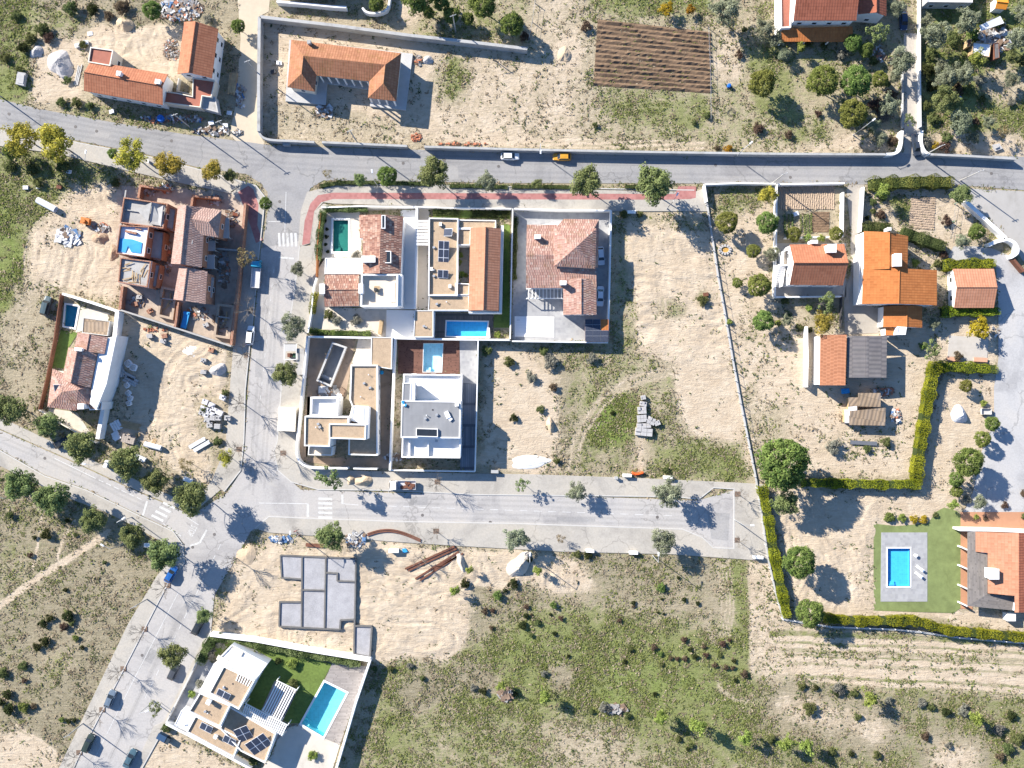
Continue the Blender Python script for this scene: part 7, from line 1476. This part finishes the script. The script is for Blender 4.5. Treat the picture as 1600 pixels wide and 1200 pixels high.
def bike(px,py,ang,label):
    w=W(px,py,.5); t=thing('bicycle',label,'bicycle',(0,0,0),'bicycles on the lower pavement')
    for x in (-.52,.52):
        m=MB(); n=16
        for i in range(n):
            a0=6.2832*i/n; a1=6.2832*(i+1)/n; m.tube((x+.34*math.cos(a0),0,.34+.34*math.sin(a0)),(x+.34*math.cos(a1),0,.34+.34*math.sin(a1)),.025,n=4)
        m.build('wheel',TYRE,t)
    m=MB(); 
    for a,b in (((-.52,0,.34),(-.15,0,.85)),((-.15,0,.85),(.4,0,.85)),((.4,0,.85),(0,0,.34)),((0,0,.34),(-.15,0,.85)),((0,0,.34),(-.52,0,.34)),((.35,0,1.0),(.52,0,.34))): m.tube(a,b,.025,n=5)
    m.build('frame',paint('bike_red',(.4,.05,.04)),t); MB().tube((.35,-.28,1.02),(.35,.28,1.02),.02).build('handlebar',DARKM,t); MB().box((-.18,0,.88),(.26,.14,.06)).build('saddle',DARKM,t)
    t.location=(w.x,w.y,.13); t.rotation_euler=(R(8),0,R(ang))
bike(462,829,25,'red bicycle, left of two on the lower pavement by the crossing'); bike(467,834,-40,'red bicycle, right of two on the lower pavement by the crossing')
rubble(440,842,18,5,60,'white and blue building debris on the lower pavement left of the tree',(2,1,6,3,0),sz=(.3,1.3),seed=11); rubble(556,842,16,12,90,'heap of white and grey building waste right of the tree above the foundation',(4,2,6,2,0),sz=(.3,1.3),seed=12)
m=MB(); P=WP([(628,858),(634,857),(637,862),(630,864)],.3); m.prism(P,0,.35); tag(m.build('blue_sack',TARPB),'crumpled blue sack right of the white utility box on the foundation plot','sack')
rubble(105,370,20,12,60,'pile of white planks and scraps on the grass beside the wheel tracks',(2,2,8,1,0),sz=(.5,2.6),seed=13); rubble(158,356,14,8,50,'grey scrap heap beside the orange mixer',(5,3,2,0,1),seed=14)
w=W(132,346,.6); t=thing('concrete_mixer','orange machine with dark drawbar on the sand left of the brick houses','machine',(w.x,w.y,0)); MB().box((w.x+.5,w.y,.5),(2.0,1.5,1.0),R(-12)).build('housing',M('machine_orange',(.5,.17,.04),.15,2,.5),t); MB().tube((w.x-.4,w.y+.1,.6),(w.x-2.4,w.y+.5,.5),.14,.08).build('drawbar',DARKM,t)
MB().tube((w.x+.4,w.y-.1,1.2),(w.x+.4,w.y-.1,1.9),.55,.35,10).build('drum',M('machine_orange',(.5,.17,.04)),t)
for s in (-.8,.8): MB().tube((w.x+.4,w.y+s,.3),(w.x+.4,w.y+s*1.2,.3),.3,n=12).build('wheel',TYRE,t)
mound(155,372,13,11,1.1,'brownish dirt heap beside the plank pile',M('dirt',(.36,.26,.18),.25,1.4,.95,bump=.5),seed=5); mound(176,395,9,13,.8,'dirt ridge against the wall of the tarp wrapped house',M('dirt',(.36,.26,.18)),seed=6)
mound(194,37,14,12,1.6,'pale sand cone behind the L-shaped house',SANDM,seed=2); mound(92,98,21,21,1.8,'big grey gravel heap left of the L-shaped house',SANDG,seed=3); mound(56,80,11,10,1.0,'small grey gravel heap at the upper left',SANDG,seed=4)
mound(340,578,13,11,1.5,'grey sand heap at the right of the sandy lot',SANDG,seed=7); mound(297,550,14,10,.25,'thin white spill on the sandy lot',M('lime_powder',(.66,.65,.63),.1,2),seed=8); mound(812,884,15,24,2.2,'large pale sand mound with a long shadow at the lower pavement',M('pale_sand',(.5,.44,.37),.12,1,.95,bump=.5),seed=9,rot=-.5); mound(720,878,7,16,1.2,'narrow pale sand heap right of the rusty beams',M('pale_sand',(.5,.44,.37)),seed=10,rot=.3)
mound(568,752,15,10,1.3,'sand heap on the pavement in front of the angular house',SANDM,seed=12); mound(548,750,8,8,.9,'smaller sand heap left of the other on the pavement',SANDM,seed=13); mound(860,664,6,12,1.3,'pale boulder like heap on the scrubby villa plot',SANDM,seed=14); mound(828,722,34,10,.35,'white chalk spread along the dead end pavement',M('lime_powder',(.66,.65,.63)),seed=15); mound(668,93,8,8,.9,'small grey heap right of the school building',SANDG,seed=16); mound(882,84,10,14,.8,'pale sand heap in the stubble field left of the ploughed rows',SANDM,seed=17)
mound(1501,648,14,13,1.9,'grey tarpaulin covered heap on the sand by the pale drive',M('silver_tarp',(.5,.52,.56),.15,1.5,.5),name='covered_heap',seed=18); mound(385,868,16,18,.5,'low churned sand ridge left of the foundation',SANDM,seed=19)
# brick and block pallets on the sandy lot
for x,y,a,lb in ((321,628,20,'topmost pallet of the wrapped block cluster by the pavement'),(331,633,25,'wrapped block pallet at the upper right of the cluster'),(318,638,20,'wrapped block pallet at the left rim of the cluster'),(326,641,22,'wrapped block pallet, centre of the cluster upper half'),(336,641,25,'wrapped block pallet at the right rim of the cluster'),(322,648,18,'wrapped block pallet, left of the cluster centre'),(332,645,20,'wrapped block pallet just under the upper right one'),(344,645,24,'wrapped block pallet, far right of the cluster'),(324,656,8,'grey block pallet in the lower left of the cluster'),(333,653,5,'grey block pallet in the lower middle of the cluster'),(341,653,3,'grey block pallet in the lower right of the cluster'),(328,664,-8,'lowest left grey pallet of the cluster'),(340,666,4,'lowest right grey pallet of the cluster'),(348,621,20,'single wrapped pallet above the cluster'),(356,653,4,'lone small block stack right of the cluster'),(316,645,22,'half empty pallet at the left edge of the cluster')):
    pallet(x,y,-a,lb,M('wrapped_block',(.56,.55,.57),.12,2) if 'wrapped' in lb else STONEG,1.35,1.15,1.1)
for x,y,a,lb,st in ((234,525,5,'grey block stack left of the brick stack below the raw brick wall',0),(255,533,-15,'grey block stack with long shadow below the raw brick wall',0),(330,547,-15,'orange brick stack at the right below the raw brick wall',1),(318,563,-10,'small grey stack below the orange brick stack',0),(257,525,10,'small orange brick stack on top of the shadowed grey stack',1),(218,443+21,0,'grey wrapped pallet in the left yard of the building site',0),(211,475,10,'orange brick pallet in the left yard of the building site',1),(234,486,30,'scattered orange bricks stack in the left yard of the building site',1),(322,508,20,'pale wrapped pallet in the right yard of the building site',0),(318,581,0,'grey drum sized stack left of the grey sand heap',0)):
    pallet(x,y,a,lb,BRICK if st else STONEG,1.3,1.0,.9 if st==0 else .7)
w=W(290,500,.5); m=MB().box((w.x,w.y,.35),(1.3,4.0,.5),R(-14)).box((w.x,w.y,.0),(1.0,3.6,.35),R(-14)).box((w.x+.2,w.y+1.6,.85),(1.2,.5,.12),R(-14)); tag(m.build('skip',TARPB),'blue metal trough in the right yard of the building site','trough')
for x,y,lb in ((200,568,'white bulk bag in the wall shadow, upper left of the bag group'),(208,574,'white bulk bag with sand, right of the upper left one')): bag(x,y,lb,.8)
for x,y,lb in ((198,602,'white bulk bag, highest of the bag column in the wall shadow'),(200,614,'white bulk bag, second of the column in the wall shadow'),(203,622,'white bulk bag, third of the column in the wall shadow'),(201,630,'white bulk bag, lowest of the column in the wall shadow')): bag(x,y,lb,.6)
for x,y,a,n,L,lb in ((187,580,-75,4,3.2,'stack of grey slabs standing left of the bulk bags'),(203,588,-27,2,3.0,'upper pair of grey slabs right of the bulk bags'),(206,595,-27,3,3.2,'lower pair of grey slabs right of the bulk bags')): planks(x,y,a,n,L,lb,STONEG,.5,.6,'slab_stack','slabs',4)
planks(205,665,-12,5,4.4,'yellowish timber boards stacked in the wall shadow',None,.25,.32,layers=3); planks(182,665,-60,4,2.4,'white sheets leaning near the villa wall',PLASTICW,.5,.6,'sheet_stack','sheets',2); planks(182,681,30,4,1.8,'white wrapped boards beside the pallet stack',PLASTICW,.5,.5,'sheet_stack','sheets',3)
pallet(201,686,-15,'wide grey brown pallet stack at the foot of the sandy lot',M('slab_brown',(.36,.31,.27),.15,2),3.0,1.9,.9,6); pallet(215,679,5,'small timber crate right of the wide pallet stack',TIMBER,1.0,.8,.6,3); planks(241,690,60,3,1.6,'short boards on the sand above the white pipe'); planks(364,131,82,6,5.0,'yellow timber stack beside the L-shaped house',None,.26,.3,layers=4); planks(122,118,78,3,5,'grey planks leaning along the left gable of the L-shaped house',CONCL,.2,.35)
w=W(33,122,.6); m=MB().prism(WP([(27,112),(40,114),(37,134),(24,131)],.9),-.05,.9).prism(WP([(29,115),(38,117),(36,131),(27,129)],1.0),.9,1.0); tag(m.build('concrete_block',STONEG),'weathered concrete block on the grass at the left edge','block')
for x,y,a,lb in ((121,71,15,'white crate on the dirt above the gravel heap, left one'),(134,66,-10,'white crate on the dirt above the gravel heap, right one'),(140,52,5,'pale crate near the sand cone'),(358,176,-10,'white box at the corner debris of the sandy track'),(330,192,10,'white can at the roadside debris'),(40,293,0,'white block on the grass under the yellow trees, left'),(60,291,15,'grey block on the grass under the yellow trees, middle'),(92,292,-10,'reddish crate on the grass under the yellow trees, right'),(174,174,10,'white wrapped crate at the roadside below the L-shaped house'),(352,196,0,'white bucket crate at the end of the roadside debris'),(107,268,-15,'white board crate in the bushes under the second yellow tree'),(436,98,0,'pale crate inside the left school wall'),(427,112,20,'dark crate inside the left school wall'),(1103,460,10,'rusty crate by the orchard fence')):
    pallet(x,y,a,lb,RUST if 'rust' in lb or 'redd' in lb else (DARKM if 'dark' in lb else PLASTICW),1.2,.9,.6,2,group='loose crates about the plots',name='crate',cat='crate',wood=False)
rubble(280,15,36,17,330,'rubble and junk strewn along the top edge beside the sandy track',(5,6,3,1,1),sz=(.2,1.3),seed=21); rubble(270,186,52,6,140,'coloured household junk along the roadside below the L-shaped house',(3,3,5,3,2),sz=(.25,1.0),seed=22); rubble(330,205,30,6,60,'broken stones at the road edge by the sandy track',(5,4,2,0,0),seed=23); rubble(268,78,12,18,160,'brick rubble heap in the yard between the two wings',(5,6,1,0,1),sz=(.2,.7),seed=24); rubble(507,174,14,10,70,'grey debris heap below the left wing of the school',(5,3,4,0,0),sz=(.3,1.4),seed=25); rubble(654,95,5,7,30,'small stone pile right of the school',(3,5,1,0,2),seed=26)
rubble(651,215,9,7,60,'scattered red bricks inside the right school gate',(0,1,0,0,6),sz=(.2,.5),seed=27,h=.1); rubble(725,225,40,2,60,'line of brick fragments along the roadside wall',(0,3,0,0,5),sz=(.2,.6),seed=28,h=.1); rubble(242,515,20,3,30,'scattered orange bricks under the raw brick wall',(0,1,0,0,6),sz=(.2,.6),seed=29,h=.1); rubble(375,200-50,10,22,60,'odds and ends beside the yellow timber stack',(3,4,4,1,0),seed=30); rubble(1555,60,26,26,150,'scrap metal and boards of the junk yard',(3,5,4,0,2),sz=(.4,2.2),seed=31); rubble(1372,85,10,14,60,'odds and ends beside the dark trees at the drive',(2,4,3,2,3),seed=32); rubble(1400,650,8,12,50,'scrap beside the shack pair',(4,3,4,1,1),seed=33); rubble(1380,612,16,5,40,'boards and cans above the shack pair',(2,4,2,1,3),sz=(.4,1.6),seed=34); rubble(620,722-8,22,5,50,'building waste at the front of the angular house',(3,4,3,0,0),seed=35); rubble(515,614,20,6,50,'planks and waste above the white terrace of the angular house',(4,5,2,0,0),sz=(.4,2.4),seed=36); rubble(790,1085,10,8,40,'fallen dead branches in the southern scrub',(1,7,0,0,0),sz=(.4,2.0),seed=37); rubble(960,1108,18,6,50,'grey dead branches left of the young trees',(5,3,0,0,0),sz=(.4,1.8),seed=38); rubble(1548,520,14,12,20,'stone edging pieces at the sitting area',(4,1,1,0,0),seed=39)
rubble(372,-5+212,6,5,30,'stones at the corner of the sandy track',(5,3,2,0,0),seed=40); rubble(335,312,12,9,60,'broken concrete at the top of the tiled house',(6,2,2,0,1),seed=41); rubble(258,295,14,7,50,'rubble behind the folded slab house',(4,3,3,0,2),seed=42)
for x,y,rx,ry,n,lb,mx in ((262,400,6,30,90,'dirty rubble in the gap between the two rows of brick houses',(3,6,1,0,2)),(350,420,10,30,90,'site rubble right of the tiled brick houses',(4,6,1,0,1)),(215,470,14,9,60,'loose rubble in the left yard of the building site',(3,6,1,0,3)),(310,490,16,12,50,'loose rubble in the right yard of the building site',(3,5,2,0,2)),(362,340,10,16,60,'rubble below the broken wall top at the tiled house',(5,5,2,0,1)),(235,300,16,5,40,'rubble inside the broken left brick wall',(4,5,2,0,2)),(345,500,12,20,30,'boards and bars around the right formed pit',(1,6,1,0,0))):
    rubble(x,y,rx,ry,n,lb,mx,sz=(.2,1.2),seed=n+int(x),h=.3)
for k,(x,y,r_,kd,lb) in enumerate(((1470,100,12,'olive','grey green tree between the drive wall trees'),(1545,190,11,'olive','small olive tree in the middle of the overgrown field'),(1450,30,11,'olive','small grey tree at the top right of the white drive wall'),(1490,160,14,'street','green thicket tree left of the blue tarp'),(1520,215,11,'olive','small grey tree above the roadside wall, upper right'),(1580,90,12,'street','green tree right of the junk yard'),(1398,120,11,'olive','small olive tree left of the gravel drive'),(1365,195,12,'olive','grey shrub tree right of the lowest round tree'),(1225,85,11,'olive','grey shrub tree left of the upper round trees'),(1250,75,8,'lime','light shrub tree below the orange veranda'))): tree(kd,x,y,r_,lb,group='scattered trees at the upper right')
# stone stacks in the middle field
for x,y,a,sx,sy,lb in ((1005,621,10,1.1,1.0,'small pale stone block at the top of the stone row'),(1005,631,-10,1.6,1.1,'flat pale stone stack second from the top of the stone row'),(1003,641,4,2.0,1.7,'wrapped grey stone stack above the middle of the stone row'),(1003,654,6,2.2,1.7,'square grey stone stack in the middle of the stone row'),(1014,656,-30,1.0,1.7,'tilted stone stack, left of the two beside the row'),(1020,659,-20,1.0,1.6,'tilted stone stack, right of the two beside the row'),(1027,661,20,1.3,1.1,'loose stone heap at the far right of the row'),(1006,665,2,3.3,1.1,'long slab stack below the square grey stack'),(1006,675,-5,4.0,1.8,'large crumpled slab stack at the foot of the row')):
    pallet(x,y,a,lb,STONEG,sx,sy,.9,3,group='stone stacks in the middle field',name='stone_stack',cat='stone stack')
m=MB(); P=smooth_line([(988,738),(995,741),(1005,738)],1)
for k in range(2): m.prism(strip(WP([(x,y+k*1.5) for x,y in P],.5),.35),0,.8-.3*k)
tag(m.build('barrier',M('barrier_orange',(.75,.13,.03),.1,2)),'bright orange barrier mesh at the upper pavement edge','barrier')
# garden furniture and bits
def lounger(px,py,ang,label):
    w=W(px,py,.4); t=thing('sun_lounger',label,'sun lounger',(0,0,0),'white loungers by the blue pool')
    MB().box((-.25,0,.3),(1.4,.62,.07)).build('seat',PLASTICW,t); MB().box((.72,0,.42),(.75,.62,.07),0,tilt=('Y',-.55)).build('backrest',PLASTICW,t)
    for x in (-.8,.3):
        for s in (-.26,.26): MB().box((x,s,0),(.06,.06,.3)).build('leg',PLASTICW,t)
    MB().box((.95,0,.58),(.3,.5,.06),0,tilt=('Y',-.5)).build('headrest',M('lounger_blue',(.07,.12,.22)),t)
    t.location=(w.x,w.y,.07); t.rotation_euler=(0,0,R(ang))
lounger(1437,888,-38,'white lounger, upper of the two beside the blue pool'); lounger(1435,898,-38,'white lounger, lower of the two beside the blue pool')
w=W(1431,868,.7); t=thing('garden_table','small round white table beside the blue pool','table',(w.x,w.y,.07)); MB().lathe((w.x,w.y,.72),[(0,.04),(.42,.04),(.42,0),(0,0)],16).build('table_top',PLASTICW,t); MB().tube((w.x,w.y,.07),(w.x,w.y,.72),.05).lathe((w.x,w.y,.07),[(.25,0),(.25,.05),(0,.06)],12).build('leg',PLASTICW,t)
sheet('terrace',[(1483,524),(1545,528),(1542,565),(1480,562)],.03,M('sitting_floor',(.42,.39,.35),.1,1,.9,stain=.15),z0=-.05)
for x,y,a,L,lb in ((1490,561,-3,3.2,'terracotta coloured bench at the left of the sitting area'),(1532,562,-3,3.2,'terracotta coloured bench at the right of the sitting area')):
    w=W(x,y,.4); t=thing('garden_bench',lb,'bench',(w.x,w.y,.03)); MB().box((w.x,w.y,.4),(L,1.0,.1),R(a)).build('seat',M('bench_terracotta',(.52,.3,.2)),t)
    for s in (-L*.4,L*.4): MB().box((w.x+s,w.y,.03),(.3,.8,.37),R(a)).build('leg',CONCL,t)
beam(1349,692,-3,6.2,'dark pipes lying on the sand below the shacks',M('dark_pipe',(.12,.13,.15),.2,2),.9,.35,name='pipe_bundle',group=None)
def tank(px,py,r,h,label,mat,name='water_tank'):
    w=W(px,py,h); t=thing(name,label,'tank',(w.x,w.y,0)); MB().lathe((w.x,w.y,-.02),[(r*.95,0),(r,h*.1),(r,h*.9),(r*.85,h*.97),(0,h)],18).build('body',mat,t); MB().lathe((w.x,w.y,h-.02),[(r*.35,0),(r*.35,.1),(0,.12)],12).build('lid',mat,t)
tank(333,169,.9,1.3,'black round water tank at the lower corner of the L-shaped house',DARKM); tank(250,184,.8,1.1,'bright blue barrel among the roadside junk',M('barrel_blue',(.02,.14,.5),.1,2,.4)); tank(1140,133,.45,.9,'blue barrel right of the ploughed rows',M('barrel_blue',(.02,.14,.5))); tank(596,580+2,.45,1.0,'bright blue drum behind the angular house',M('drum_blue',(.02,.3,.6),.1,2,.4))
w=W(1494,156,.3); m=MB().box((w.x,w.y,0),(2.2,1.4,.35),.3).box((w.x+.6,w.y+.4,.3),(1.1,.9,.2),.8); tag(m.build('blue_tarp',M('barrel_blue',(.02,.14,.5))),'crumpled bright blue tarp among bushes in the overgrown field','tarp')
w=W(1321,611,.3); m=MB().box((w.x,w.y,0),(1.8,1.2,.4),.1).box((w.x+.3,w.y,.4),(1.0,.9,.25),.5); tag(m.build('blue_tarp',TARPB),'blue tarp bundle in the store shadow above the shacks','tarp')
m=MB().prism(WP([(1551,226),(1562,224),(1567,232),(1556,236)],.5),0,.5).box((*W2(1558,229,.8),.5),(.9,.6,.3),.4); tag(m.build('boulder',STONEG),'grey boulder behind the roadside wall near the right edge','stone')
w=W(1133,390,.2); t=thing('fire_pit','stone rimmed pit with ochre ash in the orchard','pit',(w.x,w.y,0)); m=MB()
for i in range(12): m.box((w.x+1.2*math.cos(i*.52),w.y+.95*math.sin(i*.52),-.05),(.6,.4,.35),i*.52)
m.build('rim',STONEG,t); MB().lathe((w.x,w.y,0),[(1.1,.02),(.5,.06),(0,.1)],14).build('ash',M('ochre_ash',(.5,.28,.07),.3,3),t)
m=MB()
for i in range(34):
    a0=i*.42; a1=(i+1)*.42; r0=.45+i*.018; r1=.45+(i+1)*.018; c=W(1142,176,0); m.tube((c.x+r0*math.cos(a0),c.y+r0*math.sin(a0),.05),(c.x+r1*math.cos(a1),c.y+r1*math.sin(a1),.05),.04,n=5)
tag(m.build('hose_coil',DARKM),'dark coiled hose on the sand right of the stubble field','hose')
# vegetable rows
for k,x in enumerate((1226,1232,1238,1251,1257,1262,1267)):
    pts=np.array([[*W2(x+random.uniform(-.8,.8),y,0),.12] for y in np.repeat(np.linspace(335,364,24),7)]); rs=np.random.RandomState(k); pts+=rs.normal(0,.12,pts.shape)
    me=leaf_mesh('vegetable_row',LF['street'],pts-np.array([*W2(x,350,0),0]),rs.normal(0,.5,pts.shape)+[0,0,1],.22,rs.uniform(.2,.9,len(pts)),rs); o=bpy.data.objects.new('vegetable_row',me); C.objects.link(o); o.location=W(x,350,0); tag(o,'leafy vegetable row above the stair house','vegetables','vegetable rows')
pallet(1244,334,20,'white crate lying in the vegetable plot',PLASTICW,1.3,1.0,.5,2,group=None or 'loose crates about the plots',name='crate',cat='crate',wood=False)
# ================================================================== GROUND COVER
paved = np.zeros_like(PX,bool)
for o in list(C.objects):
    if o.type=='MESH' and o.get('kind')=='structure' and o.name.split('.')[0] in ('road','street','pavement','driveway','forecourt','track','terrace','site_floor','paver_path','lawn','soil_bed'):
        for p in o.data.polygons:
            if p.normal.z>.9:
                q=[(o.data.vertices[i].co.x,o.data.vertices[i].co.y) for i in p.vertices]
                x0=min(a for a,b in q);x1=max(a for a,b in q);y0=min(b for a,b in q);y1=max(b for a,b in q)
                sel=(VX>=x0)&(VX<=x1)&(VY>=y0)&(VY<=y1)
                if sel.any(): paved[sel]|=inpoly(q,VX[sel],VY[sel])
for P_ in POOLS: paved|=inpoly(offset(P_,.6),VX,VY)
free=~paved
kk=fbm(VX,VY,4,77,3); k2=fbm(VX,VY,1.6,55,2)
for nm,lf,n,pr,sz,sd,kw in (('green_grass','turf',32000,free*np.clip(grn-.15,0,1)**1.5*(1-snd*.7)*np.clip(kk*2-.6,.05,1.5),.2,1,dict(lay=1.5,hgt=.05)),
    ('dry_grass','straw',26000,free*np.clip(1-snd*1.05-.2*grn,.0,1)*np.clip(kk*2-.5,.05,1.5),.22,2,dict(lay=1.5,hgt=.05)),
    ('scrub_cover','heath',11000,free*(np.clip(scb*.9+grn*.5-.2,0,1)*(1-snd*.9))*np.clip(k2*2.4-.8,0,1.5)*np.clip(kk*2-.5,.1,1.5),.2,3,dict(lay=1.0,hgt=.07)),
    ('weed_specks','bush',4500,free*np.clip(1.02-abs(snd-.6)*1.4,0,1)*np.clip(k2*2.6-1.0,0,1.5)*np.clip(kk*2-.6,.0,1.5),.19,4,dict(lay=.8,spread=.2,hgt=.06))):
    o=tufts(nm,lf,n,pr,sz,sd,**kw); tag(o,{'green_grass':'short green grass growing over the open plots','dry_grass':'dry straw coloured grass over the open plots','scrub_cover':'low dark scrub growth over the rough fields','weed_specks':'tiny dark weeds dotted over the sandy plots'}[nm],'grass' if 'grass' in nm else 'weeds',kind='stuff')
build_ground()
# ================================================================== LABELS
def finish_labels():
    from collections import defaultdict
    D=defaultdict(list)
    for o in THINGS:
        if o.name in bpy.data.objects and o.get('kind')!='stuff': D[o['label']].append(o)
    num=['','','two','three','four','five','six','seven','eight','nine','ten']
    orda=['leftmost','second from left','third from left','fourth from left','fifth from left']
    for lb,L in D.items():
        n=len(L)
        if n==1: continue
        if n<=5:
            L.sort(key=lambda o:o.location.x)
            for i,o in enumerate(L): o['label']=lb+', '+('rightmost' if i==n-1 else orda[i])+' of '+num[n]
            continue
        # many: rows from top to bottom, then places along each row
        L.sort(key=lambda o:-o.location.y); rows=max(2,round(n/4)); per=math.ceil(n/rows); rn=math.ceil(n/per)
        names={2:['upper','lower'],3:['upper','middle','lower'],4:['top','upper middle','lower middle','bottom']}
        for r_ in range(rn):
            row=sorted(L[r_*per:(r_+1)*per],key=lambda o:o.location.x); k=len(row)
            band=names[rn][r_] if rn in names else ('top' if r_==0 else 'bottom' if r_==rn-1 else ['','second','third','fourth','fifth','sixth','seventh','eighth'][r_])
            for i,o in enumerate(row): o['label']=lb+', '+('rightmost' if i==k-1 and k>1 else orda[min(i,4)])+', '+band+' row'
finish_labels()
